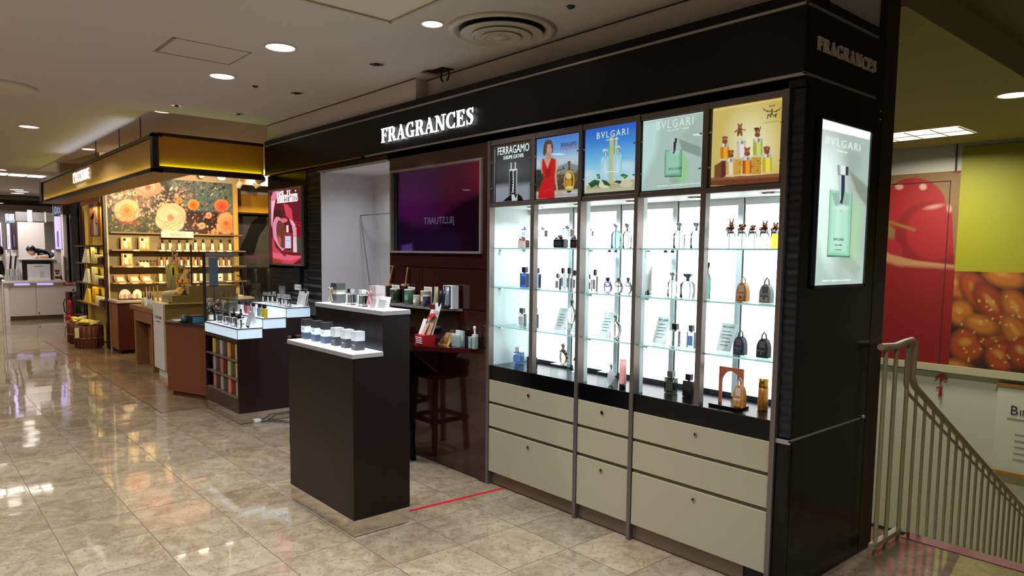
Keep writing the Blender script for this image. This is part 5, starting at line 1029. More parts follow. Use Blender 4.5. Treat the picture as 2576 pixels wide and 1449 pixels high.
area('counter_top_light', (-3.9, 1.975, ZL+.001), .5, .8, COOL, size_y=.17, rot=(PI, 0, 0), spread=3.0)
dk1 = mat('box_charcoal', (52, 50, 50), .45); dk2 = mat('box_slate', (56, 72, 88), .4); lt1 = mat('box_pale', (196, 198, 196), .45); wt1 = mat('box_white', (222, 228, 230), .45)
order = ['first black topped perfume box from the left on the lower counter top', 'second black topped box on the lower counter top, between two like it', 'third black topped box, next to the pale topped ones', 'pale topped box nearest to the black topped ones', 'pale topped box in the middle of the three pale ones', 'rightmost pale topped box on the lower counter top']
for i, (x0, x1, yt, yb) in enumerate(((758, 787, 802, 852), (782, 814, 806, 858), (806, 838, 811, 865), (832, 865, 815, 862), (857, 891, 819, 869), (883, 918, 824, 876))):
    p = at((x0+x1)/2-4, yb-4, 'Z', ZL); x, y, w, d, h = fit(x0, x1, yt, ZL, float(np.clip(p[1], 1.93, 1.99)), rho=1.0); h = [.128, .128, .128, .108, .108, .108][i]; w = d = .056
    t = thing('perfume_box', (x, y, ZL), order[i], 'box', 'perfume boxes on the lower counter top')
    cs = (dk2, wt1, dk1) if i < 3 else (dk1, lt1)
    n = len(cs); zz = ZL
    for m_, nm in zip(cs, ('base', 'band', 'lid') if n == 3 else ('base', 'lid')):
        e = 0 if nm != 'lid' else .0012; hh = h/n; B().box(x-w/2-e, x+w/2+e, y-d/2-e, y+d/2+e, zz, zz+hh, m_).build(nm, t, bevel=.001); zz += hh
    bm = mat('box_mark', (150, 150, 156), .5)
    b = B(); b.box(x-w*.25, x+w*.25, y-d/2-.0012, y-d/2-.0002, ZL+h/n*(1.45 if n == 3 else .5), ZL+h/n*(1.55 if n == 3 else .6), bm); b.build('print', t)
def giftbox(x0, x1, yt, low, rib, tx, Y):
    x, y, w, d, h = fit(x0, x1, yt, ZH, Y, rho=.8); t = thing('gift_box', (x, y, ZH), tx, 'gift box')
    B().box(x-w/2, x+w/2, y-d/2, y+d/2, ZH, ZH+h*.45, low[0]).build('base', t); B().box(x-w/2, x+w/2, y-d/2, y+d/2, ZH+h*.45, ZH+h*.66, low[1]).build('band', t); B().box(x-w/2-.001, x+w/2+.001, y-d/2-.001, y+d/2+.001, ZH+h*.66, ZH+h, low[2]).build('lid', t)
    b = B(); zb_ = ZH+h*.62; bx_ = x-w*.30
    for s_ in (-1, 1):
        b.tube([(bx_, y-d/2-.006, zb_), (bx_+s_*.02, y-d/2-.012, zb_+.018), (bx_+s_*.034, y-d/2-.01, zb_+.006), (bx_, y-d/2-.006, zb_)], .0045, rib, 8)
        b.tube([(bx_, y-d/2-.006, zb_), (bx_+s_*.010, y-d/2-.012, zb_-.03), (bx_+s_*.026, y-d/2-.012, zb_-.065)], [.003, .006, .005], rib, 8)
    b.box(x-w/2-.002, x+w/2+.002, y-d/2-.002, y+d/2+.002, zb_-.004, zb_+.006, rib); b.build('ribbon', t)
giftbox(833, 869, 712, (mat('gift_smoke', (92, 90, 88), .2), wt1, mat('gift_dark', (84, 88, 92), .15, metal=.4)), mat('ribbon_gold', (176, 156, 122), .35), 'dark and white gift box with a gold ribbon on the upper counter top', 2.16)
bottle('rect', fit(870, 896, 726, ZH, 2.14, rho=.5), ZH, (232, 232, 224), caps, 'square clear bottle with a silver cap beside the gold ribbon box')
bottle('rect', fit(898, 927, 729, ZH, 2.13, rho=.5), ZH, (232, 230, 226), capw, 'square clear bottle with a white cap beside the pink gift box')
giftbox(930, 968, 719, (mat('gift_rose', (214, 190, 190), .4), wt1, mat('gift_pale', (206, 196, 192), .3)), mat('ribbon_pink', (214, 160, 164), .35), 'pale pink gift box with a pink ribbon on the upper counter top', 2.14)
card(938, 979, 746, 786, ZH, 'leaning white card of printed text on the upper counter top', None, Y=2.10, tilt=.3, lines=7)

# ------------------------------------------------------------------ stools by the wall table
def stool(x0, x1, y0, y1, tx, back):
    t = thing('bar_stool', ((x0+x1)/2, (y0+y1)/2, 0), tx, 'stool', None); sm_ = mat('stool_dark', (7, 6, 6), .6, spec=.15)
    for x, sx in ((x0, -1), (x1, 1)):
        for y, sy in ((y0, -1), (y1, 1)):
            P = [(x, y, 0), (x-sx*.03, y-sy*.03, .66)]; b = B(); r = .017
            b.hexa([(P[0][0]-r, P[0][1]-r, 0), (P[0][0]+r, P[0][1]-r, 0), (P[0][0]+r, P[0][1]+r, 0), (P[0][0]-r, P[0][1]+r, 0), (P[1][0]-r, P[1][1]-r, .66), (P[1][0]+r, P[1][1]-r, .66), (P[1][0]+r, P[1][1]+r, .66), (P[1][0]-r, P[1][1]+r, .66)], sm_); b.build('leg', t)
    for xa, xb, ya, yb in ((x0, x1, y0, y0), (x0, x1, y1, y1), (x0, x0, y0, y1), (x1, x1, y0, y1)):
        B().box(xa-.012, xb+.012, ya-.012, yb+.012, .25, .285, sm_).build('footrest', t)
    B().box(x0-.01, x1+.01, y0-.01, y1+.01, .60, .68, sm_).build('apron', t, bevel=.004); B().box(x0-.02, x1+.02, y0-.02, y1+.02, .68, .745, mat('stool_seat', (9, 8, 8), .6, spec=.15)).build('seat', t, bevel=.02, seg=3)
    if back:
        b = B(); b.box(x0-.02, x0+.02, y0, y0+.04, .745, .90, sm_).box(x0-.02, x0+.02, y1-.04, y1, .745, .90, sm_); b.build('back_post', t)
        B().box(x0-.025, x0+.02, y0-.02, y1+.02, .84, .90, mat('stool_rail', (74, 46, 38), .5)).build('back_rail', t, bevel=.01)
stool(-4.86, -4.53, 2.64, 2.96, 'dark wooden bar stool under the wall table, right of the other stool', False)
stool(-5.60, -5.28, 2.46, 2.80, 'dark bar stool with a brown back rail, mostly hidden behind the centre counter', True)
t = thing('card_terminal', (-4.95, 2.66, .937), 'small black box with a white top on the left end of the wall table', 'device')
p = at(752, 830, 'Z', .94); B().box(-5.01, -4.91, 2.62, 2.70, .938, .965, blackm).build('case', t, bevel=.003); B().box(-5.005, -4.915, 2.625, 2.695, .965, .969, white).build('top', t)

# ------------------------------------------------------------------ goods on the wall shelf
ZS = 1.2005
def candle(x0, x1, yt, col, tx, Y, lid=None, lbl=None, hh=None):
    x, y, w, d, h = fit(x0, x1, yt, ZS, Y, rho=1.0); r = w*.66; t = thing('scented_candle', (x, y, ZS), tx, 'candle')
    B().lathe((x, y, ZS), [(r*.9, .0004), (r, .004), (r, h*.88), (r*.96, h*.89)], mat(col[0], col[1], .15, coat=.5), 24).build('jar', t)
    B().lathe((x, y, ZS+h*.89), [(r*.98, 0), (r*1.02, .001), (r*1.02, h*.09), (r*.96, h*.105)], mat(lid or 'lid_cream', (206, 200, 180), .4), 24).build('lid', t)
    b = B(); b.prism([(x+r*1.005*math.cos(a), y+r*1.005*math.sin(a)) for a in [-PI*.9+i*PI*.6/8 for i in range(9)]]+[(x, y)], 'Z', ZS+h*.3, ZS+h*.62, mat('jar_print_'+col[0], tuple(min(255, int(c*1.5+20)) for c in col[1]), .4)); b.build('label', t)
mat('lid_cream', (206, 200, 180), .4)
candle(981, 1008, 725, ('jar_forest', (38, 48, 38)), 'dark olive green candle jar, leftmost candle on the wall shelf', 2.99)
candle(1017, 1045, 727, ('jar_green', (66, 100, 84)), 'mid green glass candle jar on the wall shelf', 2.985)
candle(1039, 1057, 742, ('jar_pale', (168, 172, 150)), 'short pale grey green candle jar on the wall shelf', 2.965)
candle(1057, 1085, 731, ('jar_beige', (150, 132, 110)), 'beige candle jar standing behind the navy jar', 3.02)
candle(1063, 1083, 743, ('jar_navy', (40, 42, 62)), 'small navy candle jar in front of the beige one', 2.965)
for x0, x1, yt, tx, Y in ((986, 1005, 714, 'white card behind the leftmost green candle', 3.03), (1026, 1044, 719, 'white card behind the mid green candle', 3.03), (1067, 1087, 719, 'white card behind the beige candle', 3.048)):
    a, c = at(x0, yt+5, 'Y', Y), at(x1, yt+5, 'Y', Y); t = thing('name_card', ((a[0]+c[0])/2, Y, ZS), tx, 'card'); B().box(a[0], c[0], Y-.001, Y+.001, ZS, a[2]+.01, mat('card_cream', (226, 222, 208), .6)).build('sheet', t)
    b = B(); b.box(a[0]+.012, c[0]-.012, Y-.002, Y-.001, a[2]-.004, a[2]-.001, mat('grey_print')).box(a[0]+.012, c[0]-.02, Y-.002, Y-.001, a[2]-.014, a[2]-.011, mat('grey_print')); b.build('print', t)
wd = mat('stick_wood', (168, 118, 82), .6)
for x0, xt, tx in ((975, 988, 'reed diffuser with a slanted wooden stick at the left end of the wall shelf'), (1016, 1026, 'reed diffuser with a slanted wooden stick between the two green candles')):
    a = at(x0+4, 716, 'Y', 3.03); t = thing('reed_diffuser', (a[0], 3.03, ZS), tx, 'diffuser'); B().box(a[0]-.02, a[0]+.02, 3.01, 3.05, ZS, a[2]-.01, mat('diffuser_dark', (34, 28, 26), .3)).build('bottle', t, bevel=.003)
    B().box(a[0]-.025, a[0]+.025, 3.005, 3.052, a[2]-.01, a[2]+.006, mat('pale_wood', (190, 156, 130), .5)).build('wooden_collar', t); c = at(xt, 672, 'Y', 3.04); B().tube([(a[0], 3.03, a[2]), tuple(c)], .006, wd, 8).build('stick', t)
bottle('tube', fit(1091, 1104, 721, ZS, 2.975, rho=.5), ZS, mat('tube_olive', (150, 146, 116), .4), capk, 'olive cream tube on the wall shelf, left of the black tubes', 'tube', name='cream_tube')
bottle('tube', fit(1103, 1112, 729, ZS, 2.965, rho=.5), ZS, mat('tube_black', (26, 26, 34), .3), capk, 'left one of two narrow black tubes on the wall shelf', 'tube', name='cream_tube')
bottle('tube', fit(1111, 1121, 729, ZS, 2.965, rho=.5), ZS, mat('tube_black'), capk, 'right one of two narrow black tubes on the wall shelf', 'tube', name='cream_tube')
bottle('tube', fit(1119, 1131, 721, ZS, 2.975, rho=.5), ZS, mat('tube_silver', (160, 166, 176), .3, metal=.5), capk, 'silver grey tube leaning before the open white box, wall shelf', 'tube', name='cream_tube')
x, y, w, d, h = fit(1115, 1154, 718, ZS, 3.01, rho=.5); t = thing('gift_set_box', (x, y, ZS), 'open white box of dark tubes at the right end of the wall shelf', 'box')
b = B(); b.box(x-w/2, x+w/2, y+d/2-.004, y+d/2, ZS, ZS+h, wt1).box(x+w/2-.02, x+w/2, y-d/2, y+d/2-.004, ZS, ZS+h, wt1).box(x-w/2, x-w/2+.004, y-d/2, y+d/2-.004, ZS, ZS+h, wt1).box(x-w/2+.004, x+w/2-.02, y-d/2, y+d/2-.004, ZS+h-.004, ZS+h, wt1).box(x-w/2+.004, x+w/2-.02, y-d/2, y+d/2-.004, ZS, ZS+.004, wt1); b.build('box', t)
for i in range(3): B().lathe((x-w*.30+i*w*.2, y, ZS+.004), [(.008, 0), (.008, h*.75), (.005, h*.78)], mat('tube_slate', (44, 54, 66), .3), 12).build('tube', t)
# goods on the table
ZT = .9375
t = thing('leaflet_stand', (-4.235, 2.86, ZT), 'red leaflet stand full of slanted brochures on the wall table', 'leaflet stand')
redb = mat('stand_red', (176, 22, 34), .35)
def leaf(t, nm, x0, x1, yb_, z0, z1, ya, m, face=None):
    """slanted sheet between a lower front line and an upper back line"""
    P = [(x0, yb_, z0), (x1, yb_, z0), (x1, yb_+.004, z0), (x0, yb_+.004, z0), (x0+.02, ya, z1), (x1+.02, ya, z1), (x1+.02, ya+.004, z1), (x0+.02, ya+.004, z1)]; B().hexa(P, m).build(nm, t)
lx, ly = -4.235, 2.86
B().hexa([(lx-.05, ly-.04, ZT), (lx+.06, ly-.04, ZT), (lx+.06, ly+.05, ZT), (lx-.05, ly+.05, ZT), (lx-.045, ly-.05, ZT+.075), (lx+.065, ly-.05, ZT+.075), (lx+.065, ly+.06, ZT+.075), (lx-.045, ly+.06, ZT+.075)], redb).build('holder', t)
b = B(); 
for i in range(4): b.box(lx-.03, lx+.045, ly-.0545+.002*i, ly-.051+.002*i, ZT+.055-i*.013, ZT+.059-i*.013, paper)
b.build('print', t)
leaf(t, 'back_board', lx-.05, lx+.06, ly+.03, ZT+.07, ZT+.30, ly+.10, mat('leaf_white', (222, 218, 212), .5)); leaf(t, 'leaflet', lx-.03, lx+.05, ly+.01, ZT+.06, ZT+.21, ly+.06, mat('leaf_photo', (170, 140, 112), .5, noise=.4, nscale=40)); leaf(t, 'leaflet', lx-.04, lx+.00, ly-.01, ZT+.06, ZT+.15, ly+.03, mat('leaf_tan', (196, 150, 120), .5, noise=.3, nscale=50))
leaf(t, 'leaflet', lx-.005, lx+.055, ly+.026, ZT+.19, ZT+.225, ly+.05, redb); leaf(t, 'leaflet', lx-.10, lx-.055, ly-.01, ZT+.001, ZT+.18, ly+.05, mat('leaf_white'))
B().box(lx-.005, lx+.06, ly+.05, ly+.055, ZT+.255, ZT+.29, mat('leaf_plum', (90, 20, 30), .5)).build('heading', t)
p = at(1115, 858, 'Z', ZT); t = thing('easel_picture', (-4.15, 2.985, ZT), 'small golden picture leaning back on the wall table', 'picture')
a, c = (-4.215, 0), (-4.085, 0); zt_ = ZT+.085
B().hexa([(a[0], 2.965, ZT), (c[0], 2.965, ZT), (c[0], 2.975, ZT), (a[0], 2.975, ZT), (a[0]+.03, 3.025, zt_), (c[0]+.03, 3.025, zt_), (c[0]+.03, 3.035, zt_), (a[0]+.03, 3.035, zt_)], mat('picture_gold', (200, 160, 90), .5, noise=.4, nscale=60)).build('board', t)
b = B()
for i in range(6):
    u = .12+.13*i; xx = a[0]+(c[0]-a[0])*u; hh = .02+.018*(i % 3)
    b.hexa([(xx, 2.963, ZT+.006), (xx+.009, 2.963, ZT+.006), (xx+.009, 2.965, ZT+.006), (xx, 2.965, ZT+.006), (xx+.006, 2.963+hh*.5, ZT+.006+hh*1.3), (xx+.013, 2.963+hh*.5, ZT+.006+hh*1.3), (xx+.013, 2.965+hh*.5, ZT+.006+hh*1.3), (xx+.006, 2.965+hh*.5, ZT+.006+hh*1.3)], mat('umber_figure', (110, 60, 24), .5))
b.build('figures', t)
acr = pane('acrylic', (238, 246, 246), .07)
x, y = -3.985, 2.998
t = thing('card_holder', (x, y, ZT), 'clear acrylic holder stacked with white cards on the wall table', 'card holder')
b = B(); b.box(x-.065, x+.05, y-.045, y-.042, ZT, ZT+.085, acr).box(x-.065, x-.062, y-.042, y+.05, ZT, ZT+.12, acr).box(x+.047, x+.05, y-.042, y+.05, ZT, ZT+.12, acr).box(x-.062, x+.047, y+.047, y+.05, ZT, ZT+.15, acr); b.build('holder', t)
for i, hgt_ in enumerate((.09, .115)): B().box(x-.055, x+.035, y-.036+i*.035, y-.022+i*.035, ZT+.002, ZT+hgt_, mat('card_stack', (214, 214, 210), .6)).build('cards', t)
x, y = -3.862, 3.022
t = thing('tester_strip_holder', (x, y, ZT), 'clear holder of white tester strips with a round headed clip, right end of the table', 'card holder')
b = B(); b.box(x-.045, x+.045, y-.03, y-.027, ZT, ZT+.085, acr).box(x+.045, x+.048, y-.03, y+.03, ZT, ZT+.085, acr).box(x-.048, x-.045, y-.03, y+.03, ZT, ZT+.085, acr).box(x-.003, x, y-.027, y+.03, ZT, ZT+.08, acr); b.build('holder', t)
B().box(x-.036, x-.008, y-.02, y+.01, ZT+.001, ZT+.08, mat('card_stack')).build('strips', t); B().box(x+.004, x+.034, y-.02, y+.01, ZT+.001, ZT+.10, mat('card_stack')).build('strips', t)
b = B(); b.tube([(x+.018, y-.005, ZT+.10), (x+.016, y-.005, ZT+.135)], .007, capw).ball((x+.014, y-.005, ZT+.145), .014, capw, 14, 1, .6); b.build('clip', t)
# ------------------------------------------------------------------ three step counter with lit tops
mh = thing('step_counter', (-6.95, 2.65, 0), 'dark counter rising in three glowing steps, with shelves of boxes in its front', 'counter')
bd = mat('step_counter_dark', (34, 14, 16), .32, coat=.3); GX0, GX1 = -7.365, -6.47
STP = [(2.335, 2.57, .79, .878), (2.57, 2.80, .872, .962), (2.80, 3.045, .965, 1.052)]
b = B(); b.box(GX0, GX1, 2.57, 2.80, .10, .872, bd).box(GX0, GX1, 2.80, 3.045, .10, .965, bd).box(GX0, GX1, 2.50, 2.57, .10, .79, bd).box(GX1-.02, GX1, 2.335, 2.50, .10, .79, bd).box(GX0, GX0+.02, 2.335, 2.50, .10, .79, bd).box(GX0+.02, GX1-.02, 2.335, 2.50, .10, .235, bd).box(GX0+.02, GX1-.02, 2.335, 2.50, .755, .79, bd); b.build('body', mh)
B().box(GX0+.003, GX1-.003, 2.35, 3.04, .004, .10, steel).build('plinth', mh)
shm = mat('shelf_brown', (96, 76, 60), .4)
for z in (.575, .40, .232): B().box(GX0+.02, GX1-.02, 2.338, 2.50, z, z+.010, shm).build('shelf', mh)
for ya, yb, z0, z1 in STP:
    B().box(GX0+.004, GX1-.004, ya+.004, yb-.002 if yb < 3 else yb, z0, z1, glowc).build('light_panel', mh)
    B().box(GX0-.002, GX1+.002, ya-.002, yb, z1, z1+.008, black).build('board', mh); B().box(GX0+.012, GX1-.012, ya+.012, yb-.002, z1+.0082, z1+.010, glowt).build('lit_top', mh)
    b = B(); b.box(GX1-.006, GX1-.003, ya+.003, ya+.007, z0, z1, ink); b.build('corner_seam', mh)
ZA, ZB, ZC = .8885, .9725, 1.0625
# twelve slim boxes in the front
cols = [((170, 150, 66), 'yellow'), ((150, 142, 146), 'lilac grey'), ((190, 128, 60), 'orange'), ((178, 160, 124), 'cream'), ((128, 124, 124), 'grey'), ((150, 84, 70), 'dusty red'), ((150, 152, 92), 'olive green'), ((176, 140, 104), 'tan'), ((150, 92, 86), 'old rose'), ((124, 128, 112), 'grey green'), ((186, 96, 76), 'coral'), ((140, 132, 118), 'stone')]
for k, (c, nm) in enumerate(cols):
    r_, c_ = divmod(k, 4); z = (.5855, .4105, .2425)[r_]; x = -7.20+c_*.205; w = .085; h = .148
    t = thing('slim_box', (x, 2.42, z), '%s slim perfume box on the %s shelf of the step counter front' % (nm, ('top', 'middle', 'bottom')[r_]), 'box', 'slim boxes in the step counter')
    cm = mat('slim_'+nm.replace(' ', '_'), c, .45); B().box(x-w/2, x+w/2, 2.37, 2.46, z, z+h, cm).build('carton', t, bevel=.0015)
    B().box(x-w*.12, x+w*.1, 2.3685, 2.3700, z+.01, z+h-.01, mat('slim_pale_'+nm.replace(' ', '_'), tuple(min(255, int(v*1.2+14)) for v in c), .45)).build('side_stripe', t)
# bottles on the steps
cl = (244, 248, 248)
def small(kind, x0, x1, yt, Y, z, c, cp, tx, rho=.6, lb=None, nm='perfume_bottle', grp=None):
    F = fit(x0, x1, yt, z, Y, rho=rho); F = (min(max(F[0], GX0+.04), GX1-.04),)+tuple(F[1:]); return bottle(kind, F, z, c, cp, tx, group=grp, lblc=lb, name=nm)
for i, (x0, x1, yt, Y) in enumerate(((543, 560, 783, 2.40), (560, 577, 786, 2.39), (577, 595, 788, 2.38), (595, 612, 793, 2.37))): small('rect', x0, x1, yt, Y, ZA, cl, capk, ['first', 'second', 'third', 'fourth'][i]+' from the left of four square black capped bottles on the lowest glowing step', .5)
for i, (x0, x1, yt) in enumerate(((565, 578, 772), (582, 595, 774), (598, 614, 777))): small('dropper', x0, x1, yt, 2.50, ZA, (60, 44, 40) if i < 2 else (240, 240, 240), capk, ['left brown dropper bottle behind the square bottles', 'right brown dropper bottle behind the square bottles', 'white labelled dropper bottle behind the fourth square bottle'][i], 1.0, None if i < 2 else paper)
small('dropper', 511, 522, 766, 2.39, ZA, (240, 240, 240), capk, 'tall dropper bottle at the far left of the lowest step, by the clear screen', 1.0, paper)
x, y, w, d, h = fit(617, 637, 786, ZA, 2.51, rho=.3); t = thing('foil_leaflet', (x, y, ZA), 'iridescent foil leaflet standing on the lowest glowing step', 'leaflet')
B().hexa([(x-w/2, y-.02, ZA), (x+w/2, y-.02, ZA), (x+w/2, y-.017, ZA), (x-w/2, y-.017, ZA), (x-w/2, y+.02, ZA+h), (x+w/2, y+.02, ZA+h), (x+w/2, y+.023, ZA+h), (x-w/2, y+.023, ZA+h)], mat('foil', (190, 182, 184), .35, metal=.15, noise=.35, nscale=14)).build('front', t); B().hexa([(x-w/2, y+.05, ZA), (x+w/2, y+.05, ZA), (x+w/2, y+.053, ZA), (x-w/2, y+.053, ZA), (x-w/2, y+.024, ZA+h), (x+w/2, y+.024, ZA+h), (x+w/2, y+.027, ZA+h), (x-w/2, y+.027, ZA+h)], paper).build('back', t)
for i, xp in enumerate((622, 628, 634)):
    p = at(xp, 820, 'Y', 2.45); tag(B().lathe((min(p[0], GX1-.05+.012*(i)), 2.45, ZA), [(.007, .0003), (.008, .004), (.007, .016), (.003, .018)], capk, 12).build('loose_cap'), ['left', 'middle', 'right'][i]+' one of three tiny black caps at the front edge of the lowest step', 'cap', 'tiny black caps on the lowest step')
for i, (x0, x1, yt, c, nm) in enumerate(((597, 613, 757, (238, 238, 236), 'white'), (614, 629, 760, (200, 110, 120), 'red'), (630, 645, 762, (214, 214, 216), 'pale grey'), (646, 661, 765, (150, 164, 176), 'blue grey'), (661, 678, 767, (222, 202, 40), 'yellow'))):
    F = fit(x0, x1, yt, ZB, 2.64-.008*i, rho=.4); t = small('rect', x0, x1, yt, 2.64-.008*i, ZB, mat('flask_'+nm.replace(' ', '_'), c, .25, coat=.5), capk, nm+' flat flask with a black pump on the middle glowing step', .4, lb=mat('flask_label_'+nm.replace(' ', '_'), tuple(int(v*.86) for v in c), .5), nm='pump_flask')
    x, y, w, d, h = F; B().tube([(x, y, ZB+h*.9), (x+w*.2, y, ZB+h*1.0), (x+w*.38, y, ZB+h*.92)], .003, capk, 6).build('pump_spout', t)
for i, (x0, x1, yt, Y) in enumerate(((647, 660, 733, 2.95), (659, 672, 735, 2.94), (672, 684, 735, 2.93), (683, 696, 733, 2.95), (695, 708, 739, 2.86), (707, 721, 740, 2.85), (721, 738, 741, 2.84))):
    small('rect', x0, x1, yt, Y, ZC, cl, mat('cap_clear', (200, 204, 206), .1, metal=.3), ['leftmost', 'second', 'third', 'fourth'][i]+' clear bottle from the left in the back row on the highest glowing step' if i < 4 else ['left', 'middle', 'right'][i-4]+' clear bottle of the front three on the highest glowing step', .6, paper)
x, y, w, d, h = fit(699, 720, 719, ZC, 3.01, rho=.2); t = thing('small_picture_frame', (x, y, ZC), 'small silver grey framed print behind the clear bottles on the highest step', 'frame')
B().box(x-w/2, x+w/2, y-.006, y+.006, ZC, ZC+h, silver).build('frame', t, bevel=.002); B().box(x-w*.36, x+w*.36, y-.0075, y-.006, ZC+h*.15, ZC+h*.85, mat('print_grey', (140, 144, 148), .4, noise=.3, nscale=50)).build('print', t)
for x0, x1, yt, yb, Y, tx in ((744, 761, 733, 768, 2.99, 'tall white leaflet leaning at the right end of the highest step'), (757, 767, 738, 770, 2.985, 'white booklet standing right of the tall white leaflet'), (763, 771, 733, 770, 3.0, 'narrow booklet in the clear holder at the column')):
    card(x0, x1, yt, yb, ZC, tx, None, Y=Y, tilt=.22, lines=6, name='leaflet', cat='leaflet')
# clear screen between the two shops
gs = thing('clear_partition', (-7.40, 2.7, .88), 'clear screen with a dark post and grey top strip at the left end of the step counter', 'partition')
B().box(-7.402, -7.398, 2.36, 3.04, .90, 1.568, clear).build('pane', gs); B().box(-7.41, -7.385, 2.345, 2.368, .878, 1.57, blackm).build('post', gs); B().box(-7.408, -7.39, 2.368, 2.70, 1.535, 1.572, mat('strip_grey', (130, 130, 132), .4)).build('top_strip', gs)
sb = thing('blue_notice', (-7.75, 2.5, .81), 'slate blue notice panel on a thin black stand behind the clear screen', 'notice')
a, c = at(525, 648, 'X', -7.7), at(549, 718, 'X', -7.7); B().box(-7.705, -7.695, a[1], c[1], c[2], a[2], mat('slate_blue', (84, 120, 142), .45, noise=.1, nscale=20)).build('panel', sb); B().box(-7.706, -7.694, a[1]-.004, c[1]+.004, c[2]-.008, c[2], blackm).build('edge', sb)
ym = (a[1]+c[1])/2; B().tube([(-7.7, ym, c[2]), (-7.7, ym, .815)], .005, blackm, 8).build('rod', sb); B().lathe((-7.7, ym, .8125), [(.045, 0), (.045, .006), (.01, .008)], blackm, 20).build('foot', sb)
t = thing('power_adapter', (-6.42, 2.40, 0), 'grey white power adapter lying on the floor beside the step counter', 'adapter')
p0, p1 = at(626, 1063, 'Z', .0), at(652, 1054, 'Z', 0); mx_, my_ = (p0[0]+p1[0])/2, (p0[1]+p1[1])/2
B().box(mx_-.03, mx_+.11, my_-.03, my_+.03, .0005, .03, mat('adapter_white', (214, 214, 206), .4)).build('case', t, bevel=.005)
c = [at(x_, y_, 'Z', .008) for x_, y_ in ((652, 1057), (675, 1056), (700, 1057), (726, 1059))]; B().tube([tuple(q) for q in c]+[(-6.30, 3.0, .008)], .004, capk, 8).build('cable', t); c = [at(x_, y_, 'Z', .008) for x_, y_ in ((652, 1061), (680, 1060), (705, 1061), (726, 1063))]; B().tube([tuple(q) for q in c]+[(-6.25, 3.0, .008)], .004, capk, 8).build('cable', t)

# ------------------------------------------------------------------ golden store: canopy
goldw = mat('canopy_gold', (192, 152, 90), .55); goldr = mat('canopy_amber', (190, 124, 24), .5); dkf = mat('canopy_dark_frame', (34, 20, 16), .4); woods = mat('soffit_wood', (150, 112, 56), .5)
gc = thing('golden_canopy', (-10.8, 2.0, 2.34), 'golden canopy in a dark frame hung on thin rods over the corner store', 'canopy')
B().box(-14.16, -7.56, 1.965, 2.02, 2.385, 2.675, goldw).build('long_face', gc); B().box(-7.53, -7.49, 1.99, 3.02, 2.40, 2.69, goldr).build('short_face', gc)
b = B(); b.box(-14.3, -7.475, 1.935, 2.03, 2.345, 2.378, dkf).box(-14.3, -7.475, 1.935, 2.03, 2.68, 2.705, dkf).box(-7.56, -7.475, 1.935, 1.99, 2.34, 2.715, dkf).box(-14.36, -14.16, 1.935, 2.03, 2.345, 2.70, dkf)
b.box(-7.55, -7.475, 1.99, 3.02, 2.345, 2.395, dkf).box(-7.55, -7.475, 1.99, 3.02, 2.69, 2.72, dkf); b.build('frame', gc)
B().box(-14.3, -7.56, 2.03, 2.30, 2.345, 2.372, woods).build('soffit', gc)
area('canopy_strip_light', (-10.9, 1.948, 2.384), 2.9, 6.5, (250, 244, 120), size_y=.012, rot=(PI+.16, 0, 0), spread=2.4)
area('canopy_strip_light', (-7.481, 2.5, 2.402), .48, .012, (196, 255, 30), size_y=1.0, rot=(PI, -.16, 0), spread=2.4)
for x in (-12.9, -10.2, -9.0, -8.1): B().tube([(x, 1.99, 2.70), (x, 1.99, 3.08)], .007, mat('rod_grey', (120, 108, 96), .4, metal=.5), 8).build('rod', gc)
so = thing('store_sign', (-10.8, 1.955, 2.49), 'white lit condensed letters on the long side of the golden canopy', 'sign')
sa, sb_ = at(187, 463, 'Y', 1.955), at(226, 447, 'Y', 1.955); st_, st2 = at(187, 434, 'Y', 1.955), at(226, 421, 'Y', 1.955); hz_ = (st_[2]-sa[2]+st2[2]-sb_[2])/2; zz_ = (sa[2]+sb_[2])/2
text("L'OCCITANE", so, (sa[0], 1.945, zz_), hz_, mat('sign_white', (255, 252, 250), .5, emit=1.1), 'Y', w=sb_[0]-sa[0], depth=.01)
text('EN PROVENCE', so, (sa[0]+.2, 1.950, zz_-.075), .045, mat('sign_cream', (240, 226, 180), .5, emit=.5), 'Y', w=.62)

# inner walls
olive = mat('store_wall_olive', (134, 118, 76), .6); yel = mat('store_pale_yellow', (214, 176, 96), .5); dkp = mat('post_dark_brown', (44, 24, 14), .4)
WX = -12.6
b = B(); b.box(WX-.12, WX-.02, 2.56, 4.60, 0, 2.745, olive).box(WX-.12, WX+.01, 2.50, 5.9, 2.745, 3.08, mat('bulkhead_beige', (196, 172, 138), .7)); struct(b.build('wall_store_side'))
b = B(); b.box(WX-.06, WX+.03, 4.52, 4.60, 0, 2.745, yel).box(WX-.06, WX+.03, 2.555, 2.575, 0, 2.745, mat('trim_cream', (230, 206, 160), .5)).box(WX-.1, WX+.02, 2.52, 2.555, 0.02, 2.50, dkp); struct(b.build('trim_3'))
fm_ = thing('flower_mural', (WX-.01, 3.54, 1.87), 'wide picture of peach roses and small blossoms above the store shelves', 'mural')
A = Art('X', WX+.0, 2.58, 4.515, 1.868, 2.742, .0066, 380, 400, 6.5875)
rg = np.random.default_rng(21); A.fill((58, 62, 52)); 
def CP(x, y): return ((x-380)*6.5875, (y-400)*6.5875)
A.poly([CP(410, 440), CP(600, 440), CP(600, 540), CP(480, 530), CP(440, 490)], (104, 122, 118), soft=60); A.poly([CP(250, 440), CP(400, 440), CP(380, 520), CP(250, 520)], (150, 120, 96), soft=80)
A.poly([CP(262, 545), CP(395, 545), CP(400, 600), CP(262, 600)], (70, 66, 26), soft=50); A.poly([CP(470, 530), CP(600, 540), CP(600, 600), CP(470, 600)], (64, 34, 30), soft=50)
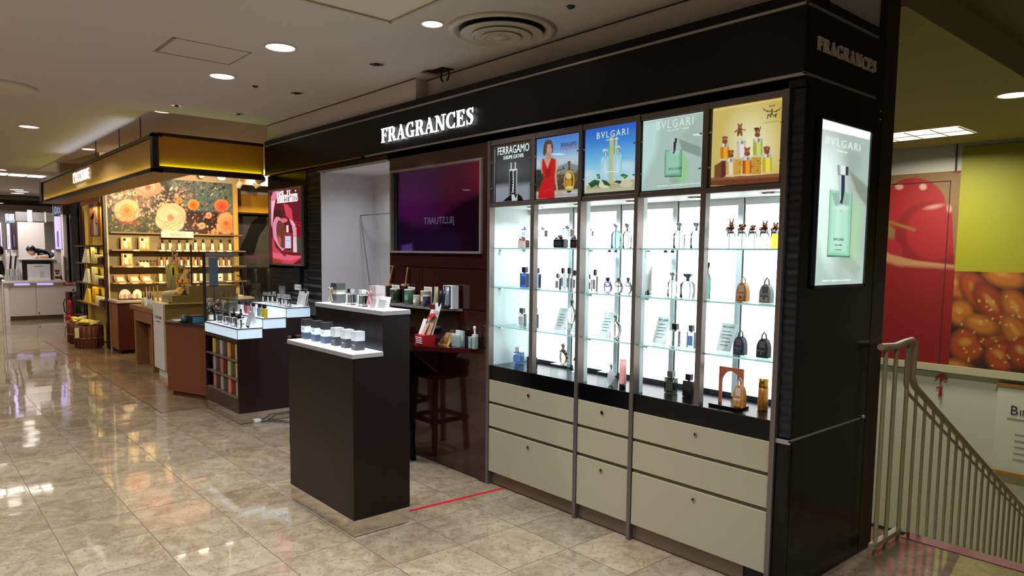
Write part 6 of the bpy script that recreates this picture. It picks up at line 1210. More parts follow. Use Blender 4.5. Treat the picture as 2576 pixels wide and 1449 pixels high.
for _ in range(170):
    x, y = rg.uniform(262, 400), rg.uniform(545, 600); A.ell(*CP(x, y), rg.uniform(14, 36), rg.uniform(8, 20), [(116, 112, 34), (70, 84, 30), (152, 142, 56), (36, 34, 18)][rg.integers(4)], soft=12, rot=rg.uniform(0, 3), a=.8)
for _ in range(230):
    x, y = rg.uniform(340, 470), rg.uniform(470, 545); c = [(236, 190, 146), (250, 222, 186), (196, 140, 110), (120, 70, 50)][rg.integers(4)]; A.ell(*CP(x, y), rg.uniform(12, 26), rg.uniform(10, 20), c, soft=10, rot=rg.uniform(0, 3), a=.85)
for _ in range(110):
    x, y = rg.uniform(262, 345), rg.uniform(455, 530); c = [(250, 226, 170), (240, 190, 120), (150, 160, 150), (200, 120, 80), (255, 246, 220)][rg.integers(5)]; A.ell(*CP(x, y), rg.uniform(10, 34), rg.uniform(8, 20), c, soft=10, rot=rg.uniform(0, 3), a=.8)
for _ in range(150):
    x, y = rg.uniform(470, 600), rg.uniform(535, 596); c = [(196, 140, 112), (226, 180, 150), (110, 60, 44), (60, 30, 30)][rg.integers(4)]; A.ell(*CP(x, y), rg.uniform(8, 26), rg.uniform(8, 20), c, soft=9, rot=rg.uniform(0, 3), a=.8)
for _ in range(160):
    x, y = rg.uniform(425, 590), rg.uniform(450, 520); c = [(150, 160, 150), (190, 186, 160), (60, 66, 60), (110, 90, 80)][rg.integers(4)]; A.ell(*CP(x, y), rg.uniform(4, 12), rg.uniform(8, 30), c, soft=9, rot=rg.uniform(-1, 1), a=.6)
for _ in range(70):
    x = rg.uniform(440, 490); y = rg.uniform(455, 500); A.ell(*CP(x, y), rg.uniform(8, 20), rg.uniform(8, 16), [(196, 150, 130), (90, 50, 40)][rg.integers(2)], soft=8, a=.8)
for _ in range(260):
    x, y = rg.uniform(262, 600), rg.uniform(446, 600); A.ell(*CP(x, y), rg.uniform(10, 34), rg.uniform(8, 26), [(24, 22, 22), (34, 26, 24), (44, 40, 30)][rg.integers(3)], soft=16, rot=rg.uniform(0, 3), a=.55)
for _ in range(300):
    x, y = rg.uniform(266, 598), rg.uniform(448, 596); r_ = rg.uniform(5, 15); c = [(250, 226, 196), (236, 190, 160), (206, 150, 126), (176, 184, 170)][rg.integers(4)]
    for k in range(5): q_ = k*1.257+x; A.ell(*[v+dv for v, dv in zip(CP(x, y), (r_*.8*math.cos(q_), r_*.8*math.sin(q_)))], r_*.6, r_*.42, c, soft=5, rot=q_, a=.8) if _ < 110 else None
    if _ >= 110: A.ell(*CP(x, y), r_, r_*.7, c, soft=7, a=.6)
def rose(cx, cy, r, base, mid, core, sy=1.0, seed=1):
    q = np.random.default_rng(seed); cx, cy = CP(cx, cy); R = r*6.5875; dk_ = lambda c, f: tuple(int(max(0, min(254, v*f))) for v in c)
    for ring, n, rad, pw, ph, col in ((0, 9, .66, .46, .36, base), (1, 8, .50, .40, .30, base), (2, 8, .36, .34, .24, mid), (3, 7, .22, .26, .18, mid), (4, 5, .10, .18, .12, core)):
        for k in range(n):
            a = 2*PI*k/n+ring*.5+q.uniform(-.2, .2); px_, py_ = cx+R*rad*math.cos(a)*q.uniform(.9, 1.1), cy+R*rad*sy*math.sin(a)
            A.ell(px_, py_+R*.03, R*pw, R*ph*(.6+.4*sy), dk_(mid, .74), soft=8, rot=a+PI/2, a=.75); A.ell(px_-R*.02, py_-R*.02, R*pw*.92, R*ph*.88*(.6+.4*sy), dk_(col, q.uniform(.94, 1.04)), soft=14, rot=a+PI/2, a=.95)
    A.ell(cx, cy, R*.12, R*.07, dk_(core, .8), soft=10, a=.8)
rose(373, 472, 34, (232, 172, 132), (246, 196, 158), (206, 110, 80), .55, 5); rose(320, 530, 33, (248, 206, 156), (250, 180, 100), (236, 140, 50), .85, 2); A.ell(*CP(325, 560), 130, 26, (206, 80, 30), soft=50, a=.6)
rose(430, 548, 40, (246, 204, 166), (252, 210, 170), (230, 150, 110), .95, 3); rose(486, 515, 15, (240, 176, 90), (232, 130, 40), (220, 100, 20), .9, 8); rose(558, 517, 19, (244, 140, 90), (236, 110, 60), (226, 90, 50), .85, 4); rose(570, 562, 26, (246, 180, 128), (244, 160, 110), (226, 110, 60), 1.1, 6); rose(525, 542, 8, (240, 190, 150), (240, 180, 140), (200, 90, 60), 1, 9)
rose(452, 505, 8, (240, 180, 50), (236, 160, 40), (220, 120, 20), .8, 10); rose(508, 568, 9, (226, 180, 140), (220, 170, 130), (180, 110, 80), .9, 12); rose(542, 585, 9, (220, 170, 130), (210, 150, 110), (160, 90, 60), .9, 13)
A.c = A.c**1.15*1.12
A.build('picture', fm_, mat('mural_paper', attr=True, rough=.5), .95)

# shelves on the mural wall
wsf = thing('wall_shelves', (WX+.1, 3.55, .81), 'four long wooden wall shelves under the flower mural', 'shelf')
shw = mat('store_shelf_wood', (150, 120, 80), .45); SHX = WX+.20
ZR = [1.592, 1.335, 1.075]
for z in ZR: B().box(WX-.02, SHX, 2.585, 4.66, z-.022, z, shw).build('shelf_board', wsf)
B().box(WX-.02, WX+.07, 2.60, 4.66, 1.845, 1.866, shw).build('shelf_board', wsf)
ptag = mat('price_strip', (232, 214, 180), .5)
t = thing('header_sign', (WX+.09, 3.6, 1.80), 'cream sign board reading FRAGRANCE below the flower mural', 'sign')
a, c = at(405, 581, 'X', WX+.09), at(487, 599, 'X', WX+.09); B().box(WX+.075, WX+.09, a[1], c[1], c[2], a[2], mat('sign_board_cream', (246, 226, 184), .5)).build('board', t)
text('FRAGRANCE', t, (WX+.0905, a[1]+(c[1]-a[1])*.27, (a[2]+c[2])/2-.028), .055, mat('brown_print', (96, 74, 40), .5), 'X', w=(c[1]-a[1])*.48)
def lb_bottle(x0, x1, yt, z, Y, amber, tx, grp, lone=True, h0=None):
    x, y, w, d, h = fit(x0, x1, yt, z+.001, Y, rho=.55, ax='X'); t = thing('cologne_bottle', (x, y, z), tx, 'bottle', grp)
    B().box(x-w/2, x+w/2, y-d*.40, y+d*.40, z+.001, z+h*.70, mat('cologne_glass_'+amber[0], amber[1], .12, coat=.5)).build('body', t, bevel=d*.12)
    B().box(x+w/2+.0003, x+w/2+.0015, y-d*.32, y+d*.32, z+h*.04, z+h*.60, mat('cologne_label', (246, 232, 190), .5)).build('label', t)
    B().lathe((x, y, z+h*.70), [(d*.16, 0), (d*.24, h*.05), (d*.27, h*.16), (d*.22, h*.27), (d*.06, h*.30)], mat('cap_brown', (30, 18, 14), .3), 14).build('cap', t)
ordn = ['first', 'second', 'third', 'fourth', 'fifth', 'sixth', 'seventh', 'eighth', 'last']
for i, (x0, x1) in enumerate(((402, 415), (421, 434), (444, 457), (464, 477), (484, 498), (504, 518), (527, 540), (549, 562), (571, 584))):
    lb_bottle(x0, x1, 602, ZR[0], SHX-.07, (('amber', (140, 80, 30)), ('olive', (150, 140, 60)))[i % 2], '%s labelled bottle from the left on the shelf just under the sign' % ordn[i], 'bottles on the shelf under the sign')
for i, (x0, x1) in enumerate(((401, 411), (415, 425), (452, 460), (468, 478), (487, 496), (502, 510), (543, 552), (557, 566), (571, 580))):
    lb_bottle(x0, x1, 646, ZR[1], SHX-.07, ('rose', (176, 110, 70)), '%s small bottle from the left on the middle wall shelf' % ordn[i], 'small bottles on the middle wall shelf')
    x, y, w, d, h = fit(x0-5, x1-1, 648, ZR[1]+.001, SHX-.13, rho=.5, ax='X'); 
    tag(B().box(x-w/2, x+w/2, y-d/2, y+d/2, ZR[1]+.001, ZR[1]+h, mat('carton_'+'abc'[i % 3], [(176, 120, 70), (190, 150, 70), (170, 104, 76)][i % 3], .5)).build('bottle_carton'), 'small carton behind the %s small bottle of the middle wall shelf' % ordn[i], 'box', 'cartons on the middle wall shelf')
for i, (x0, x1) in enumerate(((397, 410), (484, 496), (500, 511), (571, 584))):
    lb_bottle(x0, x1, 679, ZR[2], SHX-.07, ('cream', (226, 196, 140)), ['cream bottle left of the paper bag display, lowest wall shelf', 'left one of two cream bottles beside the thin post, lowest wall shelf', 'right one of two cream bottles beside the thin post, lowest wall shelf', 'cream bottle at the right end of the lowest wall shelf'][i], 'cream bottles on the lowest wall shelf')
def giftcard(x0, x1, y0, y1, z, tx):
    a, c = at(x0, y0, 'X', SHX-.10), at(x1, y1, 'X', SHX-.10); t = thing('gift_set', (SHX-.1, (a[1]+c[1])/2, z), tx, 'gift set'); h = a[2]-z
    B().box(SHX-.14, SHX-.10, a[1], c[1], z+.0005, z+h, mat('gift_amber', (196, 146, 66), .5)).build('tray', t, bevel=.003); B().box(SHX-.0995, SHX-.098, a[1]+.02, c[1]-.02, z+.02, z+h*.92, mat('gift_insert', (255, 236, 170), .5)).build('insert', t)
    wd_ = c[1]-a[1]; B().box(SHX-.097, SHX-.075, a[1]+wd_*.2, a[1]+wd_*.46, z+.03, z+h*.68, mat('cologne_label', (246, 232, 190), .5)).build('bottle', t, bevel=.006); B().lathe((SHX-.086, a[1]+wd_*.33, z+h*.68), [(.016, 0), (.018, h*.16), (.008, h*.2)], mat('cap_brown', (30, 18, 14)), 12).build('cap', t); B().box(SHX-.097, SHX-.08, a[1]+wd_*.62, a[1]+wd_*.82, z+.03, z+h*.6, mat('gift_tube', (206, 180, 110), .5)).build('tube', t)
giftcard(303, 333, 595, 625, ZR[0], 'left gift set with a black capped bottle on the highest wall shelf'); giftcard(348, 377, 595, 625, ZR[0], 'right gift set with a black capped bottle on the highest wall shelf'); giftcard(305, 335, 637, 667, ZR[1], 'gift set with a bottle on the middle wall shelf')
t = thing('tester_tray', (SHX-.1, 3.1, ZR[1]), 'small slanted tray of dark vials on the middle wall shelf', 'tray'); a, c = at(350, 655, 'X', SHX-.05), at(375, 666, 'X', SHX-.05)
B().hexa([(SHX-.14, a[1], ZR[1]), (SHX-.03, a[1], ZR[1]), (SHX-.03, c[1], ZR[1]), (SHX-.14, c[1], ZR[1]), (SHX-.14, a[1], ZR[1]+.07), (SHX-.03, a[1], ZR[1]+.03), (SHX-.03, c[1], ZR[1]+.03), (SHX-.14, c[1], ZR[1]+.07)], mat('tray_cream', (240, 222, 180), .5)).build('tray', t)
for i in range(5): B().box(SHX-.12, SHX-.09, a[1]+.02+i*.05, a[1]+.045+i*.05, ZR[1]+.062, ZR[1]+.082, mat('cap_brown', (30, 18, 14))).build('vial', t)
for i, (x0, x1) in enumerate(((289, 318), (324, 354), (355, 385))):
    a, c = at(x0, 688, 'X', SHX-.08), at(x1, 706, 'X', SHX-.04); t = thing('open_gift_tray', (SHX-.1, (a[1]+c[1])/2, ZR[2]), ['left', 'middle', 'right'][i]+' one of three open amber trays with white soaps on the lowest wall shelf', 'gift tray', 'open trays on the lowest wall shelf'); z = ZR[2]
    B().hexa([(SHX-.16, a[1], z), (SHX-.02, a[1], z), (SHX-.02, c[1], z), (SHX-.16, c[1], z), (SHX-.16, a[1], z+.05), (SHX-.02, a[1], z+.015), (SHX-.02, c[1], z+.015), (SHX-.16, c[1], z+.05)], mat('gift_amber', (196, 146, 66))).build('tray', t)
    B().hexa([(SHX-.15, a[1]+.02, z+.05), (SHX-.03, a[1]+.02, z+.02), (SHX-.03, c[1]-.02, z+.02), (SHX-.15, c[1]-.02, z+.05), (SHX-.14, a[1]+.03, z+.085), (SHX-.03, a[1]+.03, z+.035), (SHX-.03, c[1]-.03, z+.035), (SHX-.14, c[1]-.03, z+.085)], mat('soap_white', (255, 246, 214), .5)).build('soaps', t)
    B().box(SHX-.17, SHX-.16, a[1], c[1], z, z+.12, mat('gift_amber', (196, 146, 66))).build('lid', t)
b = B(); 
for row, z in ((0, ZR[0]), (1, ZR[1]), (2, ZR[2])):
    for px in {0: (344, 408, 427, 450, 471, 491, 511, 534, 555, 577), 1: (326, 368, 406, 428, 474, 491, 548, 563, 575), 2: (306, 338, 372, 405, 492, 575)}[row]:
        q = at(px, 640, 'X', SHX+.003); b = B(); b.box(SHX, SHX+.003, q[1]-.045, q[1]+.045, z-.024, z-.002, ptag); b.build('price_label', wsf)
# cabinet under the shelves
sc_ = thing('store_cabinet', (-12.3, 3.5, 0), 'low red-brown cabinet with a pale top below the wall shelves', 'cabinet')
B().box(WX+.035, -12.0, 2.56, 4.6, .06, .78, mat('cab_orange', (150, 88, 44), .5)).build('body', sc_); B().box(-12.0, -11.975, 2.545, 4.6, .06, .775, mat('cab_red', (72, 26, 16), .4)).build('front', sc_); B().box(WX+.035, -11.95, 2.53, 4.62, .78, .815, mat('cab_top', (196, 186, 166), .4)).build('worktop', sc_, bevel=.003); B().box(WX+.035, -12.02, 2.58, 4.58, 0, .06, blackm).build('plinth', sc_)
for x0, x1, tx in ((297, 331, 'left dome shaped white pouch of three colourful tubes on the pale cabinet top'), (331, 359, 'right dome shaped white pouch on the pale cabinet top')):
    a, c = at(x0, 726, 'X', -12.2), at(x1, 752, 'X', -12.2); t = thing('dome_pouch', (-12.2, (a[1]+c[1])/2, .8155), tx, 'pouch'); ym = (a[1]+c[1])/2; rw = (c[1]-a[1])/2; hh = a[2]-.83
    for s_, m_, dx, nm in ((1.0, mat('pouch_dark', (60, 34, 22), .5), 0, 'rim'), (.88, mat('pouch_white', (250, 238, 214), .4), .012, 'window')):
        B().prism([(ym-rw*s_, .8305), (ym+rw*s_, .8305)]+[(ym+rw*s_*math.cos(q), .8305+hh*.35+hh*.65*s_*math.sin(q)) for q in [i*PI/12 for i in range(13)]], 'X', -12.24+dx, -12.20+dx, m_).build(nm, t)
    B().box(-12.25, -12.15, ym-rw, ym+rw, .816, .83, mat('pouch_tray', (30, 20, 16), .4)).build('tray', t)
    for i, cc in enumerate(((200, 196, 110), (220, 150, 130), (206, 140, 150))[:3 if x0 < 300 else 2]): B().box(-12.187, -12.180, ym-.09+i*.065, ym-.05+i*.065, .84, .90, mat('pouch_tube_%d' % i, cc, .4)).build('tube', t)

# desk, tiered stand, terracotta counter
wdk = mat('desk_wood', (132, 92, 52), .45)
dsk = thing('wooden_desk', (-10.4, 2.8, 0), 'open wooden desk with a dark slot, left of the white tiered column', 'desk')
B().box(-11.03, -9.83, 2.49, 3.05, .768, .83, wdk).build('top', dsk, bevel=.003); B().box(-10.84, -10.76, 2.50, 3.0, 0, .768, wdk).build('leg', dsk); B().box(-9.99, -9.93, 2.50, 3.0, 0, .768, wdk).build('leg', dsk); B().box(-10.76, -9.99, 2.50, 2.53, .625, .768, wdk).build('apron', dsk); B().box(-10.6, -10.0, 2.62, 2.65, .02, .56, wdk).build('door', dsk); B().box(-10.76, -9.99, 2.9, 2.93, .0, .76, blackm).build('rear_panel', dsk)
tc = thing('tiered_stand', (-9.55, 2.9, 0), 'white and khaki column with two stepped display blocks on top', 'display stand')
kh = mat('stand_khaki', (150, 134, 84), .5); whc = mat('stand_white', (196, 190, 180), .5)
b = B(); b.box(-9.82, -9.365, 2.487, 2.49, .10, .927, whc); b.build('front_panel', tc); B().box(-9.82, -9.30, 2.49, 3.40, .10, .927, kh).build('column', tc); B().box(-9.75, -9.34, 2.52, 3.35, 0, .10, whc).build('plinth', tc)
B().box(-9.82, -9.29, 2.487, 3.40, .927, .935, mat('stand_top', (226, 206, 150), .5)).build('top', tc); B().box(-9.75, -9.30, 2.575, 3.38, .935, 1.035, kh).build('step_block', tc); B().box(-9.70, -9.30, 2.775, 3.36, 1.035, 1.15, kh).build('step_block', tc)
text("L'OCCITANE", tc, (-9.74, 2.4845, .735), .035, ink, 'Y', w=.30); text('EN PROVENCE', tc, (-9.68, 2.4845, .69), .014, ink, 'Y', w=.18)
tcn = thing('terracotta_counter', (-8.2, 2.7, 0), 'terracotta coloured counter with an angled front, between the khaki stand and the step counter', 'counter')
tm = mat('terracotta', (110, 56, 28), .5); P = [(-8.32, 2.235), (-7.62, 2.49), (-7.62, 3.1), (-8.9, 3.1), (-8.9, 2.50)]
B().prism(P, 'Z', .055, .785, tm).build('body', tcn); B().prism([(x+(-8.2-x)*.07, y+(2.75-y)*.10) for x, y in P], 'Z', 0, .055, mat('terracotta_plinth', (96, 44, 20), .5)).build('plinth', tcn); B().prism([(x-(-8.2-x)*.02, y-(2.75-y)*.02) for x, y in P], 'Z', .785, .812, mat('dark_top', (52, 46, 42), .35)).build('worktop', tcn)
t = thing('tissue_box', (-7.85, 2.5, .8125), 'blue box with black ends and white tissues on the terracotta counter', 'box')
p0, p1 = at(483, 795, 'X', -7.95), at(516, 811, 'X', -7.95); B().box(-8.10, -7.95, p0[1], p1[1]+.02, .813, .885, mat('tissue_blue', (96, 160, 196), .45)).build('box', t, bevel=.003); B().box(-8.105, -7.945, p0[1]-.015, p0[1], .813, .89, blackm).build('end', t); B().box(-8.105, -7.945, p0[1], p1[1]+.02, .885, .893, blackm).build('lid', t)
t = thing('leaflet_rack', (-8.15, 2.42, .8125), 'clear leaflet rack with a dark base beside the blue box', 'leaflet stand'); p0, p1 = at(458, 790, 'X', -8.05), at(482, 808, 'X', -8.05)
B().box(-8.15, -8.05, p0[1], p1[1], .813, .83, blackm).build('base', t); B().box(-8.052, -8.049, p0[1], p1[1], .83, .90, acr).build('front', t)
for i in range(3): B().box(-8.14+i*.03, -8.13+i*.03, p0[1]+.01, p1[1]-.01, .831, .895, mat('leaf_blue_grey', (120, 134, 140), .5)).build('leaflet', t)
t = thing('flat_leaflets', (-8.3, 2.35, .8125), 'pile of pale leaflets lying flat on the left corner of the terracotta counter', 'leaflet'); p = at(435, 808, 'Z', .813); B().box(-8.42, -8.22, 2.32, 2.42, .8125, .822, mat('leaf_grey', (190, 184, 172), .5)).build('pile', t)
t = thing('flower_vase', (-7.9, 2.62, .8125), 'small bunch of pale blossoms in a black vase behind the blue box', 'flowers')
B().lathe((-8.0, 2.66, .8125), [(.05, 0), (.07, .05), (.05, .10), (.045, .12)], blackm, 18).build('vase', t)
fl = B(); rq = random.Random(4)
for i in range(26):
    q = (-8.0+rq.uniform(-.06, .06), 2.66+rq.uniform(-.10, .10), .8125+.12+rq.uniform(0, .13)); fl.ball(q, rq.uniform(.010, .02), mat('blossom_cream', (226, 216, 190), .6), 8)
fl.build('blossoms', t); fl = B()
for i in range(14): fl.tube([(-8.0, 2.66, .92), (-8.0+rq.uniform(-.05, .05), 2.66+rq.uniform(-.13, .13), .8125+rq.uniform(.10, .22))], .006, mat('leaf_dark', (26, 30, 22), .6), 6)
fl.build('stems', t)

# goods on the desk and the tiered stand
def sbot(px0, px1, yt, X, z, c, cp, tx, kind='dropper'):
    X = at((px0+px1)/2, yt, 'Y', 2.60)[0]; F = fit(px0, px1, yt, z, X, rho=1.0, ax='X'); return bottle(kind, F, z, c, cp, tx, face='X')
capb = mat('cap_brown', (30, 18, 14))
for i, (x0, x1, yt, c) in enumerate(((355, 361, 736, (206, 214, 140)), (362, 369, 733, (226, 230, 200)), (370, 376, 740, (186, 206, 220)), (376, 382, 737, (196, 214, 226)), (381, 387, 743, (206, 206, 190)))):
    sbot(x0, x1, yt, -10.05-.03*i, .8305, mat('lotion_%d' % i, c, .15, coat=.4), capb, ['leftmost', 'second', 'third', 'fourth', 'rightmost'][i]+' of the slim dark capped bottles standing at the right end of the wooden desk')
tag(B().lathe((-10.55, 2.60, .8305), [(.03, 0), (.012, .06), (.004, .09)], mat('cone_white', (226, 220, 206), .5), 16).build('white_cone'), 'small white cone standing on the left part of the wooden desk', 'ornament')
tag(B().box(-10.45, -9.98, 2.52, 2.60, .8305, .838, mat('tray_green', (110, 120, 84), .4)).build('glass_tray', bevel=.002), 'flat greenish tray in front of the slim bottles on the wooden desk', 'tray')
for i, (x0, x1, yt, c) in enumerate(((364, 372, 722, (232, 220, 206)), (372, 380, 721, (226, 150, 150)), (382, 391, 721, (206, 196, 110)), (391, 401, 718, (200, 180, 90)))):
    F = fit(x0, x1, yt, .8305, max(-10.95, min(-9.87, at(x0+4, yt, 'Y', 2.76)[0])), rho=.6, ax='X'); bottle('tube', F, .8305, mat('tube_store_%d' % i, c, .4), capb if i < 2 else mat('tube_store_%d' % i), ['white', 'pink', 'olive green', 'yellow green'][i]+' tube standing behind the slim bottles on the wooden desk', 'tube', name='cream_tube')
# shell shaped cloth pouch and gauze on the low tier
pu = B(); cpu = (-9.40, 2.61, .985); n_ = 9
for k in range(n_): a = -1.1+2.2*k/(n_-1); pu.tube([(cpu[0], cpu[1]+.11, cpu[2]+.03), (cpu[0]+.02, cpu[1]+.06-.06*math.cos(a), cpu[2]+.06+.05*math.sin(a*.6)), (cpu[0], cpu[1]-.12*math.cos(a*.8), cpu[2]+.05+.045*math.sin(a))], [.012, .024, .016], mat('gauze', (206, 192, 150), .8), 8)
tag(pu.build('gauze_bundle'), 'fan shaped bundle of pale gauze cloth on the front of the white topped column', 'cloth')
bw_ = thing('wrapped_gift', (-9.45, 2.84, 1.036), 'orange and yellow wrapped soap leaning with a bow on the middle tier', 'gift')
B().hexa([(-9.52, 2.62, 1.037), (-9.40, 2.62, 1.037), (-9.40, 2.69, 1.037), (-9.52, 2.69, 1.037), (-9.54, 2.72, 1.13), (-9.42, 2.72, 1.13), (-9.42, 2.76, 1.10), (-9.54, 2.76, 1.10)], mat('wrap_yellow', (214, 180, 90), .5)).build('parcel', bw_)
b = B(); oc = mat('wrap_orange', (220, 140, 30), .6)
for i in range(7): a = i*.9; b.tube([(-9.47, 2.74, 1.18), (-9.47+.05*math.cos(a), 2.74+.07*math.sin(a), 1.20+.02*math.cos(a*2)), (-9.47+.02*math.cos(a), 2.74+.03*math.sin(a), 1.19)], .012, oc, 6)
b.build('bow', bw_)
b = B(); yc = mat('petal_yellow', (226, 176, 60), .6)
for i in range(9): a = i*.7; b.ball((-9.5+.03*math.cos(a), 2.62+.045*math.sin(a), 1.05+.012*(i % 3)), .022, yc, 8, 1, 1, .6)
tag(b.build('paper_flower'), 'crumpled yellow paper flower on the edge of the middle tier', 'ornament')
tag(B().lathe((-9.36, 2.60, .9355), [(.03, 0), (.055, .004), (.05, .01), (.01, .012)], blackm, 20).build('dark_dish'), 'small dark oval dish at the front edge of the column top', 'dish')
tag(B().lathe((-9.36, 2.735, 1.0355), [(.03, 0), (.045, .004), (.04, .01), (.01, .012)], blackm, 20).build('dark_dish'), 'small dark dish on the middle tier beside the wrapped gift', 'dish')
for y_, tx in ((2.86, 'dark tester strip holder on the left of the top tier'), (2.96, 'dark tester strip holder on the right of the top tier')): tag(B().lathe((-9.38, y_, 1.1505), [(.028, 0), (.034, .006), (.03, .014), (.01, .016)], blackm, 18).build('dark_dish'), tx, 'dish')
bag_ = thing('paper_bag_display', (-9.5, 2.70, 1.036), 'tall lime green paper bag with a bottle cut out and grey paper leaves rising above', 'display'); X_b = -9.62
def pl(name, pts, X, m, th=.006): 
    Q = [at(380+x/7.246, 580+y/7.246, 'X', X) for x, y in pts]; B().prism([(q[1], q[2]) for q in Q], 'X', X-th, X, m).build(name, bag_)
lime = mat('bag_lime', (186, 180, 78), .5); lim2 = mat('bag_lime_shaded', (150, 150, 84), .5); pgr = mat('paper_leaf', (150, 132, 104), .5)  # darker lime puts the shade of the bag's side into its colour
pl('bag_side', [(275, 690), (330, 605), (420, 1060), (320, 1040)], X_b, lim2, .05); pl('bag_front', [(330, 605), (475, 600), (525, 850), (500, 1050), (420, 1060)], X_b+.004, lime, .05)
pl('bottle_cutout', [(390, 810), (430, 810), (450, 880), (450, 1080), (370, 1070), (375, 880)], X_b+.012, mat('cut_grey', (140, 136, 120), .5)); pl('bottle_cap', [(390, 675), (420, 675), (425, 808), (395, 808)], X_b+.012, mat('cap_brown', (30, 18, 14)))
for P in ([(375, 285), (400, 400), (410, 560), (360, 600), (340, 590), (390, 480), (365, 330)], [(470, 325), (480, 350), (430, 400), (405, 380)], [(480, 400), (500, 430), (430, 520), (410, 560), (415, 450)], [(400, 400), (430, 500), (470, 600), (440, 600), (395, 480)], [(480, 600), (560, 640), (590, 720), (560, 740), (500, 660)], [(620, 540), (640, 560), (600, 680), (570, 680)], [(590, 660), (640, 690), (620, 730), (580, 720)], [(480, 880), (500, 800), (560, 770), (560, 800), (510, 860)], [(510, 700), (580, 700), (600, 740), (540, 735)]): pl('paper_leaf', P, X_b+.02, pgr)
pl('figure_cutout', [(590, 740), (650, 700), (720, 690), (730, 730), (650, 800), (650, 860), (710, 900), (720, 990), (560, 980), (540, 880), (580, 850)], X_b+.03, mat('cut_cream', (214, 186, 140), .5)); pl('small_bag', [(640, 760), (700, 760), (730, 990), (560, 985)], X_b+.025, mat('bag_olive', (150, 138, 100), .5))
tag(B().tube([tuple(at(480, 615, 'X', -9.55)), tuple(at(482, 715, 'X', -9.55))], .009, dkp, 8).build('thin_post'), 'thin dark upright post rising above the tiered stand', 'post')

# side bay of the store with shelves
sbay = thing('side_shelving', (-13.8, 2.7, 0), 'yellow lit shelf bay between dark posts at the outer side of the golden store', 'shelving')
yb_ = mat('bay_yellow', (206, 170, 60), .6); B().box(-15.1, -12.72, 2.70, 2.73, .02, 2.40, yb_).build('back_panel', sbay)
for x in (-14.70, -14.50): B().box(x-.035, x+.035, 2.57, 2.60, 0, 2.36, dkp).build('post', sbay)
B().box(-14.62, -14.58, 2.60, 2.62, 0, 2.36, yel).build('post_strip', sbay)
for z in (1.655, 1.355, 1.01, .665): B().box(-14.98, -12.76, 2.52, 2.70, z-.025, z, mat('bay_shelf', (96, 66, 34), .5)).build('shelf_board', sbay)
B().box(-14.2, -12.7, 2.50, 2.52, 2.33, 2.40, goldr).build('gold_valance', sbay)
area('bay_light', (-13.7, 2.60, 2.34), 9, 1.6, (255, 214, 120), size_y=.05)
for z in (1.60, 1.30, .96): area('bay_shelf_light', (-13.7, 2.60, z+.02), 2.4, 1.6, (255, 232, 130), size_y=.03)
t = thing('framed_picture', (-13.4, 2.77, 1.8), 'tall picture of brown branches on pale grey above the side shelves', 'picture'); a, c = at(222, 505, 'Y', 2.68), at(250, 592, 'Y', 2.68)
B().box(a[0], c[0], 2.682, 2.699, c[2], a[2], mat('picture_brown', (104, 58, 40), .6, noise=.5, nscale=5)).build('canvas', t)
x3 = a[0]+(c[0]-a[0])*.45; B().prism([(x3, c[2]), (c[0]-.12, c[2]), (c[0]-.05, a[2]), (x3+.05, a[2])], 'Y', 2.678, 2.682, mat('picture_grey', (150, 148, 146), .6, noise=.2, nscale=4)).build('pale_area', t)
B().tube([(x3-.1, 2.670, c[2]+.3), (x3+.18, 2.670, c[2]+.42), (x3+.3, 2.670, c[2]+.2)], .02, mat('picture_branch', (84, 34, 26), .6), 6).build('branch', t)
crate = mat('crate_brown', (92, 40, 24), .6); sw = mat('soap_pale', (232, 226, 196), .5)
rq = random.Random(9)
for k, z in enumerate((1.355, 1.01, .665)):
    nm_ = ('highest', 'middle', 'lowest')[k]
    t = thing('goods_crate', (-13.0, 2.62, z), 'dark crate heaped with pale soaps at the right of the %s stocked side shelf' % nm_, 'crate'); B().box(-13.18, -12.88, 2.53, 2.68, z+.0005, z+.10, crate).build('crate', t)
    b = B(); [b.ball((-13.15+rq.random()*.24, 2.55+rq.random()*.11, z+.115), .025, sw if k < 2 else mat('soap_green', (206, 216, 150), .5), 8) for _ in range(16)]; b.build('soaps', t)
    cc = ((226, 216, 190), (226, 224, 200), (230, 190, 30))[k]; t = thing('folded_gift', (-14.0, 2.6, z), '%s gift packs with angled flaps on the %s stocked side shelf' % (('pale', 'white', 'bright yellow')[k], nm_), 'gift'); m_ = mat('gift_fold_%d' % k, cc, .5)
    B().prism([(-14.45, z+.0005), (-13.95, z+.0005), (-14.0, z+.24), (-14.15, z+.24)], 'Y', 2.53, 2.565, m_).build('wedge', t); B().box(-14.1, -13.85, 2.61, 2.66, z+.0005, z+.27, m_).build('pack', t)
    for i in range(4):
        x = -13.68+i*.12; t = thing('small_flacon', (x, 2.60, z), '%s thin pale flacon from the left on the %s stocked side shelf' % (ordn[i], nm_), 'bottle', 'thin flacons on the side shelves'); B().lathe((x, 2.60, z), [(.02, .0005), (.022, .02), (.018, .12), (.008, .15)], sw, 10).build('body', t); B().lathe((x, 2.60, z+.15), [(.010, 0), (.010, .02)], dkp, 8).build('cap', t)
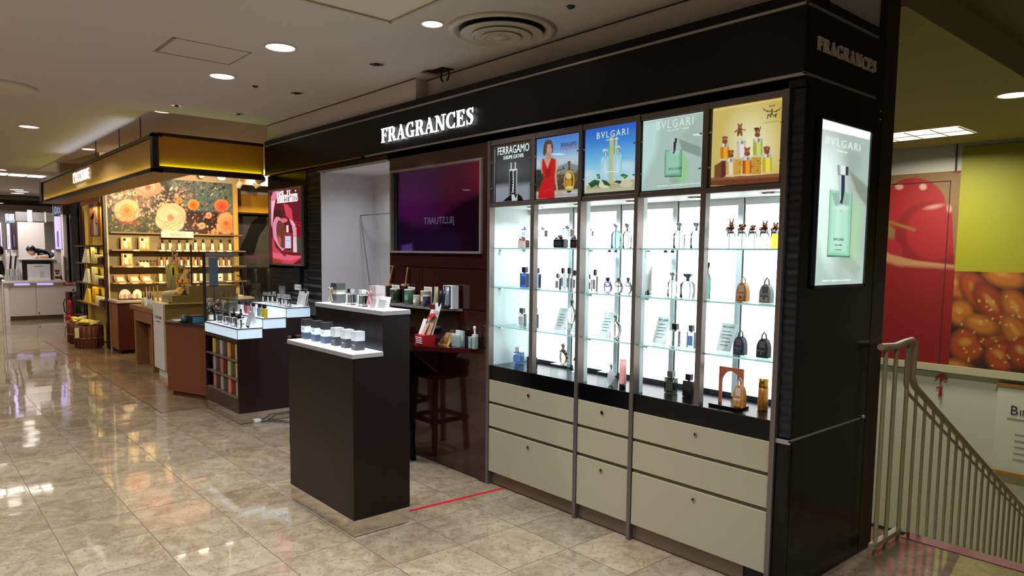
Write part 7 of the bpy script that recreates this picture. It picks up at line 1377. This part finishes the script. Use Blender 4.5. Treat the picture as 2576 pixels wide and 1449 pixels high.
def basket(x, y, r, h, tx):
    t = thing('wicker_basket', (x, y, 0), tx, 'basket'); bm_ = mat('basket_wood', (104, 54, 26), .6, noise=.3, nscale=40); B().lathe((x, y, 0), [(r*.88, 0), (r*.97, h*.5), (r, h), (r*.95, h), (r*.9, h*.6)], bm_, 30).build('tub', t)
    b = B(); 
    for i in range(18): a = i*PI/9; b.box(x+r*.985*math.cos(a)-.012, x+r*.985*math.cos(a)+.012, y+r*.985*math.sin(a)-.012, y+r*.985*math.sin(a)+.012, .02, h-.01, mat('basket_stave', (84, 40, 20), .6))
    b.build('staves', t); B().tube([(x+r*1.0*math.cos(q), y+r*1.0*math.sin(q), h*.45) for q in [i*PI/12 for i in range(24)]], .010, mat('basket_band', (150, 96, 50), .5), 6, closed=True).build('hoop', t)
    b = B(); rr_ = random.Random(int(-x*10)); cm = mat('cloth_yellow', (206, 186, 60), .7); cm2 = mat('cloth_cream', (190, 170, 110), .7)
    for i in range(34):
        a = rr_.uniform(0, 2*PI); q = rr_.uniform(0, r*.8); b.ball((x+q*math.cos(a), y+q*math.sin(a), h+.02+rr_.uniform(0, .05)), rr_.uniform(.03, .055), cm if i % 2 else cm2, 8, 1.3, 1, .6)
    b.build('cloth_rolls', t); return t
t = basket(-13.15, 2.36, .20, .36, 'front wicker basket of yellow cloth rolls with a white hang tag'); B().box(-13.02, -13.015, 2.14, 2.20, .18, .34, mat('tag_cream', (214, 196, 150), .6)).build('hang_tag', t)
basket(-13.85, 2.36, .18, .36, 'rear wicker basket of yellow cloth rolls behind the one with the tag')

# spots and things on the right side of the golden store
def trackspot(px, py, X, tx, on=True, r=.06, tgt=(WX, 3.4, 2.1), w=30):
    p = at(px, py, 'X', X); t = thing('track_spotlight', tuple(p), tx, 'spotlight'); d_ = (Vector((-8.2, 2.6, .6) if on and r > .055 else tgt)-Vector(p)).normalized(); hm_ = mat('spot_housing', (214, 196, 156), .4)
    def ringz(b, prof, m, flip=1):
        q = d_.to_track_quat('Z', 'Y').to_matrix(); s0 = len(b.v); b.lathe((0, 0, 0), prof, m, 20); b.v[s0:] = [tuple(q @ Vector(v)+Vector(p)) for v in b.v[s0:]]; return b
    ringz(B(), [(r*.45, -r*2.2), (r*.8, -r*1.9), (r, 0), (r*.94, 0), (r*.7, -r*.6)], hm_).build('housing', t)
    ringz(B(), [(r*.93, -r*.1), (r*.5, -r*.05), (r*.05, -r*.04)], lampm if on else mat('lamp_reflector', (190, 188, 184), .15, metal=.9)).build('lens', t)
    B().tube([tuple(Vector(p)-d_*r*1.2), (p[0]-d_[0]*r*1.2, p[1]-d_[1]*r*1.2, 3.08)], .008, hm_, 8).build('stem', t)
    if on and w: spot('track_spot_light', tuple(Vector(p)+(Vector(tgt)-Vector(p)).normalized()*.09), tgt, w, 75)
trackspot(430, 438, -9.9, 'brightest track spotlight, hanging nearest to the corner of the golden canopy', tgt=(WX, 3.1, 2.0), w=200); trackspot(557, 447, -9.9, 'bright track spotlight hanging in front of the right half of the flower mural', tgt=(WX, 4.0, 1.9), w=170)
trackspot(598, 471, -11.6, 'smaller tilted spotlight right of the flower mural', r=.05, tgt=(-12.5, 3.6, 1.0), w=60); trackspot(503, 443, -10.6, 'unlit beige spotlight between the two bright ones', False, .05); trackspot(648, 455, -11.0, 'unlit beige spotlight beside the black canopy end', False, .06); trackspot(640, 468, -11.8, 'far unlit spotlight above the yellow lattice panel', False, .05)
spot('lattice_fill_light', (-12.2, 5.0, 2.95), (-13.3, 5.2, 2.3), 60, 90)  # unseen spot added to brighten the lattice panel
spot('shelf_fill_light', (-9.6, 3.6, 2.9), (-12.4, 3.4, 1.2), 56, 80); spot('shelf_fill_light', (-8.6, 2.4, 2.3), (-11.9, 2.5, .9), 25, 60)
lp = thing('lattice_panel', (-13.6, 5.0, 2.3), 'golden lattice patterned valance panel seen right of the flower mural', 'panel'); a, c = at(598, 487, 'X', -13.3), at(672, 537, 'X', -13.3)
m = bpy.data.materials.new('golden_lattice'); m.use_nodes = True; nt = m.node_tree; pz = nt.nodes['Principled BSDF']; tcn_ = nt.nodes.new('ShaderNodeTexCoord'); vo = nt.nodes.new('ShaderNodeTexVoronoi'); vo.inputs['Scale'].default_value = 11; vo.inputs['Randomness'].default_value = 0; rmp = nt.nodes.new('ShaderNodeValToRGB')
nt.links.new(tcn_.outputs['Object'], vo.inputs['Vector']); nt.links.new(vo.outputs['Distance'], rmp.inputs[0]); rmp.color_ramp.elements[0].color = lin((250, 210, 110))+(1,); rmp.color_ramp.elements[1].color = lin((206, 148, 34))+(1,); rmp.color_ramp.elements[1].position = .35; nt.links.new(rmp.outputs[0], pz.inputs['Base Color'])
B().box(-13.34, -13.3, a[1], c[1]+.4, c[2], a[2], m).build('lattice', lp); B().box(-13.35, -13.29, a[1], c[1]+.4, c[2]-.03, c[2], dkp).build('lower_edge', lp); B().box(-13.35, -13.29, a[1], c[1]+.4, a[2], a[2]+.05, mat('rail_pale', (196, 186, 170), .5)).build('upper_edge', lp)
for yy in (a[1]+.3, c[1]+.2): B().tube([(-13.32, yy, a[2]+.05), (-13.32, yy, 3.08)], .008, mat('rod_grey'), 8).build('hanger', lp)
dw = thing('grey_partition_wall', (-13.6, 5.3, 0), 'dark grey wall with a black curved sheet for a shadow seen behind the clear screen', 'partition'); B().box(-13.62, -13.58, 4.62, 6.6, 0, 2.26, mat('dark_grey_wall', (86, 82, 78), .6)).build('wall', dw)
Q = [at(x, y, 'X', -13.5) for x, y in ((602, 640), (636, 560), (655, 543), (672, 538), (672, 565), (655, 590), (640, 640))]; B().prism([(q[1], q[2]) for q in Q], 'X', -13.57, -13.55, blackm).build('curved_shadow', dw)  # black sheet stands in for a diagonal shadow on the wall
hr = thing('reflected_rail', (-13.3, 5.1, 1.2), 'steel rail with dark straps, set behind the clear screen in place of its reflection', 'rail'); a, c = at(615, 674, 'X', -13.3), at(672, 674, 'X', -13.3); B().tube([tuple(a), tuple(c+np.array([0, .3, 0]))], .012, chrome, 8).build('rail', hr); B().tube([tuple(a), (-13.3, a[1], 0)], .012, mat('rod_dark', (40, 38, 38), .4), 8).build('upright', hr)  # rail and straps stand in for tools mirrored in the clear screen
rq = random.Random(2)
for px in (605, 626, 634, 652, 660, 667): q = at(px, 676, 'X', -13.3); h_ = rq.uniform(.25, .5); B().box(-13.32, -13.28, q[1]-.03, q[1]+.03, q[2]-h_, q[2], mat('strap_black', (26, 24, 26), .5)).build('strap', hr)
cv = thing('curved_glass_case', (-12.0, 4.75, .8), 'small glass case with a bent steel edge right of the wall shelves', 'case'); a, c, e = at(596, 693, 'X', -12.1), at(611, 712, 'X', -12.1), at(614, 748, 'X', -12.1)
B().tube([tuple(a), tuple(at(604, 697, 'X', -12.1)), tuple(c), tuple(at(613, 728, 'X', -12.1)), tuple(e)], .012, chrome, 8).build('bent_edge', cv); B().box(-12.5, -12.1, 4.40, e[1], .8155, e[2], shw).build('base', cv); B().box(-12.45, -12.2, 4.05, 4.55, e[2], e[2]+.03, mat('tray_cream')).build('tray', cv)
for i, px in enumerate((570, 578, 586)): q = at(px, 735, 'X', -12.15); B().ball((-12.25, q[1], e[2]+.06), .05, mat('shell_white', (226, 214, 190), .5), 10, 1, .7, .8).build('ornament', cv)
t = thing('price_notice', (SHX-.1, 4.2, ZR[2]), 'small white notice standing on the lowest wall shelf near its right end', 'notice'); a, c = at(547, 688, 'X', SHX-.05), at(561, 704, 'X', SHX-.05); B().box(SHX-.055, SHX-.05, a[1], c[1], ZR[2]+.0005, a[2], paper).build('sheet', t); B().box(SHX-.0495, SHX-.049, a[1]+.03, c[1]-.03, a[2]-.08, a[2]-.06, ink).build('print', t)
# ------------------------------------------------------------------ far end of the aisle
def xr(b, x0, x1, y0, y1, X, th, m, zmin=None):
    a, c = at(x0, y0, 'X', X), at(x1, y1, 'X', X); b.box(X-th, X, a[1], c[1], c[2] if zmin is None else zmin, a[2], m); return b
fgrey = mat('far_grey', (120, 116, 116), .5); fwh = mat('far_white', (226, 220, 216), .45); fbe = mat('far_beige', (206, 196, 184), .6); lav = mat('lavender_light', (196, 184, 255), .5, emit=.9)
wc = thing('white_cosmetics_counter', (-19.2, 2.4, 0), 'white two door counter with lavender light under its top, far end of the aisle', 'counter')
FX = -18.85
B().box(-19.42, FX-.02, 1.86, 2.93, .10, .83, fwh).build('body', wc); B().box(-19.38, FX-.10, 1.92, 2.90, 0, .10, mat('far_kick', (150, 134, 120), .5)).build('plinth', wc); B().box(-19.46, FX+.05, 1.79, 2.96, .83, .875, fwh).build('worktop', wc); B().box(FX-.05, FX, 1.82, 1.90, 0, .83, fwh).build('corner_post', wc)
for ya, yb in ((1.93, 2.385), (2.395, 2.93)): B().box(FX-.02, FX, ya, yb, .10, .765, mat('far_door', (214, 204, 196), .45)).build('door', wc)
B().lathe((FX+.005, 2.43, .15), [(.012, 0), (.012, .02)], ink, 8).build('lock', wc)
for ya, yb in ((2.0, 2.28), (2.42, 2.72)): B().box(FX-.015, FX-.002, ya, yb, .78, .815, lav).build('under_light', wc)
rs = thing('white_ledge', (-19.2, 2.45, .876), 'white raised ledge on the far counter with a pale panel below it', 'ledge')
B().box(-19.40, -19.0, 2.12, 2.84, 1.33, 1.365, fwh).build('top', rs); B().box(-19.40, -19.05, 2.12, 2.18, .876, 1.33, fwh).build('side', rs); B().box(-19.40, -19.05, 2.78, 2.84, .876, 1.33, fwh).build('side', rs); B().box(-19.40, -19.37, 2.18, 2.78, .876, 1.33, fgrey).build('rear_panel', rs)
t = thing('white_sign_board', (-19.0, 2.48, .876), 'pale sign board standing under the white ledge', 'board'); B().box(-19.02, -18.99, 2.27, 2.70, .93, 1.24, mat('pale_board', (222, 216, 220), .4)).build('board', t); b = B(); b.box(-18.99, -18.985, 2.40, 2.55, 1.19, 1.20, fgrey).box(-18.99, -18.985, 2.50, 2.56, .95, 1.08, mat('board_grey', (190, 188, 196), .5)); b.build('print', t); B().box(-19.06, -18.96, 2.27, 2.70, .876, .93, fwh).build('foot', t)
t = thing('red_white_card', (-18.95, 2.76, .876), 'small red and white card at the right end of the far white counter', 'card')
b = B(); xr(b, 137, 152, 678, 702, -18.93, .02, fwh, .876); b.build('card', t); b = B(); xr(b, 138, 150, 679, 684, -18.925, .004, mat('card_maroon', (120, 40, 46), .5)); xr(b, 138, 151, 695, 701, -18.925, .004, mat('card_maroon')); xr(b, 140, 148, 686, 690, -18.925, .004, mat('card_maroon')); b.build('print', t)
pn = thing('white_display_wall', (-20.2, 2.5, 0), 'plain white display wall rising behind the far counter', 'partition'); b = B(); xr(b, 43, 117, 558, 700, -20.6, .08, mat('display_white', (196, 188, 184), .6), 0); b.build('panel', pn); b = B(); xr(b, 112, 116, 533, 560, -20.55, .02, fwh); b.build('edge_post', pn)
cnp = thing('glass_header', (-20.8, 2.6, 2.3), 'grey translucent header band above the white display wall', 'header'); b = B(); xr(b, 38, 135, 532, 558, -20.62, .04, mat('header_grey', (126, 124, 126), .3)); b.build('band', cnp); b = B(); xr(b, 68, 82, 528, 558, -20.6, .01, mat('header_pale', (196, 196, 200), .3)); b.build('pale_strip', cnp)
def lightbox(x0, x1, y0, y1, X, tx, dark=False):
    t = thing('far_light_box', tuple(at((x0+x1)/2, y1, 'X', X)), tx, 'light box'); b = B(); xr(b, x0-1.2, x1+1.2, y0-1.5, y1+1.5, X-.01, .06, mat('box_black', (30, 28, 34), .5)); b.build('case', t); b = B(); xr(b, x0-1, x1+1, y1+1.6, y1+80, X-.02, .3, fwh, 0); b.build('cabinet', t)
    b = B(); xr(b, x0, x1, y0, y1, X, .01, lav if not dark else mat('maroon_print', (60, 44, 52), .4)); b.build('face', t); b = B(); xr(b, x0+(x1-x0)*.35, x0+(x1-x0)*.6, y0+(y1-y0)*.45, y1-6, X+.005, .004, mat('violet_print', (120, 96, 170), .5, emit=.3)); b.build('print', t)
lightbox(136, 156, 544, 627, -20.0, 'lavender lit poster on the right of the white display wall'); lightbox(16, 27, 562, 627, -20.0, 'narrow lavender lit poster left of the white display wall'); lightbox(29, 43, 562, 627, -19.98, 'dark maroon poster panel beside the narrow lavender poster', True)
b = B(); xr(b, 0, 6, 560, 628, -20.0, .02, lav); xr(b, 0, 6, 628, 700, -20.0, .2, fwh, 0); tag(b.build('far_light_box'), 'sliver of a lavender lit poster at the left edge of the picture', 'light box')
for x0, x1, y0, y1, tx in ((133, 153, 516, 542.3, 'blue grey header sign with pale letters right of the grey header band'), (12, 36, 538, 560.3, 'small blue grey header sign with pale letters at the far left')):
    t = thing('header_sign', tuple(at(x0, y1, 'X', -19.9)), tx, 'sign'); b = B(); xr(b, x0, x1, y0, y1, -20.0, .07, mat('header_blue', (120, 130, 150), .4)); b.build('board', t); a = at(x0+(x1-x0)*.25, y1-5, 'X', -19.99); text('DIX', t, tuple(a), .16, mat('header_letters', (206, 216, 246), .5, emit=.5), 'X', w=(x1-x0)*.006)
b = B(); xr(b, 157, 178, 539, 800, -20.2, .5, fbe, 0); struct(b.build('wall_pillar')); b = B(); xr(b, 178, 205, 505, 800, -20.4, .3, mat('far_blue_grey', (128, 128, 134), .5), 0); struct(b.build('wall_side_far'))
b = B(); xr(b, 157, 178, 514, 539, -20.15, .4, mat('far_brown', (84, 62, 48), .6)); tag(b.build('header_block'), 'brown block above the beige pillar at the far end', 'header')
b = B(); xr(b, -40, 160, 512, 800, -23.5, .2, mat('far_wall', (168, 160, 154), .7), 0); struct(b.build('wall_aisle_end'))
b = B(); q = at(60, 512, 'Z', 2.9); b.lathe((-22.4, 2.6, 2.80), [(.55, .11), (.6, .06), (.5, .06), (.48, .11)], mat('ring_dark', (120, 112, 110), .5), 40); tag(b.build('ceiling_ring'), 'dark round ring hanging under the ceiling at the far end of the aisle', 'ceiling ring')
for px, py in ((42, 477), (55, 482), (44, 486), (16, 494)):
    q = at(px, py, 'Z', CEIL); downlight(q[0], q[1], .14, 'small bright round downlight far down the aisle, beyond the golden canopy', grp='far aisle downlights')
    area('far_lamp_light', (q[0], q[1], CEIL-.02), 13, .24, (255, 244, 236), spread=2.6)
# clutter of clear stands on the far counter
t = thing('brochure_rack', (-19.1, 1.98, .876), 'tilted white and black brochure rack on the left of the far counter', 'rack')
for i, (x, m_) in enumerate(((1.88, fwh), (1.93, mat('rack_black', (40, 36, 42), .5)), (1.975, fwh), (2.02, mat('rack_black')))): B().hexa([(-19.15, x, .98), (-19.12, x, .98), (-19.12, x+.035, .98), (-19.15, x+.035, .98), (-19.15, x+.05, 1.42), (-19.12, x+.05, 1.42), (-19.12, x+.085, 1.42), (-19.15, x+.085, 1.42)], m_).build('brochure', t)
B().box(-19.2, -19.05, 1.88, 2.10, .876, .98, fwh).build('base', t)
rq = random.Random(5)
for i in range(6):
    y = 1.84+i*.05; h_ = rq.uniform(.12, .3); tag(B().box(-18.98-.02*(i % 2), -18.93-.02*(i % 2), y, y+.038, .876, .876+h_, mat('clear_block', (226, 226, 228), .15, trans=.5)).build('clear_tester_block', bevel=.004), '%s clear block from the left among the testers on the far white counter' % ordn[i], 'display block', 'clear blocks on the far counter')
t = thing('white_table', (-17.2, 1.3, 0), 'white table edge with a slanted top at the very left of the picture', 'table'); B().box(-17.25, -16.6, .9, 1.60, 1.03, 1.07, fwh).build('table_top', t); B().box(-17.2, -16.65, .95, 1.55, 0, 1.03, fbe).build('body', t)

# fire extinguisher
fx = thing('fire_extinguisher', (-18.6, 3.0, 0), 'red fire extinguisher on a red base beside the far white counter', 'fire extinguisher')
ey = 3.0; B().lathe((-18.6, ey, 0), [(.11, .002), (.12, .03), (.10, .09), (.09, .10)], redm, 22).build('base', fx); B().lathe((-18.6, ey, .05), [(.065, .0), (.068, .30), (.05, .37), (.02, .40)], mat('extinguisher_red', (178, 20, 34), .3, coat=.4), 22).build('cylinder', fx)
B().lathe((-18.6, ey, .16), [(.0685, 0), (.0685, .17)], mat('extinguisher_label', (140, 60, 60), .5, noise=.5, nscale=30), 22).build('label', fx); B().tube([(-18.58, ey, .44), (-18.55, ey+.02, .50), (-18.55, ey+.09, .53)], .012, capk, 8).build('lever', fx); B().tube([(-18.58, ey-.01, .47), (-18.57, ey-.11, .47), (-18.57, ey-.14, .36), (-18.57, ey-.12, .18), (-18.57, ey-.08, .14)], .011, capk, 8).build('hose', fx)
t = thing('extinguisher_sign', (-18.7, 3.0, .45), 'white notice with a red header on a red pole above the fire extinguisher', 'sign'); b = B(); xr(b, 160, 191, 710, 719, -18.74, .02, mat('sign_maroon', (150, 22, 38), .5)); b.build('header', t); b = B(); xr(b, 160, 192, 719, 734, -18.74, .02, mat('sign_pale', (206, 198, 194), .5)); b.build('board', t)
B().tube([(-18.76, 2.985, .0), (-18.76, 2.985, .62)], .018, redm, 10).build('pole', t); a = at(163, 717, 'X', -18.735); text('消火器', t, tuple(a), .06, mat('sign_print', (240, 226, 226), .5), 'X', w=.22); a = at(181, 731, 'X', -18.735); B().prism([(a[1], a[2]), (a[1]+.06, a[2]), (a[1]+.03, a[2]+.05)], 'X', -18.738, -18.732, redm).build('triangle', t)

# opposite shop front behind the photographer (seen mirrored in the screen)
op = thing('shop_fascia', (-15, -5, 2.1), 'dark fascia of the shop across the aisle, seen only as a reflection', 'canopy'); B().box(-22, -9, -5.3, -5.0, 2.15, 2.75, mat('fascia_plum', (60, 40, 56), .5)).build('board', op)
osn = thing('lit_shop_sign', (-15.1, -4.99, 2.3), 'pale lit word JILLSTUART on the shop across the aisle, mirrored in the screen', 'sign'); text('JILLSTUART', osn, (-15.1, -4.98, 2.31), .24, mat('mirror_letters', (196, 190, 255), .5, emit=2.2), 'Y', w=1.42, lean=Matrix.Rotation(PI, 3, 'Z'))

# ------------------------------------------------------------------ people
def skinned(name, parent, V, E, R, m, sub=2, root=0):
    me = bpy.data.meshes.new(name); off = WLOC[parent.name]; me.from_pydata([tuple(Vector(v)-off) for v in V], E, []); o = bpy.data.objects.new(name, me); COL.objects.link(o); o.parent = parent; WLOC[o.name] = off.copy()
    sk = o.modifiers.new('skin', 'SKIN'); sk.use_smooth_shade = True; sl = me.skin_vertices[0].data
    for i, r in enumerate(R): sl[i].radius = (r, r) if not isinstance(r, tuple) else r
    sl[root].use_root = True; sd = o.modifiers.new('sub', 'SUBSURF'); sd.levels = sub; sd.render_levels = sub; me.materials.append(m); return o
skin = mat('skin', (196, 152, 128), .55); hair = mat('dark_hair', (30, 20, 18), .5); blackc = mat('black_cloth', (16, 14, 18), .8); tanc = mat('tan_cloth', (150, 124, 100), .8)
def head(parent, c, r, face, hairm=hair):
    """c centre, face = direction the face looks (unit, horizontal-ish with tilt)"""
    f = Vector(face).normalized(); q = f.to_track_quat('-Y', 'Z').to_matrix(); C = Vector(c)
    def W_(b, s0): b.v[s0:] = [tuple(q @ Vector(v)+C) for v in b.v[s0:]]; return b
    b = B(); b.lathe((0, 0, -r*1.15), [(r*.18, 0), (r*.42, r*.10), (r*.62, r*.38), (r*.76, r*.85), (r*.80, r*1.3), (r*.72, r*1.8), (r*.45, r*2.15), (r*.1, r*2.28)], skin, 22, sx=.95, sy=1.15)
    b.prism([(-r*.86, r*.12), (-r*1.08, -r*.18), (-r*.84, -r*.22)], 'X', -r*.10, r*.10, skin, smooth=True)
    for s_ in (-1, 1): b.ball((s_*r*.76, 0, 0), r*.2, skin, 8, .4, .8, 1.2)
    b.box(-r*.24, r*.24, -r*.80, -r*.72, -r*.56, -r*.48, mat('lips', (150, 70, 66), .5)); W_(b, 0).build('head', parent)
    b = B()
    for s_ in (-1, 1): b.ball((s_*r*.30, -r*.80, r*.04), r*.10, mat('eye_dark', (30, 20, 16), .3), 8, 1, .6, .7)
    W_(b, 0).build('eyes', parent)
    b = B(); b.lathe((0, r*.12, -r*.55), [(r*.84, 0), (r*.98, r*.5), (r*1.0, r*1.1), (r*.84, r*1.6), (r*.5, r*1.9), (r*.06, r*1.98)], hairm, 22, sx=.95, sy=1.08); 
    b.v = [(x, max(y, -r*.62-(.35*r if z > r*.45 else -.55*r)), z) for x, y, z in b.v]; W_(b, 0).build('hair', parent)
# someone in black bent over the ledge, arms folded on it
p1_ = thing('person', (-19.95, 2.72, 0), 'dark haired person in black clothes bending over the ledge of the far counter', 'person')
P = [(-19.78, 2.80, .95), (-19.74, 2.76, 1.22), (-19.66, 2.68, 1.46), (-19.58, 2.60, 1.54), (-19.55, 2.53, 1.55), (-19.52, 2.47, 1.52),
     (-19.50, 2.60, 1.47), (-19.36, 2.66, 1.40), (-19.30, 2.52, 1.388), (-19.29, 2.47, 1.385),
     (-19.68, 2.68, 1.50), (-19.62, 2.78, 1.50), (-19.52, 2.83, 1.46), (-19.40, 2.80, 1.40),
     (-19.86, 2.86, .90), (-19.90, 2.86, .50), (-19.92, 2.86, .04), (-19.72, 2.98, .90), (-19.74, 2.98, .50), (-19.76, 2.98, .04)]
E_ = [(0, 1), (1, 2), (2, 3), (3, 4), (4, 5), (3, 6), (6, 7), (7, 8), (8, 9), (3, 10), (10, 11), (11, 12), (12, 13), (0, 14), (14, 15), (15, 16), (0, 17), (17, 18), (18, 19)]
R_ = [.13, .12, .12, .10, .06, .05, .055, .045, .035, .03, .06, .048, .042, .036, .09, .06, .045, .09, .06, .045]
skinned('body', p1_, P, E_, R_, blackc)
skinned('forearm', p1_, [(-19.34, 2.64, 1.40), (-19.30, 2.56, 1.395), (-19.28, 2.50, 1.39)], [(0, 1), (1, 2)], [.048, .042, .034], skin); skinned('forearm', p1_, [(-19.36, 2.74, 1.42), (-19.33, 2.66, 1.405), (-19.32, 2.58, 1.395)], [(0, 1), (1, 2)], [.050, .042, .034], skin)
for hx, hy in ((-19.275, 2.475), (-19.31, 2.55)):
    b = B(); b.ball((hx, hy, 1.388), .032, skin, 10, 1, 1.2, .55)
    for k in range(4): b.tube([(hx+.006*k-.01, hy-.025, 1.388), (hx+.010*k-.012, hy-.055, 1.384), (hx+.010*k-.010, hy-.072, 1.378)], [.009, .0085, .007], skin, 6)
    b.tube([(hx+.022, hy, 1.39), (hx+.038, hy-.022, 1.386), (hx+.040, hy-.04, 1.382)], [.010, .009, .008], skin, 6); b.build('hand', p1_)
head(p1_, (-19.48, 2.42, 1.525), .092, (.55, -.65, -.55))
# someone in black cut off by the left edge
p2_ = thing('person', (-17.7, 1.45, 0), 'person in black clothes with black hair, mostly cut off by the left edge', 'person')
P = [(-17.7, 1.50, .95), (-17.68, 1.52, 1.15), (-17.65, 1.54, 1.36), (-17.62, 1.56, 1.46), (-17.60, 1.58, 1.54), (-17.62, 1.66, 1.42), (-17.56, 1.68, 1.22), (-17.42, 1.64, 1.10), (-17.64, 1.40, 1.42), (-17.58, 1.36, 1.20), (-17.44, 1.42, 1.08), (-17.72, 1.58, .88), (-17.74, 1.58, .46), (-17.74, 1.58, .04), (-17.72, 1.42, .88), (-17.74, 1.42, .46), (-17.74, 1.42, .04)]
E_ = [(0, 1), (1, 2), (2, 3), (3, 4), (2, 5), (5, 6), (6, 7), (2, 8), (8, 9), (9, 10), (0, 11), (11, 12), (12, 13), (0, 14), (14, 15), (15, 16)]
P = [(a, b_, max(.04, c-.12)) for a, b_, c in P]
skinned('body', p2_, P, E_, [.13, .12, .13, .07, .05, .055, .045, .035, .055, .045, .035, .09, .06, .045, .09, .06, .045], blackc); head(p2_, (-17.57, 1.60, 1.51), .10, (-.5, -.8, -.1))
